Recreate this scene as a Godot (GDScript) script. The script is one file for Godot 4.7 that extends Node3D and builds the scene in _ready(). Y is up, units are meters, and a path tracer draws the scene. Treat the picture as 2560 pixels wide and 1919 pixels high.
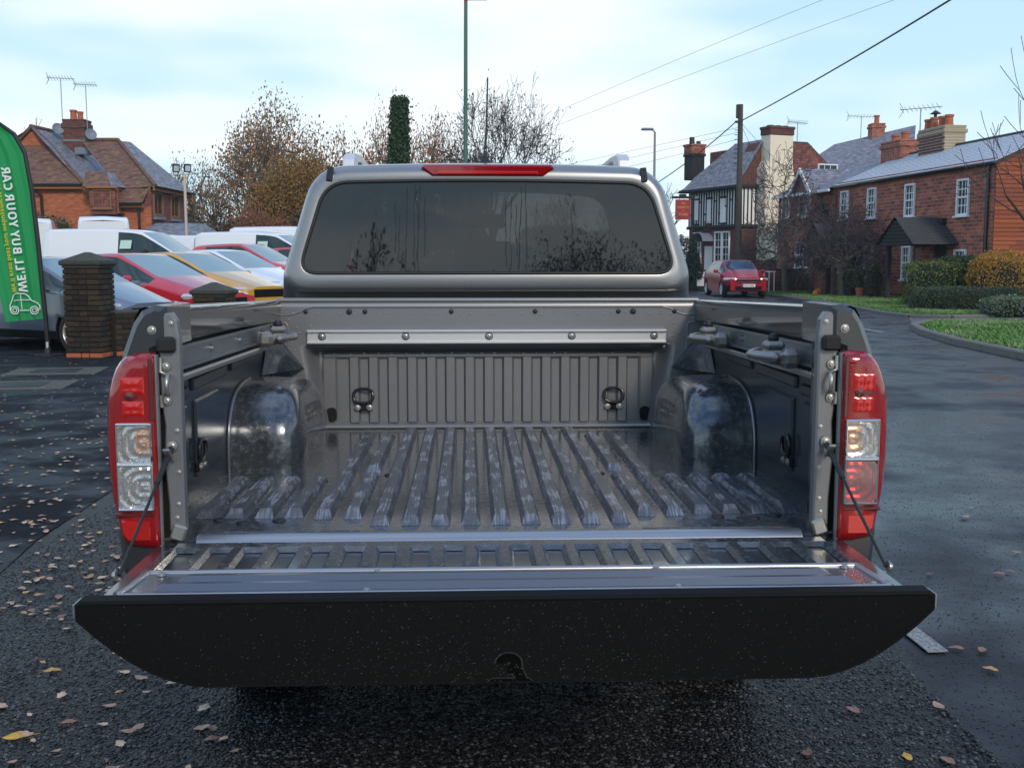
extends Node3D
# A pickup truck with its tailgate down in a wet lay-by, a car forecourt on the left, a village street on the right.

var M := {}            # materials by name
var T := {}            # textures by name
var used := {}         # names already taken at the top level
var rng := RandomNumberGenerator.new()


class Buf:
	# collects triangles; corners are given counter-clockwise as seen from outside
	var v := PackedVector3Array()
	var n := PackedVector3Array()
	var t := PackedVector2Array()
	var c := PackedColorArray()
	var tint := Color(1, 1, 1)
	var tinted := false

	func vert(p: Vector3, nn: Vector3, uv: Vector2) -> void:
		v.push_back(p)
		n.push_back(nn)
		t.push_back(uv)
		if tinted:
			c.push_back(tint)

	func tri(a: Vector3, b: Vector3, d: Vector3) -> void:
		var nn := (b - a).cross(d - a).normalized()
		var ua := (b - a).normalized()
		var va := nn.cross(ua)
		vert(a, nn, Vector2(a.dot(ua), a.dot(va)))
		vert(d, nn, Vector2(d.dot(ua), d.dot(va)))
		vert(b, nn, Vector2(b.dot(ua), b.dot(va)))

	func quad(a: Vector3, b: Vector3, e: Vector3, d: Vector3) -> void:
		var nn := (e - a).cross(d - b).normalized()
		var ua := (b - a).normalized()
		var va := nn.cross(ua)
		var ta := Vector2(a.dot(ua), -a.dot(va))
		var tb := Vector2(b.dot(ua), -b.dot(va))
		var te := Vector2(e.dot(ua), -e.dot(va))
		var td := Vector2(d.dot(ua), -d.dot(va))
		vert(a, nn, ta)
		vert(e, nn, te)
		vert(b, nn, tb)
		vert(a, nn, ta)
		vert(d, nn, td)
		vert(e, nn, te)

	func squad(p: Array, q: Array, uv: Array) -> void:
		# a quad with its own normals
		for k in [0, 2, 1, 0, 3, 2]:
			vert(p[k], q[k], uv[k])

	func hexa(p: Array) -> void:
		# p: 4 lower corners (x-z-, x+z-, x+z+, x-z+), then the 4 upper ones
		quad(p[3], p[2], p[6], p[7])
		quad(p[1], p[0], p[4], p[5])
		quad(p[2], p[1], p[5], p[6])
		quad(p[0], p[3], p[7], p[4])
		quad(p[7], p[6], p[5], p[4])
		quad(p[0], p[1], p[2], p[3])

	func box(m: Vector3, s: Vector3, bs := Basis()) -> void:
		var h := s * 0.5
		var p := []
		for y in [-1, 1]:
			for k in [[-1, -1], [1, -1], [1, 1], [-1, 1]]:
				p.push_back(m + bs * Vector3(h.x * k[0], h.y * y, h.z * k[1]))
		hexa(p)

	func bevel(m: Vector3, s: Vector3, r: float, bs := Basis()) -> void:
		# a box with chamfered edges
		var h := s * 0.5
		r = minf(r, minf(h.x, minf(h.y, h.z)) * 0.98)
		var i := h - Vector3(r, r, r)
		var ax := [Vector3(1, 0, 0), Vector3(0, 1, 0), Vector3(0, 0, 1)]
		for k in 3:
			var a: Vector3 = ax[k]
			var b: Vector3 = ax[(k + 1) % 3]
			var d: Vector3 = ax[(k + 2) % 3]
			for s1 in [-1.0, 1.0]:
				var o: Vector3 = a * h[k] * s1
				var bb: Vector3 = b * i[(k + 1) % 3] * s1
				var dd: Vector3 = d * i[(k + 2) % 3]
				quad(m + bs * (o - bb - dd), m + bs * (o + bb - dd), m + bs * (o + bb + dd), m + bs * (o - bb + dd))
				for s2 in [-1.0, 1.0]:
					# edge along d between faces a*s1 and b*s2
					var f: Vector3 = a * h[k] * s1 + b * i[(k + 1) % 3] * s2
					var g: Vector3 = a * i[k] * s1 + b * h[(k + 1) % 3] * s2
					var z: Vector3 = d * i[(k + 2) % 3] * (s1 * s2)
					quad(m + bs * (f - z), m + bs * (g - z), m + bs * (g + z), m + bs * (f + z))
		for sx in [-1.0, 1.0]:
			for sy in [-1.0, 1.0]:
				for sz in [-1.0, 1.0]:
					var p := m + bs * Vector3(h.x * sx, i.y * sy, i.z * sz)
					var q := m + bs * Vector3(i.x * sx, h.y * sy, i.z * sz)
					var w := m + bs * Vector3(i.x * sx, i.y * sy, h.z * sz)
					if sx * sy * sz > 0:
						tri(p, q, w)
					else:
						tri(p, w, q)

	func frus(m: Vector3, h0: Vector2, h1: Vector2, hy: float) -> void:
		# a raised bar: half sizes at its foot and at its top
		var p := []
		for k in [[-1, -1], [1, -1], [1, 1], [-1, 1]]:
			p.push_back(m + Vector3(h0.x * k[0], 0, h0.y * k[1]))
		for k in [[-1, -1], [1, -1], [1, 1], [-1, 1]]:
			p.push_back(m + Vector3(h1.x * k[0], hy, h1.y * k[1]))
		hexa(p)

	func loft(rings: Array, closed := true, flip := false) -> void:
		# smooth skin over rings of equally many points
		var nr := rings.size()
		var np: int = rings[0].size()
		var nrm := []
		for i in nr:
			var row := PackedVector3Array()
			for j in np:
				var r0: PackedVector3Array = rings[maxi(i - 1, 0)]
				var r1: PackedVector3Array = rings[mini(i + 1, nr - 1)]
				var r: PackedVector3Array = rings[i]
				var du := r1[j] - r0[j]
				var dv: Vector3
				if closed:
					dv = r[(j + 1) % np] - r[(j + np - 1) % np]
				else:
					dv = r[mini(j + 1, np - 1)] - r[maxi(j - 1, 0)]
				var nn := dv.cross(du)
				row.push_back((-nn if flip else nn).normalized())
			nrm.push_back(row)
		for i in nr - 1:
			for j in (np if closed else np - 1):
				var k := (j + 1) % np
				var p := [rings[i][j], rings[i][k], rings[i + 1][k], rings[i + 1][j]]
				var q := [nrm[i][j], nrm[i][k], nrm[i + 1][k], nrm[i + 1][j]]
				var uv := [Vector2(j, i), Vector2(j + 1, i), Vector2(j + 1, i + 1), Vector2(j, i + 1)]
				if flip:
					p.reverse()
					q.reverse()
					uv.reverse()
				squad(p, q, uv)

	func fan(ring: PackedVector3Array, flip := false) -> void:
		var m := Vector3()
		for p in ring:
			m += p
		m /= ring.size()
		for j in ring.size():
			var a := ring[j]
			var b := ring[(j + 1) % ring.size()]
			if flip:
				tri(m, b, a)
			else:
				tri(m, a, b)

	func tube(pts: PackedVector3Array, r: PackedFloat32Array, sides := 6, caps := true) -> void:
		var rings := []
		var x := Vector3()
		for i in pts.size():
			var d := (pts[mini(i + 1, pts.size() - 1)] - pts[maxi(i - 1, 0)]).normalized()
			if x == Vector3():
				x = d.cross(Vector3(0.31, 0.22, 0.93)).normalized()
			x = (x - d * x.dot(d)).normalized()
			var y := d.cross(x)
			var ring := PackedVector3Array()
			var rr := r[mini(i, r.size() - 1)]
			for k in sides:
				var a := TAU * k / sides
				ring.push_back(pts[i] + (x * cos(a) + y * sin(a)) * rr)
			rings.push_back(ring)
		loft(rings)
		if caps:
			fan(rings[0], true)
			fan(rings[-1])

	func rod(a: Vector3, b: Vector3, r: float, sides := 8) -> void:
		tube(PackedVector3Array([a, b]), PackedFloat32Array([r]), sides)

	func lathe(prof: Array, m: Vector3, bs := Basis(), sides := 20) -> void:
		# prof: Vector2(radius, height) from the foot up, turned about the local y axis
		var rings := []
		for p in prof:
			var ring := PackedVector3Array()
			for k in sides:
				var a := -TAU * k / sides
				ring.push_back(m + bs * Vector3(cos(a) * p.x, p.y, sin(a) * p.x))
			rings.push_back(ring)
		for i in rings.size() - 1:
			loft([rings[i], rings[i + 1]])

	func prism(poly: PackedVector2Array, z0: float, z1: float, tr := Transform3D(), ch := 0.0) -> void:
		# an outline (counter-clockwise) in x-y pulled from z0 to z1 (z1 > z0); ch chamfers the front edge
		var idx := Geometry2D.triangulate_polygon(poly)
		var np := poly.size()
		var front := poly
		if ch > 0:
			var off := Geometry2D.offset_polygon(poly, -ch, Geometry2D.JOIN_MITER)
			if off.size() and off[0].size() == np:
				front = off[0]
				# keep the corners paired
				var best := 0
				for k in np:
					if front[k].distance_squared_to(poly[0]) < front[best].distance_squared_to(poly[0]):
						best = k
				var turned := PackedVector2Array()
				for k in np:
					turned.push_back(front[(k + best) % np])
				front = turned
			else:
				ch = 0.0
		for k in range(0, idx.size(), 3):
			var a := front[idx[k]]
			var b := front[idx[k + 1]]
			var d := front[idx[k + 2]]
			if (b - a).cross(d - a) < 0:
				var s := b
				b = d
				d = s
			tri(tr * Vector3(a.x, a.y, z1), tr * Vector3(b.x, b.y, z1), tr * Vector3(d.x, d.y, z1))
			a = poly[idx[k]]
			b = poly[idx[k + 1]]
			d = poly[idx[k + 2]]
			if (b - a).cross(d - a) < 0:
				var s2 := b
				b = d
				d = s2
			tri(tr * Vector3(a.x, a.y, z0), tr * Vector3(d.x, d.y, z0), tr * Vector3(b.x, b.y, z0))
		for k in np:
			var a := poly[k]
			var b := poly[(k + 1) % np]
			quad(tr * Vector3(a.x, a.y, z0), tr * Vector3(b.x, b.y, z0), tr * Vector3(b.x, b.y, z1 - ch), tr * Vector3(a.x, a.y, z1 - ch))
			if ch > 0:
				var e := front[k]
				var f := front[(k + 1) % np]
				quad(tr * Vector3(a.x, a.y, z1 - ch), tr * Vector3(b.x, b.y, z1 - ch), tr * Vector3(f.x, f.y, z1), tr * Vector3(e.x, e.y, z1))

	func wall(o: Vector3, ux: Vector3, w: float, h: float, holes: Array, deep := 0.1) -> void:
		# an upright face from o along ux; holes: Rect2 in face coordinates, with reveals
		var uy := Vector3(0, 1, 0)
		var nn := ux.cross(uy)
		var xs := [0.0, w]
		var ys := [0.0, h]
		for r in holes:
			xs.append_array([r.position.x, r.end.x])
			ys.append_array([r.position.y, r.end.y])
		xs.sort()
		ys.sort()
		for i in xs.size() - 1:
			for j in ys.size() - 1:
				var x0: float = xs[i]
				var x1: float = xs[i + 1]
				var y0: float = ys[j]
				var y1: float = ys[j + 1]
				if x1 - x0 < 0.001 or y1 - y0 < 0.001:
					continue
				var inside := false
				for r in holes:
					if r.has_point(Vector2((x0 + x1) / 2, (y0 + y1) / 2)):
						inside = true
				if not inside:
					quad(o + ux * x0 + uy * y0, o + ux * x1 + uy * y0, o + ux * x1 + uy * y1, o + ux * x0 + uy * y1)
		for r in holes:
			var a: Vector3 = o + ux * r.position.x + uy * r.position.y
			var b: Vector3 = o + ux * r.end.x + uy * r.position.y
			var e: Vector3 = o + ux * r.end.x + uy * r.end.y
			var d: Vector3 = o + ux * r.position.x + uy * r.end.y
			var k := -nn * deep
			quad(a + k, b + k, b, a)
			quad(b + k, e + k, e, b)
			quad(e + k, d + k, d, e)
			quad(d + k, a + k, a, d)

	func mesh() -> ArrayMesh:
		var arr := []
		arr.resize(Mesh.ARRAY_MAX)
		arr[Mesh.ARRAY_VERTEX] = v
		arr[Mesh.ARRAY_NORMAL] = n
		arr[Mesh.ARRAY_TEX_UV] = t
		if tinted:
			arr[Mesh.ARRAY_COLOR] = c
		var m := ArrayMesh.new()
		m.add_surface_from_arrays(Mesh.PRIMITIVE_TRIANGLES, arr)
		return m


func free_name(called: String) -> String:
	if not used.has(called):
		used[called] = 0
		return called
	used[called] += 1
	return "%s_%03d" % [called, used[called]]


func tag(o: Node, label: String, category: String, group := "", kind := "") -> Node:
	if label:
		o.set_meta("label", label)
	if category:
		o.set_meta("category", category)
	if group:
		o.set_meta("group", group)
	if kind:
		o.set_meta("kind", kind)
	return o


func thing(called: String, label: String, category: String, at := Vector3(), turn := 0.0, group := "") -> Node3D:
	var o := Node3D.new()
	o.name = free_name(called)
	add_child(o)
	o.position = at
	o.rotation.y = deg_to_rad(turn)
	tag(o, label, category, group)
	return o


func put(called: String, b: Buf, m: Material, parent: Node = self) -> MeshInstance3D:
	return put_mesh(called, b.mesh(), m, parent)


func put_mesh(called: String, mesh: Mesh, m: Material, parent: Node = self) -> MeshInstance3D:
	var o := MeshInstance3D.new()
	o.mesh = mesh
	o.material_override = m
	if parent == self:
		o.name = free_name(called)
	else:
		var k := 1
		var nm := called
		if not parent.has_meta("_names"):
			parent.set_meta("_names", {})
		var d: Dictionary = parent.get_meta("_names")
		if d.has(called):
			d[called] += 1
			nm = "%s_%03d" % [called, d[called]]
		else:
			d[called] = 0
		o.name = nm
	parent.add_child(o, true)
	return o


func struct(called: String, b: Buf, m: Material, label := "") -> MeshInstance3D:
	var o := put(called, b, m)
	tag(o, label, "", "", "structure")
	return o


func copy(o: Node3D, label: String, at: Vector3, turn: float, group := "") -> Node3D:
	var r: Node3D = o.duplicate()
	r.name = free_name(String(o.name).rstrip("_0123456789"))
	add_child(r)
	r.position = at
	r.rotation.y = deg_to_rad(turn)
	r.set_meta("label", label)
	if group:
		r.set_meta("group", group)
	return r


func rnd(a: float, b: float) -> float:
	return rng.randf_range(a, b)


func mat(called: String, r: float, g: float, b: float, rough := 0.6, metal := 0.0) -> StandardMaterial3D:
	var m := StandardMaterial3D.new()
	m.resource_name = called
	m.albedo_color = Color(r, g, b).linear_to_srgb()
	m.roughness = rough
	m.metallic = metal
	M[called] = m
	return m


func texmat(called: String, tex: String, size: float, rough := 0.8, bump := 0.0, world := false, obj := false) -> StandardMaterial3D:
	# colour and relief textures, repeated every size metres
	var m := mat(called, 1, 1, 1, rough)
	m.albedo_texture = T[tex]
	if bump != 0.0:
		m.heightmap_enabled = true
		m.heightmap_texture = T[tex + "_h"]
		m.heightmap_scale = bump
	m.uv1_scale = Vector3.ONE / size
	m.uv1_triplanar = world or obj
	m.uv1_world_triplanar = world
	return m


func make_sky() -> PanoramaSkyMaterial:
	var w := 1024
	var h := 512
	var im := Image.create(w, h, false, Image.FORMAT_RGBF)
	var n1 := noise(1.3, 301, FastNoiseLite.TYPE_SIMPLEX_SMOOTH, 5)
	var n2 := noise(0.8, 302, FastNoiseLite.TYPE_SIMPLEX_SMOOTH, 4)
	for y in h:
		var el := PI / 2 - PI * (y + 0.5) / h
		for x in w:
			var az := TAU * (x + 0.5) / w
			var d := Vector3(cos(el) * sin(az), sin(el), cos(el) * cos(az))
			# streaky high cloud: long along one direction
			var q := Vector3(d.x * 0.9, d.y * 5.0, d.z * 0.9)
			var s := n1.get_noise_3dv(q * 1.2) * 0.6 + n2.get_noise_3dv(Vector3(q.x * 2.0, q.y * 1.6, q.z * 0.7)) * 0.6
			var cloud := smoothstep(0.02, 0.95, 0.54 + s * 1.9 - 0.25 * clampf(d.y * 1.3, 0.0, 1.0))
			var up := clampf(d.y, 0.0, 1.0)
			var blue := Color(0.55, 0.79, 0.90).lerp(Color(0.14, 0.31, 0.68), smoothstep(0.03, 0.75, up))
			var white := Color(0.86, 0.94, 0.97).lerp(Color(0.60, 0.72, 0.92), smoothstep(0.1, 0.8, up))
			var c := blue.lerp(white, cloud)
			if d.y < 0.0:
				c = Color(0.45, 0.46, 0.47)
			im.set_pixel(x, y, c)
	var m := PanoramaSkyMaterial.new()
	m.panorama = ImageTexture.create_from_image(im)
	return m


func _ready() -> void:
	# camera, sky, sun, exposure
	var cam := Camera3D.new()
	cam.name = "camera"
	cam.position = Vector3(0, 1.38, 0)
	cam.rotation_degrees = Vector3(-6.5, 0, 0)
	cam.fov = 39.33
	cam.near = 0.05
	cam.far = 600
	cam.current = true
	add_child(cam)
	var env := Environment.new()
	env.background_mode = Environment.BG_SKY
	env.sky = Sky.new()
	env.sky.sky_material = make_sky()
	env.background_energy_multiplier = 1.0
	env.tonemap_mode = Environment.TONE_MAPPER_LINEAR
	env.tonemap_exposure = 1.2
	env.sdfgi_enabled = true
	env.ssao_enabled = true
	env.ssil_enabled = true
	env.fog_enabled = true
	env.fog_density = 0.0005
	env.fog_light_color = Color(0.80, 0.90, 0.96)
	var we := WorldEnvironment.new()
	we.name = "world_environment"
	we.environment = env
	add_child(we)
	var sun := DirectionalLight3D.new()
	sun.name = "sun"
	sun.light_energy = 0.5
	sun.light_color = Color(1.0, 0.94, 0.86)
	sun.light_angular_distance = 10.0
	sun.shadow_enabled = true
	sun.rotation_degrees = Vector3(-29, 20, 0)
	add_child(sun)
	make_textures()
	make_materials()
	make_ground()
	make_left_house()
	make_terrace()
	make_cottage_behind()
	make_pub()
	make_walls_and_posts()
	make_truck()
	make_cars()
	make_plants()


func noise(freq: float, seed_: int, kind := FastNoiseLite.TYPE_SIMPLEX_SMOOTH, oct := 3) -> FastNoiseLite:
	var f := FastNoiseLite.new()
	f.noise_type = kind
	f.seed = seed_
	f.frequency = freq
	f.fractal_octaves = oct
	f.fractal_type = FastNoiseLite.FRACTAL_FBM if oct > 1 else FastNoiseLite.FRACTAL_NONE
	return f


func seamless(w: int, h: int, f: FastNoiseLite) -> PackedByteArray:
	var im := f.get_seamless_image(w, h)
	im.convert(Image.FORMAT_L8)
	return im.get_data()


func keep(called: String, w: int, h: int, px: PackedByteArray, fmt := Image.FORMAT_RGB8) -> void:
	T[called] = ImageTexture.create_from_image(Image.create_from_data(w, h, false, fmt, px))


func sb(lin: float) -> int:
	# linear value to an sRGB byte
	lin = clampf(lin, 0.0, 1.0)
	return int((lin * 12.92 if lin < 0.0031308 else 1.055 * pow(lin, 1 / 2.4) - 0.055) * 255)


func make_textures() -> void:
	var lut := PackedByteArray()
	for i in 1025:
		lut.push_back(sb(i / 1024.0))
	# coarse worn asphalt: stones in black binder
	var n := 1024
	var cell := noise(0.085, 3, FastNoiseLite.TYPE_CELLULAR, 1)
	cell.cellular_return_type = FastNoiseLite.RETURN_CELL_VALUE
	var cv := seamless(n, n, cell)
	cell.cellular_return_type = FastNoiseLite.RETURN_DISTANCE
	var cd := seamless(n, n, cell)
	var fine := seamless(n, n, noise(0.25, 5))
	var big := seamless(n, n, noise(0.006, 9))
	var px := PackedByteArray()
	px.resize(n * n * 3)
	var hp := PackedByteArray()
	hp.resize(n * n)
	for i in n * n:
		var s := clampf((150.0 - cd[i]) / 90.0, 0.0, 1.0)
		var c := cv[i] / 255.0
		var val := 0.007 + s * (0.006 + 0.06 * c * c * c) * (0.45 + 1.0 * big[i] / 255.0) + (fine[i] - 128) * 0.00006
		var warm := 0.94 + 0.16 * absf(c - 0.5)
		px[i * 3] = lut[clampi(int(val * warm * 1024), 0, 1024)]
		px[i * 3 + 1] = lut[clampi(int(val * 1024), 0, 1024)]
		px[i * 3 + 2] = lut[clampi(int(val * 1.08 * 1024), 0, 1024)]
		hp[i] = clampi(int(s * (110 + 120 * c) + fine[i] * 0.12), 0, 255)
	keep("coarse", n, n, px)
	keep("coarse_h", n, n, hp, Image.FORMAT_L8)
	# smoother tarmac, one picture for about twenty metres, with wet patches in its gloss
	var f1 := seamless(n, n, noise(0.3, 21, FastNoiseLite.TYPE_SIMPLEX, 2))
	var f2 := seamless(n, n, noise(0.011, 22, FastNoiseLite.TYPE_SIMPLEX_SMOOTH, 4))
	var f3 := seamless(n, n, noise(0.035, 23, FastNoiseLite.TYPE_SIMPLEX_SMOOTH, 4))
	var rp := PackedByteArray()
	rp.resize(n * n)
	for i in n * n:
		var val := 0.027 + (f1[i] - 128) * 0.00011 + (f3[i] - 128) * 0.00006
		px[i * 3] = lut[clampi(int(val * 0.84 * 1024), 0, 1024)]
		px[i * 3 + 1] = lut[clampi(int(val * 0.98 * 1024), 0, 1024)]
		px[i * 3 + 2] = lut[clampi(int(val * 1.42 * 1024), 0, 1024)]  # extra blue: the cast of sky light tinted into the tarmac colour
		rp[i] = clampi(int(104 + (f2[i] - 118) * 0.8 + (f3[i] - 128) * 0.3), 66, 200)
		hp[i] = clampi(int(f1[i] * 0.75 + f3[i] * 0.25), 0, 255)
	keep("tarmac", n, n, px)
	keep("tarmac_h", n, n, hp, Image.FORMAT_L8)
	keep("tarmac_r", n, n, rp, Image.FORMAT_L8)
	var gr := PackedByteArray()
	gr.resize(512 * 512 * 3)
	var ga := seamless(512, 512, noise(0.28, 25, FastNoiseLite.TYPE_SIMPLEX, 2))
	for i in 512 * 512:
		var gv := clampi(int(150 + (ga[i] - 128) * 1.5), 40, 255)
		gr[i * 3] = gv
		gr[i * 3 + 1] = gv
		gr[i * 3 + 2] = gv
	keep("grain", 512, 512, gr)
	bricks("brick_red", 11, [Vector3(.36, .095, .055), Vector3(.29, .08, .05), Vector3(.20, .07, .05), Vector3(.40, .12, .07)], Vector3(.36, .29, .23))
	bricks("brick_orange", 12, [Vector3(.42, .115, .045), Vector3(.37, .10, .042), Vector3(.45, .14, .06)], Vector3(.36, .17, .10))
	bricks("brick_dark", 13, [Vector3(.13, .045, .032), Vector3(.10, .04, .032), Vector3(.16, .055, .036)], Vector3(.10, .075, .06))
	tiles("tile_brown", 31, [Vector3(.17, .088, .062), Vector3(.14, .07, .052), Vector3(.20, .10, .07), Vector3(.17, .105, .055)], 0.16, 0.1)
	tiles("tile_grey", 32, [Vector3(.20, .20, .235), Vector3(.17, .17, .20), Vector3(.23, .23, .265)], 0.16, 0.1)
	tiles("tile_red", 33, [Vector3(.20, .070, .055), Vector3(.16, .062, .055), Vector3(.23, .08, .06)], 0.16, 0.1)
	# worn paint of the load bed: fine scratches and rubbed patches
	var g1 := seamless(n, n, noise(0.02, 41, FastNoiseLite.TYPE_SIMPLEX_SMOOTH, 4))
	var g2 := seamless(n, n, noise(0.09, 42, FastNoiseLite.TYPE_SIMPLEX, 3))
	var g3 := seamless(n, n, noise(0.35, 43, FastNoiseLite.TYPE_SIMPLEX, 2))
	var st := PackedFloat32Array()
	st.resize(n * n)
	rng.seed = 77
	for k in 1600:
		var x := rng.randi_range(0, n - 1) * 1.0
		var y := rng.randi_range(0, n - 1) * 1.0
		var a := rnd(-0.5, 0.5) + (PI / 2 if rng.randf() < 0.3 else 0.0)
		var l := int(rnd(6, 60))
		var s := rnd(0.2, 1.0)
		for q in l:
			st[posmod(int(y), n) * n + posmod(int(x), n)] = s
			x += cos(a)
			y += sin(a)
			a += rnd(-0.012, 0.012)
	for i in n * n:
		var rub := clampf((g2[i] * 0.35 + g3[i] * 0.3 + g1[i] * 0.62 - 186) / 40.0, 0.0, 1.0)
		var v := 0.10 + (g1[i] - 128) * 0.00022 + rub * 0.05 + st[i] * 0.34
		px[i * 3] = lut[clampi(int(v * 0.86 * 1024), 0, 1024)]
		px[i * 3 + 1] = lut[clampi(int(v * 0.97 * 1024), 0, 1024)]
		px[i * 3 + 2] = lut[clampi(int(v * 1.08 * 1024), 0, 1024)]
		rp[i] = clampi(int(46 + rub * 50 + (g1[i] - 128) * 0.15), 28, 200)
	keep("bed", n, n, px)
	keep("bed_r", n, n, rp, Image.FORMAT_L8)
	# lengthwise scuffs on the rib tops: 0.24 m across, 1.6 m along
	var h1 := noise(0.02, 44, FastNoiseLite.TYPE_SIMPLEX_SMOOTH, 3)
	var h2 := noise(0.05, 45, FastNoiseLite.TYPE_SIMPLEX, 3)
	px.resize(512 * 1024 * 3)
	for y in 1024:
		for x in 512:
			var i := y * 512 + x
			var lo := h1.get_noise_2d(x * 0.35, y * 0.55)
			var fi := h2.get_noise_2d(x * 1.3, y * 0.16)
			var rub := smoothstep(0.12, 0.75, lo * 1.1 + fi * 0.7 + 0.1)
			var v := 0.10 + rub * 0.24 + st[i] * 0.2
			px[i * 3] = lut[clampi(int(v * 0.88 * 1024), 0, 1024)]
			px[i * 3 + 1] = lut[clampi(int(v * 0.97 * 1024), 0, 1024)]
			px[i * 3 + 2] = lut[clampi(int(v * 1.12 * 1024), 0, 1024)]
	keep("rub", 512, 1024, px)
	# black grained cap of the tailgate, with grit and one hook-shaped wet mark
	var w := 2048
	var h := 256
	px.resize(w * h * 3)
	var speck := []
	var clump := noise(0.03, 52)
	for y in h:
		for x in w:
			var i := y * w + x
			var v := 0.008 + 0.004 * rng.randf()
			var near := exp(-pow((x - 1000.0) / 620.0, 2.0)) * (0.35 + 0.65 * y / h)
			if rng.randf() < 0.013 * near * (0.6 + 1.2 * clump.get_noise_2d(x, y)) + 0.0006:
				speck.push_back([i, rnd(0.012, 0.17) * rnd(0.2, 1.0), rng.randi() % 3])
			var q := Vector2(x - 1020, (y - 205) * 1.0)
			var body := absf(q.distance_to(Vector2(-4, -18)) - 18) if q.x > -8 or q.y < -18 else 99.0
			body = minf(body, absf(q.x - 16 - (q.y - 0) * 0.35) if q.y > -18 else 99.0)
			body = minf(body, absf(q.y - 40) + maxf(0.0, absf(q.x) - 44) if q.y > 20 else 99.0)
			if body < 13:
				v = 0.004
			elif body < 17:
				v = 0.10 * rng.randf() * rng.randf() + 0.01
			for k in 3:
				px[i * 3 + k] = lut[clampi(int(v * 1024), 0, 1024)]
	for q in speck:
		for d in [[0, 1, w], [0, 1, 2, w, w + 1, w + 2], [0, 1, w, w + 1, 2 * w]][q[2]]:
			if q[0] + d < w * h:
				for k in 3:
					px[(q[0] + d) * 3 + k] = lut[int(q[1] * 1024)]
	keep("cap", w, h, px)
	# weathered wood and render
	var wd := seamless(256, 256, noise(0.05, 61))
	px.resize(256 * 256 * 3)
	hp.resize(256 * 256)
	for i in 256 * 256:
		var v := 0.7 + 0.6 * (wd[i] / 255.0 - 0.5)
		for k in 3:
			px[i * 3 + k] = lut[clampi(int(v * 0.9 * 1024), 0, 1024)]
		hp[i] = wd[i]
	keep("mottle", 256, 256, px)
	keep("mottle_h", 256, 256, hp, Image.FORMAT_L8)
	# mossy dark bricks of the gate piers: lichen specks
	var l1 := seamless(512, 512, noise(0.03, 71, FastNoiseLite.TYPE_SIMPLEX_SMOOTH, 4))
	var l2 := seamless(512, 512, noise(0.12, 72, FastNoiseLite.TYPE_SIMPLEX, 2))
	px.resize(512 * 512 * 3)
	hp.resize(512 * 512)
	for i in 512 * 512:
		var moss := clampf((l1[i] - 150) / 40.0, 0.0, 1.0)
		var c := Vector3(1, 1, 1).lerp(Vector3(0.72, 0.9, 0.45), moss) * (0.75 + 0.5 * l2[i] / 255.0)
		if l2[i] > 196 and l1[i] > 112:
			c = Vector3(5.0, 5.0, 4.8)
		c *= 0.2
		px[i * 3] = lut[clampi(int(c.x * 1024), 0, 1024)]
		px[i * 3 + 1] = lut[clampi(int(c.y * 1024), 0, 1024)]
		px[i * 3 + 2] = lut[clampi(int(c.z * 1024), 0, 1024)]
		hp[i] = l2[i]
	keep("lichen", 512, 512, px)
	keep("lichen_h", 512, 512, hp, Image.FORMAT_L8)


func bricks(called: String, sd: int, tones: Array, joint: Vector3) -> void:
	# stretcher bond, 8 bricks by 16 courses: 1.8 m wide, 1.2 m high
	rng.seed = sd
	var w := 576
	var h := 384
	var pal := []
	for k in 16 * 9:
		pal.push_back(tones[rng.randi() % tones.size()] * rnd(0.8, 1.15))
	var nz := seamless(w, h, noise(0.05, sd))
	var px := PackedByteArray()
	px.resize(w * h * 3)
	var hp := PackedByteArray()
	hp.resize(w * h)
	for y in h:
		var row := y / 24
		for x in w:
			var xx := posmod(x + (36 if row % 2 else 0), w)
			var inj := (y % 24) < 3 or (xx % 72) < 3
			var c: Vector3 = joint if inj else pal[row * 9 + xx / 72]
			c *= 0.82 + 0.36 * nz[y * w + x] / 255.0
			var i := y * w + x
			px[i * 3] = sb(c.x)
			px[i * 3 + 1] = sb(c.y)
			px[i * 3 + 2] = sb(c.z)
			hp[i] = 60 if inj else 200 + (nz[i] - 128) / 4
	keep(called, w, h, px)
	keep(called + "_h", w, h, hp, Image.FORMAT_L8)


func tiles(called: String, sd: int, tones: Array, tw: float, th: float) -> void:
	# plain tiles, 12 by 16 courses; relief rises to each lower edge
	rng.seed = sd
	var w := 384
	var h := 512
	var pal := []
	for k in 16 * 12:
		pal.push_back(tones[rng.randi() % tones.size()] * rnd(0.82, 1.15))
	var nz := seamless(w, h, noise(0.012, sd, FastNoiseLite.TYPE_SIMPLEX_SMOOTH, 4))
	var px := PackedByteArray()
	px.resize(w * h * 3)
	var hp := PackedByteArray()
	hp.resize(w * h)
	for y in h:
		var row := y / 32
		for x in w:
			var xx := posmod(x + (16 if row % 2 else 0), w)
			var c: Vector3 = pal[row * 12 + xx / 32]
			c *= 0.6 + 0.8 * nz[y * w + x] / 255.0
			var edge := (y % 32) >= 29 or (xx % 32) < 1
			if edge:
				c *= 0.45
			var i := y * w + x
			px[i * 3] = sb(c.x)
			px[i * 3 + 1] = sb(c.y)
			px[i * 3 + 2] = sb(c.z)
			hp[i] = 20 if edge else 110 + (y % 32) * 4
	keep(called, w, h, px)
	keep(called + "_h", w, h, hp, Image.FORMAT_L8)


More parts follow.
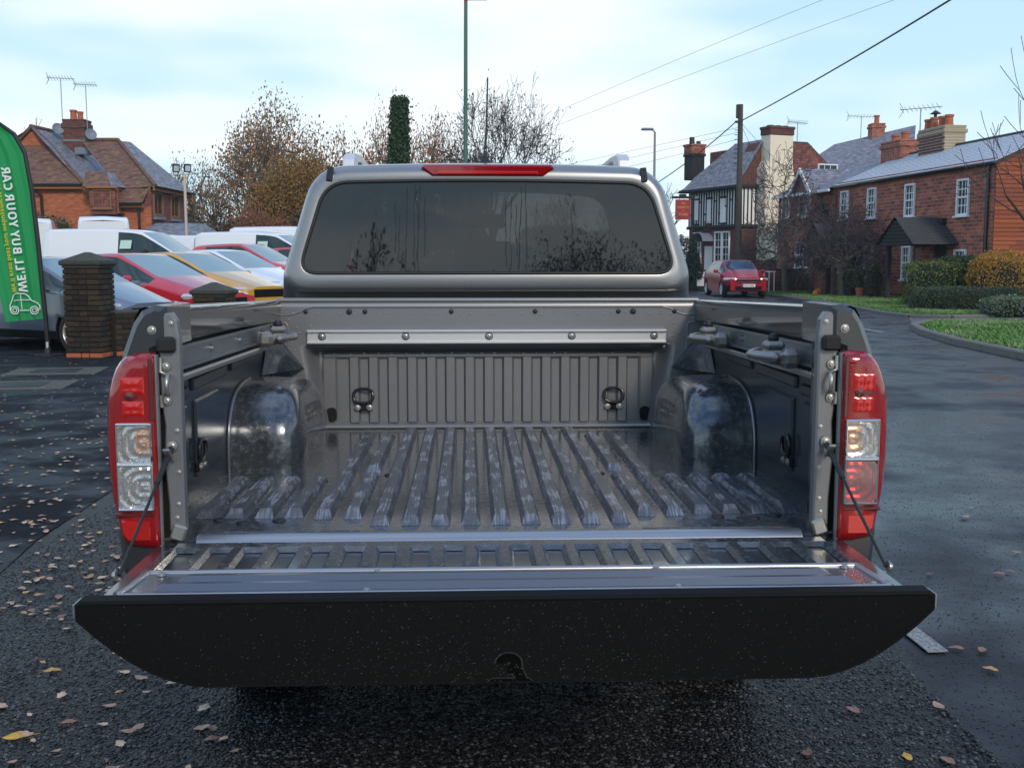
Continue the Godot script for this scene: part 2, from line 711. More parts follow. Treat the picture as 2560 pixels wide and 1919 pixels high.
func make_materials() -> void:
	var m: StandardMaterial3D
	m = mat("paint", .25, .26, .27, .34, .6)
	m.clearcoat_enabled = true
	m.clearcoat = 0.6
	m.clearcoat_roughness = 0.08
	m = mat("paint_dark", .032, .036, .042, .3, .3)
	m.clearcoat_enabled = true
	m.clearcoat = 0.8
	m.clearcoat_roughness = 0.06
	m = texmat("bed", "bed", 0.55, 1.0, 0.0, false, true)
	m.roughness_texture = T.bed_r
	m.metallic = 0.6
	m.clearcoat_enabled = true
	m.clearcoat = 0.5
	m.clearcoat_roughness = 0.1
	m = texmat("rub", "rub", 0.35, 0.26, 0.0, false, true)
	m.uv1_scale = Vector3(4.2, 4.2, 0.62)
	m.metallic = 0.35
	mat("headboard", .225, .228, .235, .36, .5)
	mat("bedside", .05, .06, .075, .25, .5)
	mat("alloy", .66, .66, .65, .38, .55)
	mat("alloy_dull", .30, .32, .34, .38, .8)
	mat("steel", .40, .40, .41, .3, .9)
	mat("trimplate", .17, .18, .20, .22, .65)
	mat("zinc", .42, .41, .38, .35, .8)
	mat("chrome", .8, .8, .8, .1, 1.0)
	mat("cast", .28, .27, .25, .42, .6)
	mat("black", .012, .012, .013, .55)
	mat("black_gloss", .01, .01, .012, .12)
	mat("rubber", .014, .014, .015, .8)
	mat("void", .004, .004, .004, .9)
	mat("trim", .008, .0085, .009, .62).metallic_specular = 0.2
	m = mat("cap", 1, 1, 1, .7)
	m.metallic_specular = 0.12
	m.albedo_texture = T.cap
	m = mat("red_lens", .26, .003, .005, .07)
	m.clearcoat_enabled = true
	m.clearcoat_roughness = 0.03
	m = mat("red_bright", .55, .008, .006, .15, .2)
	m.clearcoat_enabled = true
	m.clearcoat_roughness = 0.05
	m = mat("red_dark", .09, .002, .003, .1)
	m.clearcoat_enabled = true
	m = mat("reflector", .9, .9, .9, .16, .9)
	m.vertex_color_use_as_albedo = true
	m = mat("lens", 1, 1, 1, .03)
	m.albedo_color.a = 0.06
	m.transparency = BaseMaterial3D.TRANSPARENCY_ALPHA
	m = mat("tint", .007, .008, .009, .015)
	m.albedo_color.a = 0.955
	m.metallic_specular = 0.5
	m.clearcoat_enabled = true
	m.clearcoat = 0.45
	m.clearcoat_roughness = 0.02
	m.transparency = BaseMaterial3D.TRANSPARENCY_ALPHA
	m = mat("clear_glass", .02, .03, .03, .02)
	m.albedo_color.a = 0.15
	m.transparency = BaseMaterial3D.TRANSPARENCY_ALPHA
	mat("seat", .02, .02, .022, .8)
	# cars
	for k in [["clio", .10, .115, .16], ["car_red", .50, .012, .022], ["car_yellow", .58, .30, .012], ["car_white", .72, .74, .78], ["suv_red", .55, .012, .016], ["kia_red", .30, .008, .02], ["van_white", .74, .76, .79], ["car_silver", .45, .47, .52]]:
		m = mat(k[0], k[1], k[2], k[3], .28)
		m.clearcoat_enabled = true
		m.clearcoat = 1.0
		m.clearcoat_roughness = 0.06
	M.kia_red.clearcoat = 0.35
	M.kia_red.metallic_specular = 0.3
	mat("frost_glass", .24, .33, .36, .22)
	mat("side_glass", .02, .04, .04, .06)
	mat("kia_glass", .03, .05, .085, .05)
	mat("headlamp", .58, .62, .64, .12, .3)
	mat("plate", .75, .75, .73, .35)
	mat("plate_blue", .02, .10, .45, .35)
	mat("paper", .45, .62, .55, .6)
	# buildings
	texmat("wall_red", "brick_red", 1.0, .88, 0.6).uv1_scale = Vector3(1 / 1.8, 1 / 1.2, 1)
	texmat("wall_big", "brick_red", 1.0, .88, 0.8).uv1_scale = Vector3(1 / 2.6, 1 / 2.0, 1)
	texmat("wall_orange", "brick_orange", 1.0, .88, 0.6).uv1_scale = Vector3(1 / 1.8, 1 / 1.2, 1)
	texmat("wall_dark", "brick_dark", 1.0, .9, 0.6).uv1_scale = Vector3(1 / 1.8, 1 / 1.2, 1)
	texmat("roof_brown", "tile_brown", 1.0, .8, 1.2).uv1_scale = Vector3(1 / 2.2, 1 / 2.2, 1)
	texmat("roof_grey", "tile_grey", 1.0, .6, 1.2).uv1_scale = Vector3(1 / 2.2, 1 / 2.2, 1)
	texmat("hung_red", "tile_red", 1.0, .8, 1.2).uv1_scale = Vector3(1 / 2.2, 1 / 2.2, 1)
	m = texmat("slate", "mottle", 1.3, .55, 0.0, false, true)
	m.albedo_color = Color(.88, .92, 1.0).linear_to_srgb()
	m = texmat("slate_dark", "mottle", 1.3, .6, 0.0, false, true)
	m.albedo_color = Color(.07, .072, .075).linear_to_srgb()
	for k in [["tile_a", .50, .125, .042], ["tile_b", .42, .10, .036], ["tile_c", .34, .085, .036]]:
		m = texmat(k[0], "mottle", 0.5, .8, 0.5, false, true)
		m.albedo_color = Color(k[1], k[2], k[3]).linear_to_srgb()
	mat("cream", .80, .71, .55, .85)
	mat("mast_paint", .50, .44, .38, .7)
	mat("render_white", .84, .85, .84, .85)
	mat("timber_black", .012, .012, .013, .7)
	mat("white_paint", .78, .79, .80, .45)
	mat("window_glass", .025, .03, .035, .05)
	mat("car_pumpkin", .70, .16, .02, .5)
	mat("fascia", .30, .11, .03, .7)
	mat("brown_frame", .22, .10, .04, .6)
	mat("lead", .17, .20, .25, .5)
	mat("pot", .40, .12, .06, .85)
	mat("mortar", .50, .46, .36, .9)
	mat("buff_brick", .36, .29, .19, .9)
	m = texmat("black_wood", "mottle", 0.8, .7, 0.6, false, true)
	m.albedo_color = Color(.022, .02, .019).linear_to_srgb()
	m = texmat("old_wood", "mottle", 0.8, .8, 0.6, false, true)
	m.albedo_color = Color(.10, .085, .07).linear_to_srgb()
	mat("pipe_grey", .25, .25, .25, .5, .3)
	mat("green_post", .045, .13, .10, .45)
	mat("aerial", .30, .32, .34, .45, .6)
	mat("sign_red", .30, .012, .016, .5)
	mat("gold", .60, .30, .05, .45)
	m = mat("flag", .012, .25, .085, .75)
	m.backlight_enabled = true
	m.backlight = Color(.02, .55, .2)
	mat("flag_white", .75, .80, .78, .7)
	mat("flag_yellow", .55, .55, .02, .7)
	for k in [["pier_a", .15, .09, .055], ["pier_b", .10, .065, .045], ["pier_c", .07, .05, .038], ["pier_d", .19, .115, .06]]:
		m = texmat(k[0], "lichen", 0.5, .9, 1.5, false, true)
		m.albedo_color = Color(k[1] * 1.7, k[2] * 1.75, k[3] * 1.8).linear_to_srgb()
	m = texmat("pier_cap", "lichen", 0.5, .8, 1.5, false, true)
	m.albedo_color = Color(.34, .34, .30).linear_to_srgb()
	m = texmat("pier_joint", "lichen", 0.5, .95, 1.0, false, true)
	m.albedo_color = Color(.14, .12, .09).linear_to_srgb()
	mat("brick_foot", .36, .10, .045, .85)
	# ground
	m = texmat("coarse", "coarse", 0.95, .32, 0.5, true)
	m.metallic_specular = 0.3
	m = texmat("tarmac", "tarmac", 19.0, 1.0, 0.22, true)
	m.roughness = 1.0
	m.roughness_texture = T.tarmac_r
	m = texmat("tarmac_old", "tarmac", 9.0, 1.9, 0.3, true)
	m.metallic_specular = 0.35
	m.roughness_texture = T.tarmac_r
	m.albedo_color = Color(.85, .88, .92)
	m.detail_enabled = true
	m.detail_blend_mode = BaseMaterial3D.BLEND_MODE_MUL
	m.detail_albedo = T.grain
	m.detail_uv_layer = BaseMaterial3D.DETAIL_UV_2
	m.uv2_triplanar = true
	m.uv2_world_triplanar = true
	m.uv2_scale = Vector3.ONE / 0.6
	M.tarmac.detail_enabled = true
	M.tarmac.detail_blend_mode = BaseMaterial3D.BLEND_MODE_MUL
	M.tarmac.detail_albedo = T.grain
	M.tarmac.detail_uv_layer = BaseMaterial3D.DETAIL_UV_2
	M.tarmac.uv2_triplanar = true
	M.tarmac.uv2_world_triplanar = true
	M.tarmac.uv2_scale = Vector3.ONE / 0.6
	m = mat("stone_chip", 1, 1, 1, .3)
	m.vertex_color_use_as_albedo = true
	m.metallic_specular = 0.32
	m = texmat("road_paint", "mottle", 0.35, .6, 1.0, true)
	m.albedo_color = Color(.42, .43, .44).linear_to_srgb()
	m = texmat("kerb", "mottle", 0.7, .8, 0.6, true)
	m.albedo_color = Color(.24, .225, .20).linear_to_srgb()
	m = texmat("concrete", "mottle", 0.9, .8, 0.5, true)
	m.albedo_color = Color(.13, .115, .085).linear_to_srgb()
	m = texmat("path", "mottle", 1.5, .8, 0.5, true)
	m.albedo_color = Color(.16, .155, .15).linear_to_srgb()
	m = texmat("soil", "mottle", 1.5, .95, 0.8, true)
	m.albedo_color = Color(.055, .085, .02).linear_to_srgb()
	mat("iron", .03, .03, .03, .5, .4)
	# plants
	m = texmat("bark", "mottle", 0.6, .9, 1.5, false, true)
	m.albedo_color = Color(.055, .048, .04).linear_to_srgb()
	m = texmat("bark_moss", "mottle", 0.6, .9, 1.5, false, true)
	m.albedo_color = Color(.21, .20, .14).linear_to_srgb()
	mat("twig", .085, .062, .045, .9)
	mat("twig_purple", .075, .055, .058, .9)
	m = mat("foliage", 1, 1, 1, .65)
	m.vertex_color_use_as_albedo = true
	m.backlight_enabled = true
	m.backlight = Color(.35, .35, .35)
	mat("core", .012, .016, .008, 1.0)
	m = mat("litter", 1, 1, 1, .5)
	m.vertex_color_use_as_albedo = true


func ring_shape(yb: float, yt: float, wb: float, wt: float, rb: float, rt: float, zb: float, zt: float, bow := 0.0) -> PackedVector3Array:
	# a rounded trapezium, counter-clockwise seen from behind the truck; z leans from zb at the foot to zt at the top
	var cor := [Vector2(-wb, yb), Vector2(wb, yb), Vector2(wt, yt), Vector2(-wt, yt)]
	var rad := [rb, rb, rt, rt]
	var flat := PackedVector2Array()
	for k in 4:
		var a: Vector2 = cor[(k + 3) % 4]
		var b: Vector2 = cor[k]
		var d: Vector2 = cor[(k + 1) % 4]
		var p0: Vector2 = b + (a - b).normalized() * rad[k]
		var p1: Vector2 = b + (d - b).normalized() * rad[k]
		for q in 9:
			var s := q / 8.0
			flat.push_back(p0.lerp(b, s).lerp(b.lerp(p1, s), s))
		var e: Vector2 = d + (b - d).normalized() * rad[(k + 1) % 4]
		for q in range(1, 8):
			flat.push_back(p1.lerp(e, q / 8.0))
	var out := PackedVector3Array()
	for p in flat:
		var s := (p.y - yb) / (yt - yb)
		var y := p.y + bow * (1.0 - pow(p.x / wt, 2.0)) * maxf(0.0, s)
		out.push_back(Vector3(p.x, y, lerpf(zb, zt, s)))
	return out


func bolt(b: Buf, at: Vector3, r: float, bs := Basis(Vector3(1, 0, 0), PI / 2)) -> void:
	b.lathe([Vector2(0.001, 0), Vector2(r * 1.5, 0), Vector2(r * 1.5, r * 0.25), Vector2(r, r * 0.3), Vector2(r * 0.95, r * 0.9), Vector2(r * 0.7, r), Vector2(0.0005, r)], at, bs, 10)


func ring_tie(b: Buf, at: Vector3, w: float, h: float, r: float, bs := Basis()) -> void:
	var pts := PackedVector3Array()
	for k in 25:
		var a := TAU * k / 24
		pts.push_back(at + bs * Vector3(signf(cos(a)) * pow(absf(cos(a)), 0.75) * w, signf(sin(a)) * pow(absf(sin(a)), 0.75) * h, 0))
	b.tube(pts, PackedFloat32Array([r]), 8, false)


func gate_under(x: float) -> float:
	var s := absf(x) / 0.745
	return 0.650 + 0.122 * pow(maxf(0.0, (s - 0.70) / 0.30), 1.9)


func gate_outline(top: float, grow: float) -> PackedVector2Array:
	var pl := PackedVector2Array()
	for k in 49:
		var x := lerpf(-0.745, 0.745, k / 48.0)
		pl.push_back(Vector2(x * (1 + grow / 0.745), gate_under(x) - grow))
	pl.push_back(Vector2(0.745 + grow, top))
	pl.push_back(Vector2(-0.745 - grow, top))
	return pl


func make_truck() -> void:
	var t := thing("pickup_truck", "grey double cab pickup truck with its tailgate lowered and an empty scuffed load bed", "pickup truck", Vector3(-0.02, 0, -2.30), 2.3)
	var b: Buf
	# ---- load bed floor
	b = Buf.new()
	b.box(Vector3(0, 0.762, -0.81), Vector3(1.55, 0.026, 1.58))
	var fl := put("bed_floor", b, M.bed, t)
	for k in range(-10, 11):
		var a := absi(k)
		var spans := [[-0.13, -1.53]] if a <= 4 else [[-0.20, -0.70], [-0.755, -1.40]] if a == 5 else [[-0.20, -1.43]] if a == 6 else [[-0.215, -0.66]]
		for s in spans:
			b = Buf.new()
			var hz: float = (s[0] - s[1]) / 2
			b.frus(Vector3(k * 0.07, 0.7755, (s[0] + s[1]) / 2), Vector2(0.0225, hz), Vector2(0.0135, hz - 0.03), 0.018)
			put("rib", b, M.rub, fl)
	for s in [-1, 1]:
		b = Buf.new()
		b.bevel(Vector3(s * 0.5, 0.7775, -0.075), Vector3(0.36, 0.005, 0.004), 0.002)
		put("floor_seam", b, M.bed, fl)
		for q in [[0.66, -0.2], [0.6, -0.17], [0.64, -0.62], [0.48, -0.645], [0.3, -0.72], [0.52, -0.19]]:
			b = Buf.new()
			b.lathe([Vector2(0.016, 0.0), Vector2(0.013, 0.004), Vector2(0.0005, 0.004)], Vector3(s * q[0], 0.7755, q[1]), Basis(), 12)
			put("floor_plug", b, M.black, fl)
	# steel edge over the tailgate hinge
	b = Buf.new()
	var rings := []
	for s in [-0.665, 0.665]:
		var rg := PackedVector3Array()
		for k in 13:
			var a := PI * k / 12
			rg.push_back(Vector3(s, 0.768 + 0.020 * sin(a), -0.024 - 0.030 * cos(a)))
		rings.push_back(rg)
	b.loft(rings, false, true)
	put("sill_bar", b, M.steel, t)
	b = Buf.new()
	b.bevel(Vector3(0, 0.735, -0.004), Vector3(1.44, 0.07, 0.03), 0.006)
	for s in [-1, 1]:
		b.bevel(Vector3(s * 0.69, 0.773, -0.03), Vector3(0.045, 0.016, 0.055), 0.005)
	put("rear_sill", b, M.bedside, t)
	# ---- headboard: a pressed sheet with a deep set lower panel
	b = Buf.new()
	var nx := 120
	var ny := 56
	rings = []
	for j in ny + 1:
		var row := PackedVector3Array()
		var y := lerpf(0.765, 1.243, j / float(ny))
		for i in nx + 1:
			var x := lerpf(-0.775, 0.775, i / float(nx))
			var top := smoothstep(1.094, 1.052, y)
			var sidew := lerpf(0.60, 0.655, clampf((y - 0.78) / 0.3, 0.0, 1.0))
			var side := smoothstep(sidew + 0.012, sidew - 0.03, absf(x))
			var z := -1.548 - 0.072 * top * side
			z += 0.012 * smoothstep(1.228, 1.243, y) * -1.0
			row.push_back(Vector3(x, y, z))
		rings.push_back(row)
	b.loft(rings, false)
	var hb := put("headboard", b, M.headboard, t)
	for k in 15:
		b = Buf.new()
		var x := -0.49 + k * 0.07
		b.hexa([Vector3(x - 0.0215, 0.79, -1.6195), Vector3(x + 0.0215, 0.79, -1.6195), Vector3(x + 0.0145, 0.797, -1.6015), Vector3(x - 0.0145, 0.797, -1.6015), Vector3(x - 0.0215, 1.034, -1.6195), Vector3(x + 0.0215, 1.034, -1.6195), Vector3(x + 0.0145, 1.034, -1.6015), Vector3(x - 0.0145, 1.034, -1.6015)])
		put("rib", b, M.headboard, hb)
	b = Buf.new()
	for s in [-1, 1]:
		var x0: float = s * 0.5785
		b.bevel(Vector3(x0, 0.912, -1.6135), Vector3(0.053, 0.245, 0.015), 0.007)
	b.bevel(Vector3(0, 1.041, -1.6135), Vector3(1.21, 0.022, 0.015), 0.007)
	b.bevel(Vector3(0, 0.786, -1.6135), Vector3(1.21, 0.02, 0.016), 0.007)
	put("panel_border", b, M.headboard, hb)
	b = Buf.new()
	b.rod(Vector3(-0.755, 1.243, -1.556), Vector3(0.755, 1.243, -1.556), 0.009)
	put("top_lip", b, M.headboard, hb)
	b = Buf.new()
	b.bevel(Vector3(0, 0.781, -1.594), Vector3(1.20, 0.016, 0.03), 0.007)
	put("worn_joint", b, M.zinc, hb)
	b = Buf.new()
	b.bevel(Vector3(0, 1.2195, -1.547), Vector3(1.25, 0.006, 0.008), 0.002)
	for s in [-1, 1]:
		b.tube(PackedVector3Array([Vector3(s * 0.625, 1.2195, -1.547), Vector3(s * 0.65, 1.214, -1.547), Vector3(s * 0.68, 1.199, -1.547), Vector3(s * 0.70, 1.193, -1.547), Vector3(s * 0.75, 1.191, -1.547)]), PackedFloat32Array([0.003]), 6)
		b.tube(PackedVector3Array([Vector3(s * 0.745, 1.165, -1.547), Vector3(s * 0.722, 1.163, -1.547), Vector3(s * 0.716, 1.15, -1.547), Vector3(s * 0.716, 1.03, -1.547), Vector3(s * 0.735, 1.0, -1.547), Vector3(s * 0.69, 0.965, -1.547)]), PackedFloat32Array([0.003]), 6)
	put("seam", b, M.headboard, hb)
	for q in [[-0.652, 0.008], [-0.498, 0.0105], [-0.442, 0.0085], [-0.135, 0.0085], [0.165, 0.0085], [0.465, 0.0085], [0.518, 0.0105], [0.668, 0.008]]:
		b = Buf.new()
		b.lathe([Vector2(q[1], 0), Vector2(q[1], 0.003), Vector2(q[1] * 0.7, 0.005), Vector2(0.0005, 0.006)], Vector3(q[0], 1.203 + 0.006 * (q[0] + 0.65) * 0.0, -1.5475), Basis(Vector3(1, 0, 0), PI / 2), 14)
		put("plug", b, M.black, hb)
	b = Buf.new()
	rng.seed = 5
	for k in 34:
		bolt(b, Vector3(-0.70 + k * 0.0425 + rnd(-0.008, 0.008), 1.195 + rnd(-0.004, 0.004), -1.549), 0.0032)
	for k in 16:
		for s in [-1, 1]:
			bolt(b, Vector3(s * (0.63 + rnd(0, 0.11)), rnd(1.0, 1.18), -1.549), 0.0036)
	for k in 22:
		bolt(b, Vector3(-0.56 + k * 0.053 + rnd(-0.01, 0.01), 1.046 + rnd(-0.003, 0.003), -1.6055), 0.003)
	tag(put("weld_dimple", b, M.headboard, hb), "", "", "", "stuff")
	# aluminium track across the headboard
	b = Buf.new()
	b.bevel(Vector3(-0.005, 1.114, -1.540), Vector3(1.285, 0.040, 0.010), 0.002)
	b.bevel(Vector3(-0.005, 1.1345, -1.534), Vector3(1.285, 0.008, 0.022), 0.002)
	b.bevel(Vector3(-0.005, 1.0935, -1.534), Vector3(1.285, 0.008, 0.022), 0.002)
	var tr := put("lashing_track", b, M.alloy, t)
	for k in 5:
		b = Buf.new()
		bolt(b, Vector3(-0.595 + k * 0.297, 1.115, -1.536), 0.0075)
		put("screw", b, M.steel, tr)
		b = Buf.new()
		b.lathe([Vector2(0.0115, 0), Vector2(0.013, 0.002), Vector2(0.0145, 0.0)], Vector3(-0.595 + k * 0.297, 1.115, -1.535), Basis(Vector3(1, 0, 0), PI / 2), 14)
		put("washer", b, M.black, tr)
	# lashing rings and drain holes of the headboard
	for s in [-1, 1]:
		b = Buf.new()
		b.bevel(Vector3(s * 0.457, 0.853, -1.598), Vector3(0.066, 0.026, 0.012), 0.003)
		ring_tie(b, Vector3(s * 0.457, 0.895, -1.588), 0.035, 0.026, 0.0055, Basis(Vector3(1, 0, 0), -0.25))
		var rg := put("lashing_ring", b, M.black_gloss, t)
		for q in [-1, 1]:
			b = Buf.new()
			bolt(b, Vector3(s * 0.457 + q * 0.022, 0.853, -1.592), 0.008)
			put("bolt", b, M.zinc, rg)
		b = Buf.new()
		var pl := PackedVector2Array()
		for k in 20:
			var a := TAU * k / 20
			pl.push_back(Vector2(s * 0.575 + cos(a) * 0.019, 0.824 + signf(sin(a)) * (absf(sin(a)) * 0.016 + 0.011)))
		b.prism(pl, -1.612, -1.6045)
		put("drain_hole", b, M.void, t)
	# ---- both sides
	for s in [-1, 1]:
		make_bed_side(t, s)
		make_rear_corner(t, s)
	make_tailgate(t)
	make_cab(t)
	make_truck_running_gear(t)


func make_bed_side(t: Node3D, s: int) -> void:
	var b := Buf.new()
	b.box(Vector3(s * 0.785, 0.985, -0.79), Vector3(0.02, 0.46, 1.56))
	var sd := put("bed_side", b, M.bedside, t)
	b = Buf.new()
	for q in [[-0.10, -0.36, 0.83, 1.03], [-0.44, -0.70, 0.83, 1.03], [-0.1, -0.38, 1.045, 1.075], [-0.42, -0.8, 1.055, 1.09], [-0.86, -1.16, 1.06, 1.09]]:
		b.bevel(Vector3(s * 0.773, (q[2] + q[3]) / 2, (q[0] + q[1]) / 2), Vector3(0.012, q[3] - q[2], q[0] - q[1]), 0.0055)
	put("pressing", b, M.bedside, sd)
	# capping rail along the top; it rises slightly to the rear
	b = Buf.new()
	var rings := []
	for k in 2:
		var z: float = [-1.58, -0.03][k]
		var y: float = [1.242, 1.282][k]
		var pr := [[0.750, -0.075], [0.742, -0.07], [0.739, -0.02], [0.741, -0.006], [0.749, 0.0], [0.765, 0.002], [0.777, -0.004], [0.786, -0.02], [0.797, -0.06], [0.806, -0.095]]
		var rg := PackedVector3Array()
		for p in pr:
			rg.push_back(Vector3(s * p[0], y + p[1], z))
		rings.push_back(rg)
	b.loft(rings, false, s < 0)
	put("capping_rail", b, M.paint_dark, t)
	# outer skin
	b = Buf.new()
	rings = []
	for z in [-1.62, -0.19]:
		var rg := PackedVector3Array()
		for p in [[0.80, 1.19], [0.836, 1.09], [0.843, 0.98], [0.84, 0.85], [0.83, 0.72], [0.822, 0.64], [0.80, 0.56], [0.70, 0.55]]:
			rg.push_back(Vector3(s * p[0], p[1], z))
		rings.push_back(rg)
	b.loft(rings, false, s < 0)
	put("outer_panel", b, M.paint, t)
	# aluminium track with a toothed lower lip
	b = Buf.new()
	var z0 := -1.40
	var z1 := -0.06
	for q in [[1.145, 0.046, 0.006, 0.755], [1.168, 0.006, 0.016, 0.750], [1.118, 0.006, 0.016, 0.750], [1.095, 0.010, 0.020, 0.748]]:
		var p := []
		for yy in [-0.5, 0.5]:
			for k in [[-1, z0], [1, z0], [1, z1], [-1, z1]]:
				p.push_back(Vector3(s * q[3] + k[0] * q[2] / 2, q[0] + yy * q[1] + (0.016 if k[1] == z1 else 0.0), k[1]))
		b.hexa(p)
	var tr := put("side_track", b, M.alloy_dull, t)
	b = Buf.new()
	for k in 54:
		b.box(Vector3(s * 0.741, 1.1015 + 0.016 * k / 54.0, z0 + 0.02 + k * 0.024), Vector3(0.008, 0.005, 0.012))
	tag(put("tooth", b, M.alloy, tr), "", "", "", "stuff")
	for k in 4:
		b = Buf.new()
		var ax := Basis(Vector3(0, 0, 1), PI / 2 * s)
		bolt(b, Vector3(s * 0.752, 1.147 + 0.004 * k, -1.25 + k * 0.35), 0.008, ax)
		put("screw", b, M.steel, tr)
	# wheel arch
	b = Buf.new()
	rings = []
	for i in 15:
		var eta := PI / 2 * minf(i / 14.0, 0.995)
		var rg := PackedVector3Array()
		for j in 33:
			var om := -PI / 2 + PI * j / 32
			var cx := pow(absf(cos(om)), 0.26)
			var sz := signf(sin(om)) * pow(absf(sin(om)), 0.26)
			rg.push_back(Vector3(s * (0.777 - 0.216 * pow(cos(eta), 0.33) * cx), 0.768 + 0.24 * pow(sin(eta), 0.6), -1.125 + 0.32 * pow(cos(eta), 0.66) * sz))
		rings.push_back(rg)
	b.loft(rings, false, s > 0)
	var wa := put("wheel_arch", b, M.bed, t)
	b = Buf.new()
	var sp := PackedVector3Array()
	for i in 13:
		var eta := PI / 2 * i / 12
		sp.push_back(Vector3(s * 0.770, 0.77 + 0.24 * pow(sin(eta), 0.6), -1.125 + 0.325 * pow(cos(eta), 0.66)))
	b.tube(sp, PackedFloat32Array([0.006]), 6)
	put("seam", b, M.trimplate, wa)
	# corner gusset by the headboard
	b = Buf.new()
	var g0 := Vector3(s * 0.77, 1.09, -1.42)
	b.quad(g0, Vector3(s * 0.77, 1.0, -1.33), Vector3(s * 0.66, 1.0, -1.546), Vector3(s * 0.73, 1.09, -1.546)) if s < 0 else b.quad(Vector3(s * 0.77, 1.0, -1.33), g0, Vector3(s * 0.73, 1.09, -1.546), Vector3(s * 0.66, 1.0, -1.546))
	put("gusset", b, M.bed, t)
	# lashing ring on the side wall
	b = Buf.new()
	b.bevel(Vector3(s * 0.769, 0.858, -0.462), Vector3(0.012, 0.024, 0.06), 0.003)
	ring_tie(b, Vector3(s * 0.760, 0.90, -0.462), 0.033, 0.025, 0.0055, Basis(Vector3(0, 1, 0), PI / 2))
	var lr := put("lashing_ring", b, M.black_gloss, t)
	for q in [-1, 1]:
		b = Buf.new()
		bolt(b, Vector3(s * 0.762, 0.858, -0.462 + q * 0.02), 0.007, Basis(Vector3(0, 0, 1), PI / 2 * s))
		put("bolt", b, M.zinc, lr)
	# cast cleats that slide on the track
	for z in ([-1.16] if s < 0 else [-1.05, -0.33]):
		b = Buf.new()
		var c := Vector3(s * 0.712, 1.132 + 0.012 * (z + 1.4), z)
		b.bevel(c, Vector3(0.05, 0.048, 0.13), 0.014)
		b.bevel(c + Vector3(-s * 0.035, 0.002, 0.012), Vector3(0.05, 0.034, 0.085), 0.012)
		var bs := Basis(Vector3(0, 1, 0), s * 0.5)
		b.bevel(c + Vector3(-s * 0.06, 0.006, 0.045), Vector3(0.028, 0.022, 0.09), 0.009, bs)
		b.bevel(c + Vector3(-s * 0.06, 0.006, -0.055), Vector3(0.028, 0.022, 0.10), 0.009, bs.inverse())
		b.bevel(c + Vector3(-s * 0.03, 0.03, 0.0), Vector3(0.05, 0.02, 0.05), 0.008)
		var cl := put("lashing_cleat", b, M.cast, t)
		b = Buf.new()
		b.lathe([Vector2(0.012, 0), Vector2(0.014, 0.012), Vector2(0.009, 0.022), Vector2(0.0005, 0.023)], c + Vector3(-s * 0.03, 0.036, 0), Basis(), 12)
		put("release_knob", b, M.black, cl)


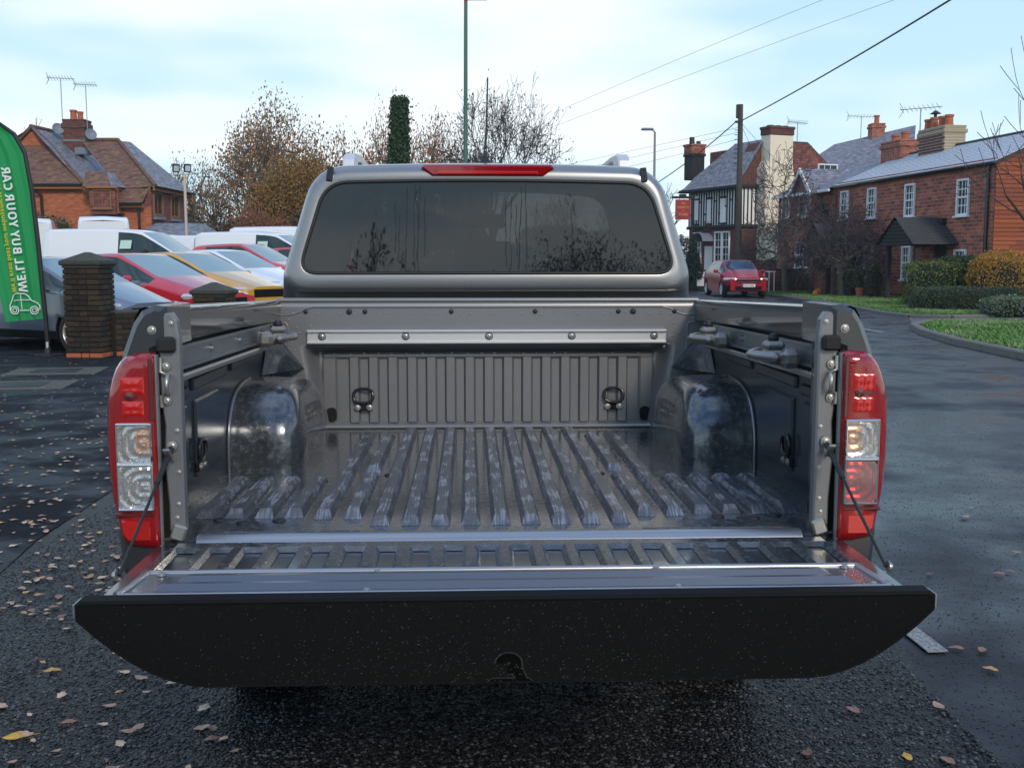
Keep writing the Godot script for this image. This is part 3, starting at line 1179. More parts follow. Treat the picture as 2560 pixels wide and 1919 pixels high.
func make_rear_corner(t: Node3D, s: int) -> void:
	var tf := Transform3D()
	var b := Buf.new()
	# body corner that carries the lamp
	var pl := PackedVector2Array()
	for p in [[.738, .665], [.80, .665], [.818, .69], [.825, .72], [.829, .77], [.834, .9], [.832, 1.09], [.806, 1.19], [.783, 1.25], [.765, 1.276], [.738, 1.288], [.712, 1.286], [.712, 1.20], [.738, 1.19]]:
		pl.push_back(Vector2(s * p[0], p[1]))
	if s < 0:
		pl.reverse()
	b.prism(pl, -0.20, 0.004, tf, 0.012)
	var rc := put("rear_corner", b, M.paint_dark, t)
	b = Buf.new()
	b.rod(Vector3(s * 0.742, 0.68, 0.004), Vector3(s * 0.740, 1.185, 0.004), 0.010, 10)
	put("corner_edge", b, M.paint, rc)
	# jamb plate the tailgate shuts against
	b = Buf.new()
	pl = PackedVector2Array()
	for p in [[.688, .80], [.722, .80], [.722, .86], [.728, .95], [.724, 1.03], [.730, 1.08], [.732, 1.20], [.730, 1.25], [.718, 1.272], [.703, 1.272], [.692, 1.255], [.688, 1.22]]:
		pl.push_back(Vector2(s * p[0], p[1]))
	if s < 0:
		pl.reverse()
	b.prism(pl, -0.03, -0.002, tf, 0.004)
	var jb := put("jamb", b, M.headboard, t)
	b = Buf.new()
	b.box(Vector3(s * 0.731, 0.99, -0.035), Vector3(0.024, 0.42, 0.02))
	put("jamb_recess", b, M.void, jb)
	b = Buf.new()
	b.bevel(Vector3(s * 0.713, 1.205, 0.006), Vector3(0.038, 0.034, 0.022), 0.006)
	put("bump_stop", b, M.rubber, jb)
	b = Buf.new()
	b.bevel(Vector3(s * 0.702, 0.797, 0.0), Vector3(0.032, 0.035, 0.010), 0.004, Basis(Vector3(0, 0, 1), s * 0.3))
	put("hinge_foot", b, M.zinc, jb)
	for q in [[.716, 1.158], [.716, 1.085]]:
		b = Buf.new()
		bolt(b, Vector3(s * q[0], q[1], 0.002), 0.0065)
		put("bolt", b, M.zinc, jb)
	for q in [[.703, 1.25], [.698, 1.02], [.697, .93], [.70, .86], [.704, .83]]:
		b = Buf.new()
		bolt(b, Vector3(s * q[0], q[1], -0.0015), 0.004)
		put("rivet", b, M.zinc, jb)
	b = Buf.new()
	b.tube(PackedVector3Array([Vector3(s * 0.726, 1.178, 0.006), Vector3(s * 0.727, 1.148, 0.006), Vector3(s * 0.712, 1.140, 0.008), Vector3(s * 0.709, 1.132, 0.026), Vector3(s * 0.709, 1.108, 0.026), Vector3(s * 0.712, 1.10, 0.008), Vector3(s * 0.726, 1.096, 0.006), Vector3(s * 0.726, 1.072, 0.006)]), PackedFloat32Array([0.0045]), 8)
	put("latch_striker", b, M.zinc, jb)
	b = Buf.new()
	bolt(b, Vector3(s * 0.742, 1.236, 0.004), 0.0065)
	put("bolt", b, M.zinc, jb)
	# check cable down to the tailgate
	b = Buf.new()
	var c0 := Vector3(s * 0.708, 0.984, 0.012)
	var c1 := Vector3(s * 0.735, 0.792, 0.298)
	b.tube(PackedVector3Array([c0, c0.lerp(c1, 0.3), c0.lerp(c1, 0.3), c1]), PackedFloat32Array([0.0062, 0.0058, 0.0032, 0.0032]), 8)
	var ck := put("check_cable", b, M.black, t)
	b = Buf.new()
	bolt(b, c0 + Vector3(0, 0.004, -0.008), 0.0075)
	b.bevel(c0.lerp(c1, 0.06), Vector3(0.015, 0.05, 0.006), 0.002, Basis(Vector3(1, 0, 0), 0.9))
	bolt(b, c1 + Vector3(s * 0.004, 0, 0), 0.008, Basis(Vector3(0, 0, 1), -PI / 2 * s))
	put("cable_end", b, M.zinc, ck)
	# ---- lamp cluster
	var ys := [0.768, 0.775, 0.79, 0.82, 0.855, 0.89, 0.95, 1.0, 1.04, 1.08, 1.11, 1.135, 1.155, 1.17, 1.181, 1.188]
	var xo := [0.800, 0.815, 0.824, 0.830, 0.836, 0.841, 0.845, 0.846, 0.8455, 0.843, 0.838, 0.831, 0.822, 0.812, 0.800, 0.786]
	b = Buf.new()
	var rings := []
	for i in ys.size():
		var rg := PackedVector3Array()
		var x: float = xo[i]
		var top := 0.0
		if i == 0 or i == ys.size() - 1:
			top = 0.016
		elif i == 1 or i == ys.size() - 2:
			top = 0.006
		for p in [[0.7365, 0.0], [0.7365, 0.020 - top], [0.742, 0.026 - top], [lerpf(0.74, x, 0.5), 0.027 - top], [x - 0.026, 0.024 - top], [x - 0.010, 0.017 - top], [x - 0.002, 0.004], [x, -0.02], [x - 0.001, -0.13]]:
			rg.push_back(Vector3(s * p[0], ys[i], p[1]))
		rings.push_back(rg)
	b.loft(rings, false, s < 0)
	var lp := put("tail_lamp", b, M.red_lens, t)
	# dark joint between the upper cluster and the foot reflector
	b = Buf.new()
	b.bevel(Vector3(s * 0.786, 0.8435, 0.0225), Vector3(0.084, 0.010, 0.012), 0.003)
	put("lamp_joint", b, M.red_dark, lp)
	b = Buf.new()
	b.bevel(Vector3(s * 0.7425, 1.112, 0.0265), Vector3(0.009, 0.135, 0.006), 0.002)
	put("lamp_joint", b, M.red_dark, lp)
	# stop lamp bowl at the top: bright facets with a dark bulb
	for q in [[1.120, 0.030, 0.044], [1.072, 0.026, 0.040]]:
		b = Buf.new()
		rings = []
		for j in 13:
			var rg := PackedVector3Array()
			for i in 17:
				var fx := i / 16.0 * 2 - 1
				var fy := j / 12.0 * 2 - 1
				var ed := maxf(absf(fx), absf(fy))
				var z := 0.0268 + 0.0018 * (1.0 - pow(ed, 6.0)) + 0.0007 * sin(fx * 9.5) * (1.0 - ed) + 0.0006 * sin(fy * 7.0) * (1.0 - ed)
				rg.push_back(Vector3(s * (0.781 + fx * q[2] * 0.56), q[0] + fy * q[1] * 0.62, z))
			rings.push_back(rg)
		b.loft(rings, false, s < 0)
		put("stop_lamp", b, M.red_bright, lp)
	b = Buf.new()
	b.lathe([Vector2(0.0115, 0), Vector2(0.010, 0.004), Vector2(0.0005, 0.006)], Vector3(s * (0.787 if s < 0 else 0.772), 1.098, 0.025), Basis(Vector3(1, 0, 0), PI / 2), 14)
	b.bevel(Vector3(s * 0.785, 1.099, 0.0265), Vector3(0.03, 0.008, 0.003), 0.001)
	put("bulb", b, M.red_dark, lp)
	# foot reflector
	b = Buf.new()
	pl = PackedVector2Array([Vector2(s * 0.754, 0.786), Vector2(s * 0.802, 0.786), Vector2(s * 0.812, 0.80), Vector2(s * 0.816, 0.831), Vector2(s * 0.754, 0.831)])
	if s < 0:
		pl.reverse()
	b.prism(pl, 0.016, 0.0285, tf, 0.003)
	put("reflex_reflector", b, M.red_bright, lp)
	# clear windows: indicator above, reversing lamp (left) or fog lamp (right) below
	for k in 2:
		var y0: float = [0.957, 0.858][k]
		var y1: float = [1.037, 0.950][k]
		b = Buf.new()
		b.tinted = true
		var mx := s * 0.786
		var fog: bool = s > 0 and k == 1
		rings = []
		for j in 25:
			var rg := PackedVector3Array()
			for i in 21:
				var x := lerpf(0.747, 0.814, i / 20.0)
				var y := lerpf(y0, y1, j / 24.0)
				var q := Vector2((x - 0.775) / 0.04, (y - (y0 + y1) / 2) / 0.045)
				var r := q.length()
				var rr := pow(pow(absf((x - 0.760) / 0.05), 2.6) + pow(absf(q.y), 2.6), 1.0 / 2.6)
				var z := 0.0295 + 0.0011 * sin(rr * 17.0) + 0.0008 * sin(x * 760.0) * smoothstep(0.75, 1.0, rr)
				rg.push_back(Vector3(s * x, y, z))
			rings.push_back(rg)
		for j in 24:
			for i in 20:
				var x := lerpf(0.747, 0.814, (i + 0.5) / 20)
				var y := lerpf(y0, y1, (j + 0.5) / 24)
				b.tint = Color(1, 1, 1) * rnd(0.35, 0.7)
				if k == 0 and absf(y - 1.0) < 0.026 and x < 0.776 and (i + j) % 3 > 0:
					b.tint = Color(0.85, 0.30, 0.05)
				if fog:
					b.tint = Color(0.5, 0.003, 0.004) * rnd(0.6, 1.2)
				if s > 0:
					b.quad(rings[j][i], rings[j][i + 1], rings[j + 1][i + 1], rings[j + 1][i])
				else:
					b.quad(rings[j][i + 1], rings[j][i], rings[j + 1][i], rings[j + 1][i + 1])
		b.tint = Color(0.5, 0.5, 0.5)
		var nm: String = "fog_lamp" if fog else "indicator" if k == 0 else "reversing_lamp"
		put(nm, b, M.reflector, lp)
		b = Buf.new()
		var cx := 0.7805
		b.bevel(Vector3(s * cx, y0 - 0.002, 0.031), Vector3(0.073, 0.005, 0.012), 0.002)
		b.bevel(Vector3(s * cx, y1 + 0.002, 0.031), Vector3(0.073, 0.005, 0.012), 0.002)
		b.bevel(Vector3(s * 0.7445, (y0 + y1) / 2, 0.031), Vector3(0.005, y1 - y0 + 0.008, 0.012), 0.002)
		b.bevel(Vector3(s * 0.816, (y0 + y1) / 2, 0.029), Vector3(0.004, y1 - y0 + 0.004, 0.010), 0.002)
		put("lamp_surround", b, M.chrome if not fog else M.alloy_dull, lp)
		b = Buf.new()
		pl = PackedVector2Array([Vector2(s * 0.747, y0), Vector2(s * 0.806, y0), Vector2(s * 0.814, y0 + 0.008), Vector2(s * 0.814, y1 - 0.008), Vector2(s * 0.806, y1), Vector2(s * 0.747, y1)])
		if s < 0:
			pl.reverse()
		b.prism(pl, 0.0345, 0.0365, tf)
		put("lens", b, M.lens, lp)


func make_tailgate(t: Node3D) -> void:
	var b := Buf.new()
	# painted body of the gate, lying open: the outer skin is underneath
	b.prism(gate_outline(0.772, 0.0), 0.012, 0.452, Transform3D(), 0.004)
	var tg := put("tailgate", b, M.paint_dark, t)
	# pressed inner panel: bands and bars leave sunken slots between them
	b = Buf.new()
	b.frus(Vector3(0, 0.7735, 0.050), Vector2(0.70, 0.032), Vector2(0.694, 0.018), 0.009)
	b.frus(Vector3(0, 0.7735, 0.243), Vector2(0.712, 0.012), Vector2(0.706, 0.006), 0.009)
	put("inner_panel", b, M.bed, tg)
	for k in 21:
		b = Buf.new()
		b.frus(Vector3(-0.70 + k * 0.07, 0.7735, 0.152), Vector2(0.0185, 0.084), Vector2(0.0095, 0.083), 0.009)
		put("rib", b, M.bed, tg)
	# access plate with two long ridges
	b = Buf.new()
	b.hexa([Vector3(-0.706, 0.7735, 0.256), Vector3(0.706, 0.7735, 0.256), Vector3(0.720, 0.7735, 0.418), Vector3(-0.720, 0.7735, 0.418), Vector3(-0.700, 0.785, 0.259), Vector3(0.700, 0.785, 0.259), Vector3(0.713, 0.785, 0.414), Vector3(-0.713, 0.785, 0.414)])
	var ap := put("access_plate", b, M.trimplate, tg)
	b = Buf.new()
	var cor := [Vector3(-0.688, 0.785, 0.265), Vector3(0.688, 0.785, 0.265), Vector3(0.702, 0.785, 0.409), Vector3(-0.702, 0.785, 0.409)]
	for k in 4:
		b.rod(cor[k], cor[(k + 1) % 4], 0.0065, 8)
	put("bead", b, M.steel, ap)
	for q in [[0.318, 0.62, 0.013], [0.368, 0.65, 0.013]]:
		b = Buf.new()
		b.frus(Vector3(0, 0.785, q[0]), Vector2(q[1], q[2]), Vector2(q[1] - 0.022, q[2] * 0.35), 0.012)
		put("ridge", b, M.trimplate, ap)
	for q in [[-0.66, 0.282], [-0.25, 0.28], [0.29, 0.28], [0.66, 0.282], [-0.674, 0.395], [-0.26, 0.396], [0.31, 0.396], [0.674, 0.395]]:
		b = Buf.new()
		bolt(b, Vector3(q[0], 0.786, q[1]), 0.006, Basis())
		put("screw", b, M.zinc, ap)
	# black grained plastic cap along the top edge of the gate, facing the viewer
	var fine := gate_outline(0.797, 0.004)
	b = Buf.new()
	b.prism(fine, 0.436, 0.488, Transform3D(), 0.0)
	var cp := put("edge_cap", b, M.trim, tg)
	b = Buf.new()
	var np := 48
	var prev := []
	for k in np + 1:
		var x := lerpf(-0.744, 0.744, k / float(np))
		var lo := gate_under(x) - 0.001
		var col := []
		for j in 7:
			var f := j / 6.0
			var y := lerpf(lo, 0.7945, f)
			col.push_back([Vector3(x, y, 0.4895 + 0.005 * sin(PI * f) - (0.0 if j > 0 and j < 6 else 0.001)), Vector2(x / 1.5 + 0.5, (0.80 - y) / 0.16)])
		if k:
			for j in 6:
				var p := [prev[j], col[j], col[j + 1], prev[j + 1]]
				var nn := Vector3(0, (f_slope(j)), 1).normalized()
				b.squad([p[0][0], p[1][0], p[2][0], p[3][0]], [nn, nn, nn, nn], [p[0][1], p[1][1], p[2][1], p[3][1]])
		prev = col
	put("cap_face", b, M.cap, cp)
	b = Buf.new()
	var up := PackedVector3Array()
	for k in 41:
		var x := lerpf(-0.742, 0.742, k / 40.0)
		up.push_back(Vector3(x, 0.797 , 0.484))
	b.tube(up, PackedFloat32Array([0.0055]), 8)
	put("cap_lip", b, M.trim, cp)
	for s in [-1, 1]:
		b = Buf.new()
		b.bevel(Vector3(s * 0.751, 0.784, 0.468), Vector3(0.006, 0.026, 0.04), 0.002)
		put("end_plug", b, M.alloy_dull, tg)


func f_slope(j: int) -> float:
	return -0.06 + 0.02 * j


func make_cab(t: Node3D) -> void:
	var b := Buf.new()
	var specs := [
		[1.337, 1.668, 0.700, 0.598, 0.075, 0.085, -1.700, -1.740, 0.010],
		[1.327, 1.676, 0.710, 0.606, 0.08, 0.09, -1.694, -1.736, 0.010],
		[1.290, 1.698, 0.742, 0.622, 0.09, 0.10, -1.692, -1.738, 0.010],
		[1.272, 1.716, 0.768, 0.632, 0.10, 0.11, -1.706, -1.748, 0.012],
		[1.262, 1.726, 0.788, 0.640, 0.11, 0.115, -1.755, -1.768, 0.014],
		[1.254, 1.732, 0.804, 0.646, 0.115, 0.118, -1.84, -1.81, 0.016],
		[1.10, 1.738, 0.826, 0.653, 0.12, 0.12, -1.95, -1.90, 0.018],
		[1.0, 1.752, 0.84, 0.662, 0.05, 0.12, -2.35, -2.35, 0.02],
		[1.0, 1.745, 0.84, 0.662, 0.05, 0.12, -2.9, -2.9, 0.02],
		[1.0, 1.725, 0.85, 0.64, 0.05, 0.10, -3.75, -3.02, 0.03],
		[1.04, 1.69, 0.80, 0.60, 0.05, 0.10, -3.78, -3.06, 0.03]]
	var rings := []
	for q in specs:
		rings.push_back(ring_shape(q[0], q[1], q[2], q[3], q[4], q[5], q[6], q[7], q[8]))
	b.loft(rings)
	var cab := put("cab", b, M.paint, t)
	b = Buf.new()
	b.fan(rings[0])
	put("rear_window", b, M.tint, cab)
	for q in [[-0.345, 1.60, 1.41], [-0.328, 1.55, 1.38], [-0.300, 1.655, 1.345], [-0.272, 1.665, 1.345], [-0.262, 1.64, 1.50], [-0.252, 1.66, 1.34], [-0.232, 1.62, 1.40], [0.068, 1.60, 1.36], [0.092, 1.62, 1.36], [0.103, 1.59, 1.40], [0.124, 1.66, 1.35], [0.140, 1.665, 1.35]]:
		b = Buf.new()
		rng.seed = int(q[0] * 1000 + 4000)
		var tp := PackedVector3Array()
		var tr2 := PackedFloat32Array()
		var wx: float = q[0]
		for k in 15:
			var y: float = lerpf(q[1], q[2], k / 14.0)
			wx += rnd(-0.003, 0.003)
			tp.push_back(Vector3(wx, y, -1.7 - 0.04 * (y - 1.337) / 0.331 + 0.0005))
			tr2.push_back(rnd(0.0008, 0.0026))
		b.tube(tp, tr2, 5)
		put("water_trail", b, M.black_gloss, cab)
	b = Buf.new()
	var seal := PackedVector3Array(rings[0])
	seal.push_back(seal[0])
	b.tube(seal, PackedFloat32Array([0.007]), 6, false)
	put("window_seal", b, M.black, cab)
	b = Buf.new()
	b.fan(rings[-1], true)
	put("windscreen", b, M.clear_glass, cab)
	for s in [-1, 1]:
		for q in [[-2.02, -2.52], [-2.60, -3.3]]:
			b = Buf.new()
			var lo := Vector3(s * 0.806, 1.29, 0)
			var hi := Vector3(s * 0.703, 1.66, 0)
			var p0 := lo + Vector3(0, 0, q[0])
			var p1 := lo + Vector3(0, 0, q[1])
			var p2 := hi + Vector3(0, 0, maxf(q[1], -2.95))
			var p3 := hi + Vector3(0, 0, q[0])
			if s > 0:
				b.quad(p0, p1, p2, p3)
			else:
				b.quad(p1, p0, p3, p2)
			put("side_window", b, M.side_glass, cab)
		# black joint in the roof corner
		b = Buf.new()
		b.bevel(Vector3(s * 0.581, 1.700, -1.738), Vector3(0.024, 0.054, 0.012), 0.003, Basis(Vector3(0, 0, 1), s * 0.12) * Basis(Vector3(1, 0, 0), -0.12))
		put("roof_joint", b, M.black_gloss, cab)
		# roof rail
		b = Buf.new()
		var pl := PackedVector2Array()
		for p in [[1.93, 1.735], [1.945, 1.772], [1.97, 1.792], [2.02, 1.803], [2.2, 1.81], [2.9, 1.80], [2.98, 1.74], [2.93, 1.74], [2.86, 1.775], [2.2, 1.785], [2.10, 1.776], [2.06, 1.735]]:
			pl.push_back(Vector2(-p[0], p[1]))
		pl.reverse()
		b.prism(pl, -0.022, 0.022, Transform3D(Basis(Vector3(0, 0, 1), Vector3(0, 1, 0), Vector3(-1, 0, 0)), Vector3(s * 0.535, 0, 0)), 0.006)
		put("roof_rail", b, M.alloy, cab)
		b = Buf.new()
		b.bevel(Vector3(s * 0.885, 1.30, -3.45), Vector3(0.10, 0.2, 0.2), 0.04)
		put("door_mirror", b, M.paint_dark, cab)
	# high brake lamp
	b = Buf.new()
	b.prism(PackedVector2Array([Vector2(-0.205, 1.694), Vector2(0.205, 1.694), Vector2(0.245, 1.724), Vector2(0.235, 1.735), Vector2(-0.235, 1.735), Vector2(-0.245, 1.724)]), -1.80, -1.728, Transform3D(), 0.006)
	var hl := put("high_brake_lamp", b, M.red_lens, cab)
	b = Buf.new()
	b.bevel(Vector3(0, 1.706, -1.7265), Vector3(0.37, 0.011, 0.005), 0.002)
	put("lamp_strip", b, M.red_bright, hl)
	# aerial
	b = Buf.new()
	b.lathe([Vector2(0.027, 0), Vector2(0.025, 0.012), Vector2(0.014, 0.03), Vector2(0.008, 0.042), Vector2(0.006, 0.06)], Vector3(-0.005, 1.755, -2.02), Basis(), 16)
	b.tube(PackedVector3Array([Vector3(-0.005, 1.82, -2.02), Vector3(0.0, 1.90, -2.025), Vector3(0.006, 2.10, -2.04)]), PackedFloat32Array([0.006, 0.004, 0.003]), 6)
	put("roof_aerial", b, M.black, cab)
	# seats
	for q in [[-0.42, -2.25], [0.42, -2.25], [0.0, -2.25], [-0.38, -2.95], [0.38, -2.95]]:
		b = Buf.new()
		var front: bool = q[1] < -2.5
		var top := 1.34 if front else 1.26
		b.bevel(Vector3(q[0], top - 0.22, q[1]), Vector3(0.46 if front else 0.42, 0.5, 0.14), 0.05)
		b.bevel(Vector3(q[0], top + 0.13, q[1]), Vector3(0.26, 0.15, 0.09), 0.035)
		b.rod(Vector3(q[0] - 0.06, top, q[1]), Vector3(q[0] - 0.06, top + 0.1, q[1]), 0.007)
		b.rod(Vector3(q[0] + 0.06, top, q[1]), Vector3(q[0] + 0.06, top + 0.1, q[1]), 0.007)
		put("seat", b, M.seat, cab)
	b = Buf.new()
	b.bevel(Vector3(0, 1.0, -3.55), Vector3(1.5, 0.3, 0.3), 0.08)
	put("dashboard", b, M.seat, cab)
	b = Buf.new()
	ring_tie(b, Vector3(0.36, 1.15, -3.36), 0.18, 0.18, 0.015, Basis(Vector3(1, 0, 0), -0.4))
	put("steering_wheel", b, M.seat, cab)
	b = Buf.new()
	b.bevel(Vector3(0, 1.58, -3.12), Vector3(0.22, 0.07, 0.02), 0.01)
	put("interior_mirror", b, M.seat, cab)


func make_truck_running_gear(t: Node3D) -> void:
	var b := Buf.new()
	b.bevel(Vector3(0, 0.82, -2.75), Vector3(1.67, 0.66, 2.0), 0.06)
	b.bevel(Vector3(0, 0.80, -4.3), Vector3(1.66, 0.62, 1.25), 0.10)
	put("lower_body", b, M.paint, t)
	for s in [-1, 1]:
		for z in [-1.25, -4.35]:
			b = Buf.new()
			var arcs := []
			for q in [[0.78, 0.405], [0.875, 0.41], [0.888, 0.425], [0.885, 0.45], [0.842, 0.475]]:
				var rg := PackedVector3Array()
				for k in 21:
					var a := -0.25 + (PI + 0.5) * k / 20
					rg.push_back(Vector3(s * q[0], 0.40 + sin(a) * q[1], z + cos(a) * q[1]))
				arcs.push_back(rg)
			b.loft(arcs, false, s < 0)
			put("arch_flare", b, M.paint, t)
		for q in [[-2.30, 0.12], [-3.15, 0.12]]:
			b = Buf.new()
			b.bevel(Vector3(s * 0.845, 1.06, q[0]), Vector3(0.035, 0.03, 0.17), 0.012)
			put("door_handle", b, M.paint_dark, t)
		for z in [-1.76, -2.58, -3.5]:
			b = Buf.new()
			b.box(Vector3(s * 0.836, 0.86, z), Vector3(0.006, 0.56, 0.008))
			put("door_seam", b, M.void, t)
	b = Buf.new()
	b.bevel(Vector3(0, 0.62, -0.02), Vector3(1.50, 0.16, 0.12), 0.03)
	put("rear_bumper", b, M.black, t)
	b = Buf.new()
	for s in [-1, 1]:
		b.box(Vector3(s * 0.45, 0.58, -2.3), Vector3(0.09, 0.14, 4.3))
	b.box(Vector3(0, 0.68, -0.9), Vector3(1.42, 0.06, 1.5))
	b.rod(Vector3(-0.7, 0.38, -1.25), Vector3(0.7, 0.38, -1.25), 0.06, 10)
	b.lathe([Vector2(0.02, -0.12), Vector2(0.13, -0.06), Vector2(0.15, 0), Vector2(0.13, 0.06), Vector2(0.02, 0.12)], Vector3(0, 0.38, -1.25), Basis(Vector3(1, 0, 0), PI / 2), 14)
	put("chassis", b, M.void, t)
	for z in [-1.25, -4.35]:
		for s in [-1, 1]:
			b = Buf.new()
			var ax := Basis(Vector3(0, 0, 1), -PI / 2 * s)
			var m := Vector3(s * 0.735, 0.372, z)
			b.lathe([Vector2(0.22, -0.12), Vector2(0.33, -0.13), Vector2(0.362, -0.11), Vector2(0.372, -0.07), Vector2(0.374, 0), Vector2(0.372, 0.07), Vector2(0.362, 0.11), Vector2(0.33, 0.13), Vector2(0.22, 0.12)], m, ax, 36)
			var ty := put("wheel", b, M.rubber, t)
			b = Buf.new()
			for k in 40:
				var a := TAU * k / 40
				for q in [-0.085, -0.03, 0.03, 0.085]:
					b.box(m + Vector3(q, cos(a + q) * 0.374, sin(a + q) * 0.374), Vector3(0.045, 0.012, 0.035), Basis(Vector3(1, 0, 0), a + q))
			tag(put("tread_block", b, M.rubber, ty), "", "", "", "stuff")
			b = Buf.new()
			b.lathe([Vector2(0.02, 0.08), Vector2(0.08, 0.085), Vector2(0.09, 0.06), Vector2(0.19, 0.05), Vector2(0.215, 0.10), Vector2(0.225, 0.12)], m, ax, 24)
			put("rim", b, M.alloy_dull, ty)


func make_car(called: String, label: String, category: String, paint: String, P: Dictionary, at: Vector3, turn: float, group: String) -> Node3D:
	# P.key: rows of [metres from the nose, belt, top, half width, half roof width, kind]
	# kind of the stretch behind a row: 0 bonnet or tail, 1 windscreen, 2 cabin with side glass, 3 rear screen, 4 cabin without glass, 5 pillar
	var t := thing(called, label, category, at, turn, group)
	var key: Array = P.key
	var L: float = key[-1][0]
	var ra: float = P.get("arch", 0.36)
	var wr: float = P.get("wheel", 0.315)
	var wx := [P.get("front", 0.84), P.get("front", 0.84) + P.get("base", 2.55)]
	var xs := []
	for q in key:
		xs.push_back(q[0])
	for w in wx:
		for f in [-1.0, -0.97, -0.8, -0.5, 0.0, 0.5, 0.8, 0.97, 1.0]:
			xs.push_back(w + f * ra)
	for k in 40:
		xs.push_back(L * k / 40)
	xs.sort()
	var rows := []
	var kinds := []
	var half: float = P.w
	for x in xs:
		if rows.size() and x - rows[-1][0].x < 0.012 and not (x in [key[0][0], L]):
			var iskey := false
			for q in key:
				if is_equal_approx(q[0], x):
					iskey = true
			if not iskey:
				continue
			rows.pop_back()
			kinds.pop_back()
		var k := 0
		while k < key.size() - 2 and x >= key[k + 1][0] - 0.0001:
			k += 1
		var f := clampf((x - key[k][0]) / (key[k + 1][0] - key[k][0]), 0, 1)
		var q := []
		for c in 5:
			var y0: float = key[maxi(k - 1, 0)][c]
			var y1: float = key[k][c]
			var y2: float = key[k + 1][c]
			var y3: float = key[mini(k + 2, key.size() - 1)][c]
			q.push_back(lerpf(y1, y2, f) if key[k][5] in [1, 3] or c == 0 else lerpf(cubic_interpolate(y1, y2, y0, y3, f), lerpf(y1, y2, f), 0.35))
		var belt: float = q[1]
		var top: float = q[2]
		var w: float = half * q[3]
		var rw: float = half * q[4]
		var h := top - belt
		var low: float = P.get("sill", 0.2) + 0.0
		if x < 0.35:
			low += 0.06 * (0.35 - x) / 0.35
		for c in wx:
			if absf(x - c) < ra:
				low = maxf(low, wr + sqrt(ra * ra - (x - c) * (x - c)))
		var s1 := maxf(0.33, low + 0.02)
		var s2 := maxf(minf(0.60, belt - 0.1), s1 + 0.02)
		var s3 := maxf(belt - 0.04, s2 + 0.01)
		var X: float = L / 2 - x
		var up := belt + h * (0.5 + 0.36 * clampf(h / 0.3, 0, 1))
		var r := PackedVector3Array([Vector3(X, low, w * 0.965), Vector3(X, s1, w), Vector3(X, s2, w * 1.005), Vector3(X, s3, w * 0.97), Vector3(X, maxf(belt, s3 + 0.005), w * 0.94), Vector3(X, up, rw), Vector3(X, lerpf(up, top, 0.8), rw - 0.06), Vector3(X, top, 0)])
		for j in range(6, -1, -1):
			r.push_back(Vector3(r[j].x, r[j].y, -r[j].z))
		# slots of the row: 0..6 one side, 7 the ridge, 8..14 the other side
		rows.push_back(r)
		kinds.push_back(key[k][5])
	var nrm := []
	for i in rows.size():
		var line := PackedVector3Array()
		for j in 15:
			var du: Vector3 = rows[mini(i + 1, rows.size() - 1)][j] - rows[maxi(i - 1, 0)][j]
			var dv: Vector3 = rows[i][mini(j + 1, 14)] - rows[i][maxi(j - 1, 0)]
			line.push_back(dv.cross(du).normalized() * -1.0)
		nrm.push_back(line)
	var parts := {}
	for i in rows.size() - 1:
		var mid: float = L / 2 - (rows[i][0].x + rows[i + 1][0].x) / 2
		for j in 14:
			var m := "body"
			var jj := mini(j, 13 - j)
			if jj == 4 and kinds[i] in [1, 2]:
				m = "side_window_left" if j < 7 else "side_window_right"
			elif jj == 4 and kinds[i] == 5:
				m = "pillar"
			elif jj == 6 and kinds[i] == 1:
				m = "windscreen"
			elif jj == 6 and kinds[i] == 3:
				m = "rear_window"
			elif jj == 0 and P.has("clad"):
				m = "sill_trim_left" if j < 7 else "sill_trim_right"
			if not parts.has(m):
				parts[m] = Buf.new()
			var p := [rows[i][j], rows[i + 1][j], rows[i + 1][j + 1], rows[i][j + 1]]
			var q := [nrm[i][j], nrm[i + 1][j], nrm[i + 1][j + 1], nrm[i][j + 1]]
			parts[m].squad(p, q, [Vector2(), Vector2(), Vector2(), Vector2()])
	# nose and tail
	for e in [0, rows.size() - 1]:
		var r: PackedVector3Array = rows[e]
		for j in 7:
			var p := [r[j], r[14 - j], r[13 - j], r[j + 1]]
			if e > 0:
				p.reverse()
			var bf: Buf = parts["body"]
			if j == 6:
				bf.tri(p[0], p[1], p[2])
			else:
				bf.quad(p[3], p[2], p[1], p[0]) if e == 0 else bf.quad(p[3], p[2], p[1], p[0])
	var mats := {"body": paint, "windscreen": P.get("glass", "frost_glass"), "rear_window": P.get("glass", "frost_glass"), "pillar": "black_gloss", "headlamp": "headlamp", "side_window": "side_glass", "sill_trim": "trim"}
	for m in parts:
		var nm: String = m.trim_suffix("_left").trim_suffix("_right")
		put(nm, parts[m], M[mats[nm]], t)
	var b := Buf.new()
	b.box(Vector3(0, 0.42, 0), Vector3(L - 0.5, 0.42, half * 1.5))
	put("underbody", b, M.void, t)
	# front: grilles, plate
	b = Buf.new()
	var nw: float = half * key[0][3]
	b.bevel(Vector3(L / 2 + 0.004, 0.36, 0), Vector3(0.03, 0.16, nw * 1.5), 0.012)
	b.bevel(Vector3(L / 2 + 0.002, key[0][1] - 0.06, 0), Vector3(0.03, P.get("grille", 0.10), nw * 1.35), 0.012)
	put("grille", b, M.trim, t)
	b = Buf.new()
	b.bevel(Vector3(L / 2 + 0.022, P.get("plate_y", 0.43), 0), Vector3(0.012, 0.115, 0.52), 0.003)
	var pt := put("number_plate", b, M.plate, t)
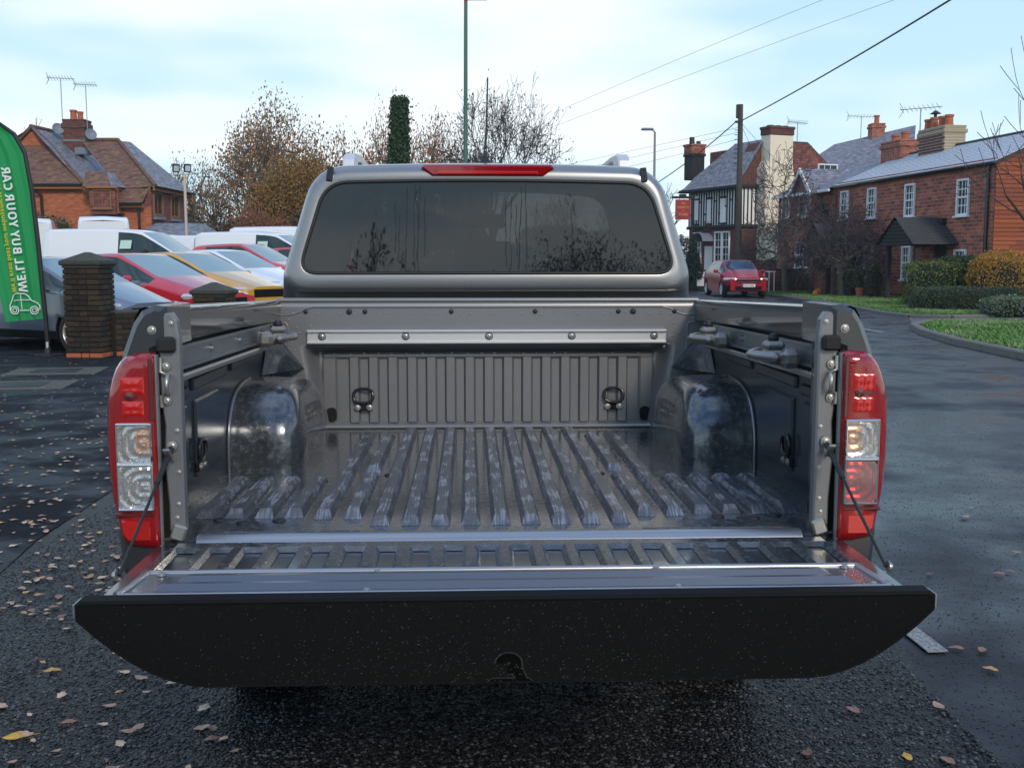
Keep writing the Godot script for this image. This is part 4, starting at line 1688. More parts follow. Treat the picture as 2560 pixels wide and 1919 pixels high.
	if P.has("plate"):
		var tm := TextMesh.new()
		var fn := SystemFont.new()
		fn.font_names = PackedStringArray(["Droid Sans"])
		fn.font_weight = 700
		tm.font = fn
		tm.text = P.plate
		tm.font_size = 24
		tm.pixel_size = 0.0036
		tm.depth = 0.004
		var tx := put_mesh("plate_lettering", tm, M.black, pt)
		tx.transform = Transform3D(Basis(Vector3(0, 0, -1), Vector3(0, 1, 0), Vector3(1, 0, 0)), Vector3(L / 2 + 0.030, P.get("plate_y", 0.43), -0.02))
		b = Buf.new()
		b.box(Vector3(L / 2 + 0.0285, P.get("plate_y", 0.43), 0.23), Vector3(0.004, 0.11, 0.055))
		put("plate_band", b, M.plate_blue, pt)
	# mirrors, wheels
	for s in [-1, 1]:
		b = Buf.new()
		var lb := Basis(Vector3(0, 1, 0), -s * 0.85) * Basis(Vector3(0, 0, 1), 0.45)
		b.bevel(Vector3(L / 2 - 0.235, key[1][1] - 0.065, s * half * 0.765), Vector3(0.12, 0.11, P.get("lamp", 0.36)), 0.04, lb)
		put("headlamp", b, M.headlamp, t)
		b = Buf.new()
		var mx: float = L / 2 - P.get("mirror", 1.42)
		var my: float = P.get("mirror_y", 1.0)
		b.bevel(Vector3(mx, my, s * (half + 0.07)), Vector3(0.10, 0.13, 0.20), 0.04)
		b.bevel(Vector3(mx, my - 0.05, s * (half - 0.02)), Vector3(0.06, 0.04, 0.10), 0.01)
		put("door_mirror", b, M[P.get("mirror_mat", paint)], t)
		for dx in P.get("doors", [1.55, 2.55]):
			b = Buf.new()
			b.bevel(Vector3(L / 2 - dx - 0.75, 0.86, s * (half * 1.0 + 0.004)), Vector3(0.18, 0.025, 0.02), 0.008)
			put("door_handle", b, M[paint], t)
		for w in wx:
			var m := Vector3(L / 2 - w, wr, s * (half - 0.10))
			var ax := Basis(Vector3(1, 0, 0), PI / 2 * s)
			b = Buf.new()
			b.lathe([Vector2(wr * 0.68, -0.09), Vector2(wr * 0.93, -0.1), Vector2(wr, -0.07), Vector2(wr, 0.07), Vector2(wr * 0.96, 0.093), Vector2(wr * 0.80, 0.102), Vector2(wr * 0.69, 0.095), Vector2(wr * 0.67, 0.05)], m, ax, 28)
			var wh := put("wheel", b, M.rubber, t)
			b = Buf.new()
			b.lathe([Vector2(wr * 0.66, -0.02), Vector2(0.001, -0.01)], m, ax, 24)
			put("brake_disc", b, M.void, wh)
			b = Buf.new()
			b.lathe([Vector2(wr * 0.64, 0.06), Vector2(wr * 0.67, 0.085), Vector2(wr * 0.70, 0.096), Vector2(wr * 0.70, 0.085)], m, ax, 28)
			b.lathe([Vector2(0.055, 0.05), Vector2(0.05, 0.075), Vector2(0.001, 0.08)], m, ax, 14)
			for k in 5:
				for q in [-0.16, 0.16]:
					var a: float = TAU * k / 5 + q
					var d := Vector3(cos(a), sin(a), 0)
					b.bevel(m + d * wr * 0.36 + Vector3(0, 0, s * 0.072), Vector3(wr * 0.62, 0.032, 0.02), 0.006, Basis(Vector3(0, 0, 1), a + q * 0.5))
			put("rim", b, M.alloy, wh)
	if P.has("roof_aerial"):
		b = Buf.new()
		var ax0: float = P.roof_aerial
		b.rod(Vector3(L / 2 - ax0, key[5][2] - 0.02, 0), Vector3(L / 2 - ax0 - 0.28, key[5][2] + 0.28, 0), 0.012, 5)
		put("roof_aerial", b, M.black, t)
	if P.has("card"):
		b = Buf.new()
		b.bevel(Vector3(L / 2 - P.card, P.card_y, half * P.get("card_z", 0.86)), Vector3(0.34, 0.26, 0.012), 0.004, Basis(Vector3(1, 0, 0), -0.38))
		put("price_card", b, M.paper, t)
	return t


func hatch(roof := 1.44, tall := 0.0) -> Dictionary:
	return {"w": 0.87, "front": 0.83, "base": 2.56, "key": [
		[0.0, 0.68 + tall, 0.76 + tall, 0.80, 0.48, 0], [0.08, 0.76 + tall, 0.85 + tall, 0.90, 0.54, 0], [0.30, 0.83 + tall, 0.93 + tall, 0.95, 0.62, 0], [0.7, 0.88 + tall, 0.99 + tall, 1.0, 0.68, 0], [1.12, 0.92 + tall, 1.05 + tall, 1.0, 0.74, 1],
		[2.02, 0.94 + tall, roof - 0.04, 1.0, 0.70, 2], [2.32, 0.95 + tall, roof, 1.0, 0.69, 5], [2.42, 0.955 + tall, roof, 1.0, 0.69, 2], [3.15, 0.98 + tall, roof - 0.03, 1.0, 0.67, 4], [3.58, 1.0 + tall, roof - 0.09, 0.99, 0.65, 3],
		[3.92, 1.0 + tall, 1.08 + tall, 0.95, 0.66, 0], [4.05, 0.80, 0.86, 0.88, 0.6, 0]]}


func van(roof: float, len_: float) -> Dictionary:
	return {"w": 0.97, "front": 0.92, "base": len_ * 0.61, "wheel": 0.34, "arch": 0.4, "mirror": 1.75, "mirror_y": 1.3, "mirror_mat": "black", "lamp": 0.55, "doors": [1.6], "card": 2.4, "card_y": 1.5, "card_z": 0.925, "key": [
		[0.0, 0.80, 0.86, 0.72, 0.5, 0], [0.12, 0.92, 0.99, 0.9, 0.6, 0], [0.5, 1.05, 1.14, 0.98, 0.68, 0], [1.0, 1.14, 1.25, 1.0, 0.78, 1],
		[1.95, 1.18, roof - 0.12, 1.0, 0.80, 2], [2.65, 1.18, roof - 0.02, 1.0, 0.82, 4], [3.2, 1.18, roof, 1.0, 0.84, 4], [len_ - 0.25, 1.18, roof - 0.02, 1.0, 0.84, 4], [len_ - 0.06, 1.16, roof - 0.08, 0.98, 0.82, 4], [len_, 1.1, roof - 0.16, 0.95, 0.76, 4]]}


func rise(z: float) -> float:
	# the forecourt climbs gently away from the road
	return maxf(0.0, (-z - 17.0) * 0.022)


func make_cars() -> void:
	var g := "cars parked in a row on the forecourt"
	var P := hatch(1.46)
	P.clad = true
	P.grille = 0.13
	var at := Vector3(-7.28, 0, -17.5)
	var t := make_car("parked_car", "slate grey hatchback with alloy wheels parked behind the brick gate pier and green banner", "car", "clio", P, at, -28, g)
	var b := Buf.new()
	# lozenge badge on the grille
	var lz := PackedVector3Array()
	for p in [[0, 0.12], [0.065, 0], [0, -0.12], [-0.065, 0], [0, 0.12]]:
		lz.push_back(Vector3(4.05 / 2 + 0.03, 0.58 + p[1], p[0]))
	b.tube(lz, PackedFloat32Array([0.014]), 6, false)
	put("grille_badge", b, M.chrome, t)
	b = Buf.new()
	b.bevel(Vector3(4.05 / 2 + 0.018, 0.60, 0), Vector3(0.012, 0.012, 0.86), 0.004)
	put("grille_bar", b, M.chrome, t)
	P = hatch(1.47)
	P.mirror = 1.5
	P.card = 2.75
	P.card_y = 1.22
	P.card_z = 0.88
	make_car("parked_car", "bright red hatchback between the slate grey car and the yellow car", "car", "car_red", P, Vector3(-6.85, rise(-20.2), -20.2), -28, g)
	P = hatch(1.46)
	P.grille = 0.16
	P.plate = "LF73 VCJ"
	P.plate_y = 0.40
	make_car("parked_car", "mustard yellow hatchback with a white front number plate between the red and white cars", "car", "car_yellow", P, Vector3(-6.7, rise(-22.8), -22.8), -28, g)
	P = hatch(1.48)
	make_car("parked_car", "white hatchback parked between the yellow car and the red crossover", "car", "car_white", P, Vector3(-6.6, rise(-25.5), -25.5), -28, g)
	P = hatch(1.60, 0.06)
	P.mirror_mat = "black"
	P.clad = true
	P.mirror_y = 1.12
	make_car("parked_car", "red crossover with black door mirrors in front of the white vans on the right", "car", "suv_red", P, Vector3(-6.9, rise(-29.0), -29.0), -20, g)
	P = hatch(1.5)
	make_car("parked_car", "red hatchback farthest along the forecourt beside the black mirrored crossover", "car", "suv_red", P, Vector3(-5.5, rise(-31.5), -31.5), -22, g)
	P = hatch(1.46)
	P.roof_aerial = 2.9
	make_car("parked_car", "silver saloon car whose roof shows above the slate grey hatchback", "car", "car_silver", P, Vector3(-11.2, rise(-22.3), -22.3), -24, g)
	P = hatch(1.5)
	make_car("parked_car", "white car with a pale roof at the left behind the silver saloon", "car", "car_white", P, Vector3(-13.2, rise(-25), -25), -20, g)
	# vans
	g = "white vans behind the parked cars"
	P = van(1.98, 5.0)
	make_car("white_van", "white panel van with a long bonnet nearest behind the red hatchback roof", "van", "van_white", P, Vector3(-10.9, rise(-31.5) + .04, -31.5), -8, g)
	P = van(2.5, 5.6)
	make_car("white_van", "tall white panel van roof standing above the others below the brick house", "van", "van_white", P, Vector3(-14.75, rise(-37), -39.5), 108, g)
	P = van(2.45, 5.6)
	make_car("white_van", "white high van half hidden behind the green banner", "van", "van_white", P, Vector3(-17.5, rise(-37), -39.5), 110, g)
	P = van(1.95, 4.8)
	P.mirror_mat = "black"
	make_car("white_van", "white van with a black mirror nearest to the pickup cab", "van", "van_white", P, Vector3(-7.5, rise(-34.3), -34.3), -14, g)
	P = van(2.15, 5.2)
	make_car("white_van", "longer white van behind the van with the black mirror", "van", "van_white", P, Vector3(-7.2, rise(-38), -38), -12, g)
	P = van(1.9, 4.5)
	make_car("white_van", "small white van with its nose under the floodlight mast", "van", "van_white", P, Vector3(-11.6, rise(-37), -37.3), -30, g)
	P = van(1.85, 4.5)
	make_car("white_van", "low white van whose roof shows between two other vans", "van", "van_white", P, Vector3(-9.9, rise(-36), -36.6), -20, g)
	# red car on the street
	P = hatch(1.455)
	P.glass = "kia_glass"
	P.key[3][0] = 0.6
	P.key[4][0] = 0.95
	P.key[5][0] = 1.72
	P.key[8][2] = 1.44
	P.key[9][2] = 1.39
	P.plate = "GV15 XBS"
	P.plate_y = 0.46
	P.lamp = 0.62
	t = make_car("parked_car", "crimson hatchback facing the viewer on the street in front of the pub", "car", "kia_red", P, Vector3(9.02, 0, -43.6), -87, "")
	b = Buf.new()
	b.bevel(Vector3(2.032, 0.70, 0), Vector3(0.02, 0.018, 0.86), 0.006)
	b.bevel(Vector3(2.03, 0.60, 0), Vector3(0.03, 0.018, 0.9), 0.006)
	put("grille_trim", b, M.chrome, t)
	for s in [-1, 1]:
		b = Buf.new()
		b.bevel(Vector3(1.90, 0.42, s * 0.68), Vector3(0.12, 0.16, 0.2), 0.04)
		put("fog_lamp_recess", b, M.trim, t)


func sash(parent: Node3D, o: Vector3, ux: Vector3, w: float, h: float, bx: int, by: int, frame := "white_paint", fr := 0.07, sill := true) -> void:
	# a window seen from outside: o is its lower corner, ux runs along the wall
	var uy := Vector3(0, 1, 0)
	var nn := ux.cross(uy)
	var bs := Basis(ux, uy, nn)
	var b := Buf.new()
	var at := func(x: float, y: float, z: float) -> Vector3: return o + ux * x + uy * y + nn * z
	for q in [[w / 2, fr / 2, w, fr], [w / 2, h - fr / 2, w, fr], [fr / 2, h / 2, fr, h - 2 * fr - 0.004], [w - fr / 2, h / 2, fr, h - 2 * fr - 0.004]]:
		b.bevel(at.call(q[0], q[1], 0.0), Vector3(q[2], q[3], 0.10), 0.008, bs)
	if by % 2 == 0:
		b.bevel(at.call(w / 2, h / 2, -0.005), Vector3(w - 2 * fr, 0.06, 0.07), 0.006, bs)
	var wn := put("window", b, M[frame], parent)
	b = Buf.new()
	b.box(at.call(w / 2, h / 2, -0.035), Vector3(w - fr, h - fr, 0.012), bs)
	put("pane", b, M.window_glass, wn)
	if bx > 1 or by > 2:
		b = Buf.new()
		for k in range(1, bx):
			b.box(at.call(fr + (w - 2 * fr) * k / bx, h / 2, -0.018), Vector3(0.032, h - 2 * fr, 0.03), bs)
		for k in range(1, by):
			if by % 2 == 0 and k == by / 2:
				continue
			b.box(at.call(w / 2, fr + (h - 2 * fr) * k / by, -0.020), Vector3(w - 2 * fr, 0.032, 0.03), bs)
		put("glazing_bar", b, M[frame], wn)
	if sill:
		b = Buf.new()
		b.bevel(at.call(w / 2, -0.03, 0.03), Vector3(w + 0.12, 0.06, 0.16), 0.01, bs)
		put("sill", b, M[frame], wn)


func courses(called: String, parent: Node3D, e0: Vector3, e1: Vector3, r0: Vector3, r1: Vector3, n: int, mats: Array, thick := 0.03) -> void:
	# overlapping rows between an eave (e0, e1) and a ridge (r0, r1), counter-clockwise e0 e1 r1 r0 from outside
	var nn := (e1 - e0).cross(r0 - e0).normalized()
	for i in n:
		var f0 := i / float(n)
		var f1 := minf(1.0, (i + 1.12) / float(n))
		var a := e0.lerp(r0, f0)
		var c := e1.lerp(r1, f0)
		var d := e1.lerp(r1, f1)
		var e := e0.lerp(r0, f1)
		var b := Buf.new()
		var u := nn * thick
		b.quad(a + u, c + u, d + u * 0.25, e + u * 0.25)
		b.quad(a, c, c + u, a + u)
		b.quad(c, d, d + u * 0.25, c + u)
		b.quad(e, a, a + u, e + u * 0.25)
		put(called, b, M[mats[rng.randi() % mats.size()]], parent)


func aerial(parent: Node3D, foot: Vector3, h: float, arm: float, dir := Vector3(1, 0, 0)) -> void:
	var b := Buf.new()
	var top := foot + Vector3(0, h, 0)
	b.rod(foot, top, 0.022, 5)
	b.rod(top - dir * arm * 0.6 + Vector3(0, 0.02, 0), top + dir * arm * 0.6 + Vector3(0, -0.04, 0), 0.016, 5)
	var side := dir.cross(Vector3(0, 1, 0))
	for k in 9:
		var c := top + dir * arm * (-0.55 + k * 0.13)
		b.rod(c - side * 0.16 - Vector3(0, 0.10, 0), c + side * 0.16 + Vector3(0, 0.10, 0), 0.010, 4)
	b.rod(top - dir * arm * 0.5, top - dir * arm * 0.62 + Vector3(0, 0.28, 0), 0.014, 4)
	b.rod(top - dir * arm * 0.5, top - dir * arm * 0.62 - Vector3(0, 0.28, 0), 0.014, 4)
	put("television_aerial", b, M.aerial, parent)


func chimney(parent: Node3D, c: Vector3, s: Vector3, m: String, pots: Array, cap := 0.14) -> Node3D:
	var b := Buf.new()
	b.bevel(c + Vector3(0, s.y / 2, 0), s, 0.01)
	b.bevel(c + Vector3(0, s.y - cap, 0), Vector3(s.x + 0.12, cap, s.z + 0.12), 0.02)
	b.bevel(c + Vector3(0, s.y + 0.03, 0), Vector3(s.x + 0.05, 0.08, s.z + 0.05), 0.02)
	var ch := put("chimney", b, M[m], parent)
	for p in pots:
		b = Buf.new()
		b.lathe([Vector2(p[1] * 1.15, 0), Vector2(p[1], 0.08), Vector2(p[1] * 0.92, p[2] - 0.1), Vector2(p[1] * 1.12, p[2] - 0.08), Vector2(p[1] * 1.12, p[2]), Vector2(p[1] * 0.8, p[2]), Vector2(p[1] * 0.75, p[2] - 0.2), Vector2(0.001, p[2] - 0.2)], c + Vector3(p[0], s.y + 0.05, p[3] if p.size() > 3 else 0.0), Basis(), 12)
		put("chimney_pot", b, M.pot, ch)
	return ch


func make_terrace() -> void:
	var t := thing("brick_cottages", "terrace of red brick cottages with a frosty slate roof and white sash windows", "house", Vector3(15.1, 0, -34), 8.3)
	var b := Buf.new()
	var wins := [[-10.8, 3.08, 0.7, 1.16], [-8.45, 3.05, 0.7, 1.16], [-5.55, 2.98, 0.7, 1.18], [-2.12, 2.88, 0.72, 1.2], [-8.55, 0.76, 0.7, 1.25], [-2.12, 0.62, 0.7, 1.16], [-5.6, 0.72, 0.62, 1.22], [-10.8, 0.95, 0.75, 1.2]]
	var holes := []
	for q in wins:
		holes.push_back(Rect2(q[0] + 11.2, q[1], q[2], q[3]))
	holes.push_back(Rect2(-3.5 + 11.2, 0.05, 0.85, 1.95))
	holes.push_back(Rect2(-9.6 + 11.2, 0.05, 0.8, 1.95))
	var uz := Vector3(0, 0, 1)
	b.wall(Vector3(0, 0, -11.2), uz, 11.2, 4.6, holes, 0.14)
	# gable end towards the viewer, back and far end
	b.quad(Vector3(0, 0, -0.02), Vector3(5.4, 0, -0.02), Vector3(5.4, 4.55, -0.02), Vector3(0, 4.55, -0.02))
	b.tri(Vector3(0, 4.55, -0.02), Vector3(5.4, 4.55, -0.02), Vector3(2.7, 5.68, -0.02))
	b.quad(Vector3(5.4, 0, 0), Vector3(5.4, 0, -11.2), Vector3(5.4, 4.55, -11.2), Vector3(5.4, 4.55, 0))
	b.quad(Vector3(5.4, 0, -11.2), Vector3(0, 0, -11.2), Vector3(0, 4.55, -11.2), Vector3(5.4, 4.55, -11.2))
	put("wall", b, M.wall_big, t)
	b = Buf.new()
	b.box(Vector3(2.7, 2.2, -5.6), Vector3(5.0, 4.4, 10.6))
	put("dark_interior", b, M.void, t)
	for q in wins:
		sash(t, Vector3(-0.02, q[1], q[0]), uz, q[2], q[3], 3, 4)
		b = Buf.new()
		b.bevel(Vector3(-0.012, q[1] + q[3] + 0.07, q[0] + q[2] / 2), Vector3(0.03, 0.14, q[2] + 0.16), 0.01)
		put("lintel", b, M.wall_red, t)
	for z in [-3.5, -9.6]:
		b = Buf.new()
		b.bevel(Vector3(0.08, 1.02, z + 0.42), Vector3(0.05, 1.9, 0.78), 0.01)
		put("door", b, M.black_wood, t)
	# tile hung gable
	rng.seed = 8
	var row := 0.136
	for k in range(3, 42):
		var y := k * row
		var x0 := 0.0
		var x1 := 5.4
		if y > 4.45:
			x0 = (y - 4.45) / 1.18 * 2.7
			x1 = 5.4 - x0
		if x1 - x0 < 0.3:
			break
		var x := x0
		while x < x1 - 0.05:
			var w := minf(rnd(0.5, 1.4), x1 - x)
			b = Buf.new()
			b.hexa([Vector3(x, y, -0.018), Vector3(x + w, y, -0.018), Vector3(x + w, y, 0.034 + rnd(0, 0.008)), Vector3(x, y, 0.034), Vector3(x, y + row * 1.02, -0.018), Vector3(x + w, y + row * 1.02, -0.018), Vector3(x + w, y + row * 1.02, 0.004), Vector3(x, y + row * 1.02, 0.004)])
			put("tile_course", b, M[["tile_a", "tile_b", "tile_c"][rng.randi() % 3]], t)
			x += w + 0.004
	# roof
	b = Buf.new()
	for s in [0, 1]:
		pass
	var e0 := Vector3(-0.16, 4.47, -11.25)
	var e1 := Vector3(-0.16, 4.47, 0.12)
	var r0 := Vector3(2.7, 5.72, -11.25)
	var r1 := Vector3(2.7, 5.72, 0.12)
	courses("slate_course", t, e0, e1, r0, r1, 15, ["slate"], 0.035)
	courses("slate_course", t, Vector3(5.56, 4.47, 0.12), Vector3(5.56, 4.47, -11.25), r1, r0, 4, ["slate"], 0.03)
	b.bevel(Vector3(2.7, 5.74, -5.56), Vector3(0.26, 0.09, 11.4), 0.03)
	put("ridge_tile", b, M.slate_dark, t)
	b = Buf.new()
	b.bevel(Vector3(-0.13, 4.43, -5.56), Vector3(0.12, 0.11, 11.4), 0.03)
	b.rod(Vector3(-0.06, 4.45, -0.32), Vector3(-0.06, 0.1, -0.32), 0.055, 8)
	put("gutter", b, M.black_gloss, t)
	b = Buf.new()
	for k in 2:
		var a := Vector3(-0.16 + 5.72 * k, 4.44, 0.06)
		b.quad(a, a + Vector3(0, -0.10, 0), Vector3(2.7, 5.58, 0.06), Vector3(2.7, 5.68, 0.06)) if k == 0 else b.quad(Vector3(2.7, 5.68, 0.06), Vector3(2.7, 5.58, 0.06), a + Vector3(0, -0.10, 0), a)
	put("verge", b, M.old_wood, t)
	# chimneys
	var ch := chimney(t, Vector3(2.55, 5.35, -7.75), Vector3(0.85, 1.05, 1.9), "buff_brick", [[-0.15, 0.15, 0.42, 0.75], [-0.15, 0.15, 0.42, 0.3], [-0.15, 0.15, 0.45, -0.3], [-0.15, 0.15, 0.42, -0.72]])
	b = Buf.new()
	for k in 9:
		for q in 6:
			b.bevel(Vector3(2.12, 5.45 + k * 0.11, -8.62 + q * 0.31 + (0.15 if k % 2 else 0.0)), Vector3(0.04, 0.085, 0.27), 0.006)
	put("brick", b, M.wall_dark, ch)
	b = Buf.new()
	for k in 10:
		b.bevel(Vector3(2.55, 5.40 + k * 0.11, -7.75), Vector3(0.875, 0.026, 1.925), 0.004)
	put("mortar_joint", b, M.mortar, ch)
	b = Buf.new()
	b.rod(Vector3(2.4, 6.75, -8.0), Vector3(2.4, 7.05, -8.0), 0.06, 8)
	b.lathe([Vector2(0.22, 0), Vector2(0.03, 0.13), Vector2(0.001, 0.14)], Vector3(2.4, 7.03, -8.0), Basis(), 10)
	put("cowl", b, M.iron, ch)
	aerial(t, Vector3(2.2, 6.2, -8.75), 1.15, 1.5, Vector3(0.5, 0, 0.86))
	chimney(t, Vector3(2.55, 5.3, -11.0), Vector3(0.8, 0.95, 1.6), "wall_red", [[0, 0.16, 0.35, 0.45], [0, 0.16, 0.32, -0.35]])
	# porches on posts
	for q in [[-4.3, -2.05, 0], [-10.7, -8.75, 1]]:
		porch(q[0], q[1], t)
	b = Buf.new()
	b.bevel(Vector3(-0.1, 2.75, -2.85), Vector3(0.2, 0.2, 0.26), 0.02)
	put("vent_box", b, M.iron, t)


func porch(z0: float, z1: float, t: Node3D) -> void:
	var b := Buf.new()
	var zm := (z0 + z1) / 2
	for z in [z0 + 0.18, z1 - 0.18]:
		b.bevel(Vector3(-1.32, 1.0, z), Vector3(0.16, 2.0, 0.16), 0.02)
		b.bevel(Vector3(-0.7, 2.0, z), Vector3(1.4, 0.14, 0.12), 0.02)
	var po := put("porch", b, M.black_wood, t)
	b = Buf.new()
	b.quad(Vector3(-1.6, 1.95, z1 + 0.1), Vector3(0, 1.95, z1 + 0.1), Vector3(0, 2.85, zm), Vector3(-1.6, 2.85, zm))
	b.quad(Vector3(0, 1.95, z0 - 0.1), Vector3(-1.6, 1.95, z0 - 0.1), Vector3(-1.6, 2.85, zm), Vector3(0, 2.85, zm))
	put("porch_gable", b, M.black_wood, po)
	for k in 9:
		for s in [-1, 1]:
			b = Buf.new()
			var f0 := k / 9.0
			var f1 := (k + 1.1) / 9.0
			var zz0 := lerpf((z1 + 0.14) if s > 0 else (z0 - 0.14), zm, f0)
			var zz1 := lerpf((z1 + 0.14) if s > 0 else (z0 - 0.14), zm, minf(1, f1))
			var y0 := lerpf(1.95, 2.87, f0)
			var y1 := lerpf(1.95, 2.87, minf(1, f1))
			if s > 0:
				b.quad(Vector3(-1.65, y0 + 0.05, zz0), Vector3(0, y0 + 0.05, zz0), Vector3(0, y1 + 0.015, zz1), Vector3(-1.65, y1 + 0.015, zz1))
				b.quad(Vector3(-1.65, y0, zz0), Vector3(0, y0, zz0), Vector3(0, y0 + 0.05, zz0), Vector3(-1.65, y0 + 0.05, zz0))
			else:
				b.quad(Vector3(0, y0 + 0.05, zz0), Vector3(-1.65, y0 + 0.05, zz0), Vector3(-1.65, y1 + 0.015, zz1), Vector3(0, y1 + 0.015, zz1))
				b.quad(Vector3(0, y0, zz0), Vector3(-1.65, y0, zz0), Vector3(-1.65, y0 + 0.05, zz0), Vector3(0, y0 + 0.05, zz0))
			put("tile_course", b, M.slate_dark, po)
	for k in 7:
		b = Buf.new()
		var y := 1.98 + k * 0.12
		var half := (z1 - z0) / 2 * (1 - (y - 1.95) / 0.95)
		b.bevel(Vector3(-1.58, y, zm), Vector3(0.03, 0.11, maxf(0.1, half * 2)), 0.01)
		put("board", b, M.black_wood, po)


func make_cottage_behind() -> void:
	var t := thing("brick_house", "brick house with a small white trimmed front gable between the pub and the cottages", "house", Vector3(15.1, 0, -34), 8.3)
	var uz := Vector3(0, 0, 1)
	var b := Buf.new()
	b.wall(Vector3(0.02, 0, -17.5), uz, 6.1, 4.45, [Rect2(2.4, 3.35, 1.35, 0.95), Rect2(2.2, 1.1, 1.6, 1.15), Rect2(0.5, 3.35, 0.9, 0.95)], 0.1)
	b.quad(Vector3(0.02, 0, -11.4), Vector3(5, 0, -11.4), Vector3(5, 4.45, -11.4), Vector3(0.02, 4.45, -11.4))
	b.quad(Vector3(5, 0, -17.5), Vector3(0.02, 0, -17.5), Vector3(0.02, 4.45, -17.5), Vector3(5, 4.45, -17.5))
	b.tri(Vector3(-0.15, 4.3, -15.4), Vector3(-0.15, 4.3, -13.2), Vector3(-0.15, 5.35, -14.3))
	put("wall", b, M.wall_red, t)
	sash(t, Vector3(0, 3.35, -15.1), uz, 1.35, 0.95, 3, 2)
	sash(t, Vector3(0, 1.1, -15.3), uz, 1.6, 1.15, 4, 2)
	sash(t, Vector3(0, 3.35, -17.0), uz, 0.9, 0.95, 2, 2)
	b = Buf.new()
	b.box(Vector3(2.7, 2.1, -14.4), Vector3(4.4, 4.2, 5.6))
	put("dark_interior", b, M.void, t)
	b = Buf.new()
	b.quad(Vector3(-0.3, 4.4, -17.6), Vector3(-0.3, 4.4, -11.45), Vector3(2.5, 5.6, -11.45), Vector3(2.5, 5.6, -17.6))
	b.quad(Vector3(5.2, 4.4, -11.45), Vector3(5.2, 4.4, -17.6), Vector3(2.5, 5.6, -17.6), Vector3(2.5, 5.6, -11.45))
	b.quad(Vector3(-0.35, 4.28, -13.05), Vector3(2.2, 4.28, -13.05), Vector3(2.2, 5.45, -14.3), Vector3(-0.35, 5.45, -14.3))
	b.quad(Vector3(2.2, 4.28, -15.55), Vector3(-0.35, 4.28, -15.55), Vector3(-0.35, 5.45, -14.3), Vector3(2.2, 5.45, -14.3))
	put("roof", b, M.roof_grey, t)
	b = Buf.new()
	var d := Vector3(0, 1.17, -1.25).normalized()
	b.box(Vector3(-0.36, 4.82, -13.68), Vector3(0.06, 0.16, 1.75), Basis(Vector3(1, 0, 0), 0.75))
	b.box(Vector3(-0.36, 4.82, -14.92), Vector3(0.06, 0.16, 1.75), Basis(Vector3(1, 0, 0), -0.75))
	b.bevel(Vector3(-0.28, 4.33, -14.5), Vector3(0.1, 0.12, 6.2), 0.02)
	put("bargeboard", b, M.white_paint, t)
	# taller house behind the terrace
	t = thing("slate_house", "tall brick house with a long grey slate roof rising behind the cottage terrace", "house", Vector3(19.2, 0, -62), 0)
	b = Buf.new()
	b.quad(Vector3(-4.5, 0, 0), Vector3(6, 0, 0), Vector3(6, 6.0, 0), Vector3(-4.5, 6.0, 0))
	b.quad(Vector3(3.9, 0, 1.2), Vector3(5.5, 0, -4.5), Vector3(5.5, 7.0, -4.5), Vector3(3.9, 9.05, 1.2))
	put("wall", b, M.wall_red, t)
	b = Buf.new()
	b.quad(Vector3(-5.0, 5.2, 1.0), Vector3(3.0, 7.0, 1.6), Vector3(4.1, 9.2, -1.2), Vector3(0.1, 8.35, -3.5))
	b.tri(Vector3(-5.0, 5.2, 1.0), Vector3(0.1, 8.35, -3.5), Vector3(-3.8, 5.6, -5.0))
	put("roof", b, M.roof_grey, t)
	b = Buf.new()
	b.quad(Vector3(0.8, 5.0, 1.72), Vector3(6.0, 5.0, 0.5), Vector3(4.6, 8.6, 0.0), Vector3(4.2, 9.1, 0.4))
	put("gable_wall", b, M.wall_red, t)
	chimney(t, Vector3(2.1, 8.0, -2), Vector3(0.75, 1.3, 0.75), "wall_red", [[0, 0.15, 0.5]])
	aerial(t, Vector3(1.2, 8.2, -2), 1.6, 1.4)


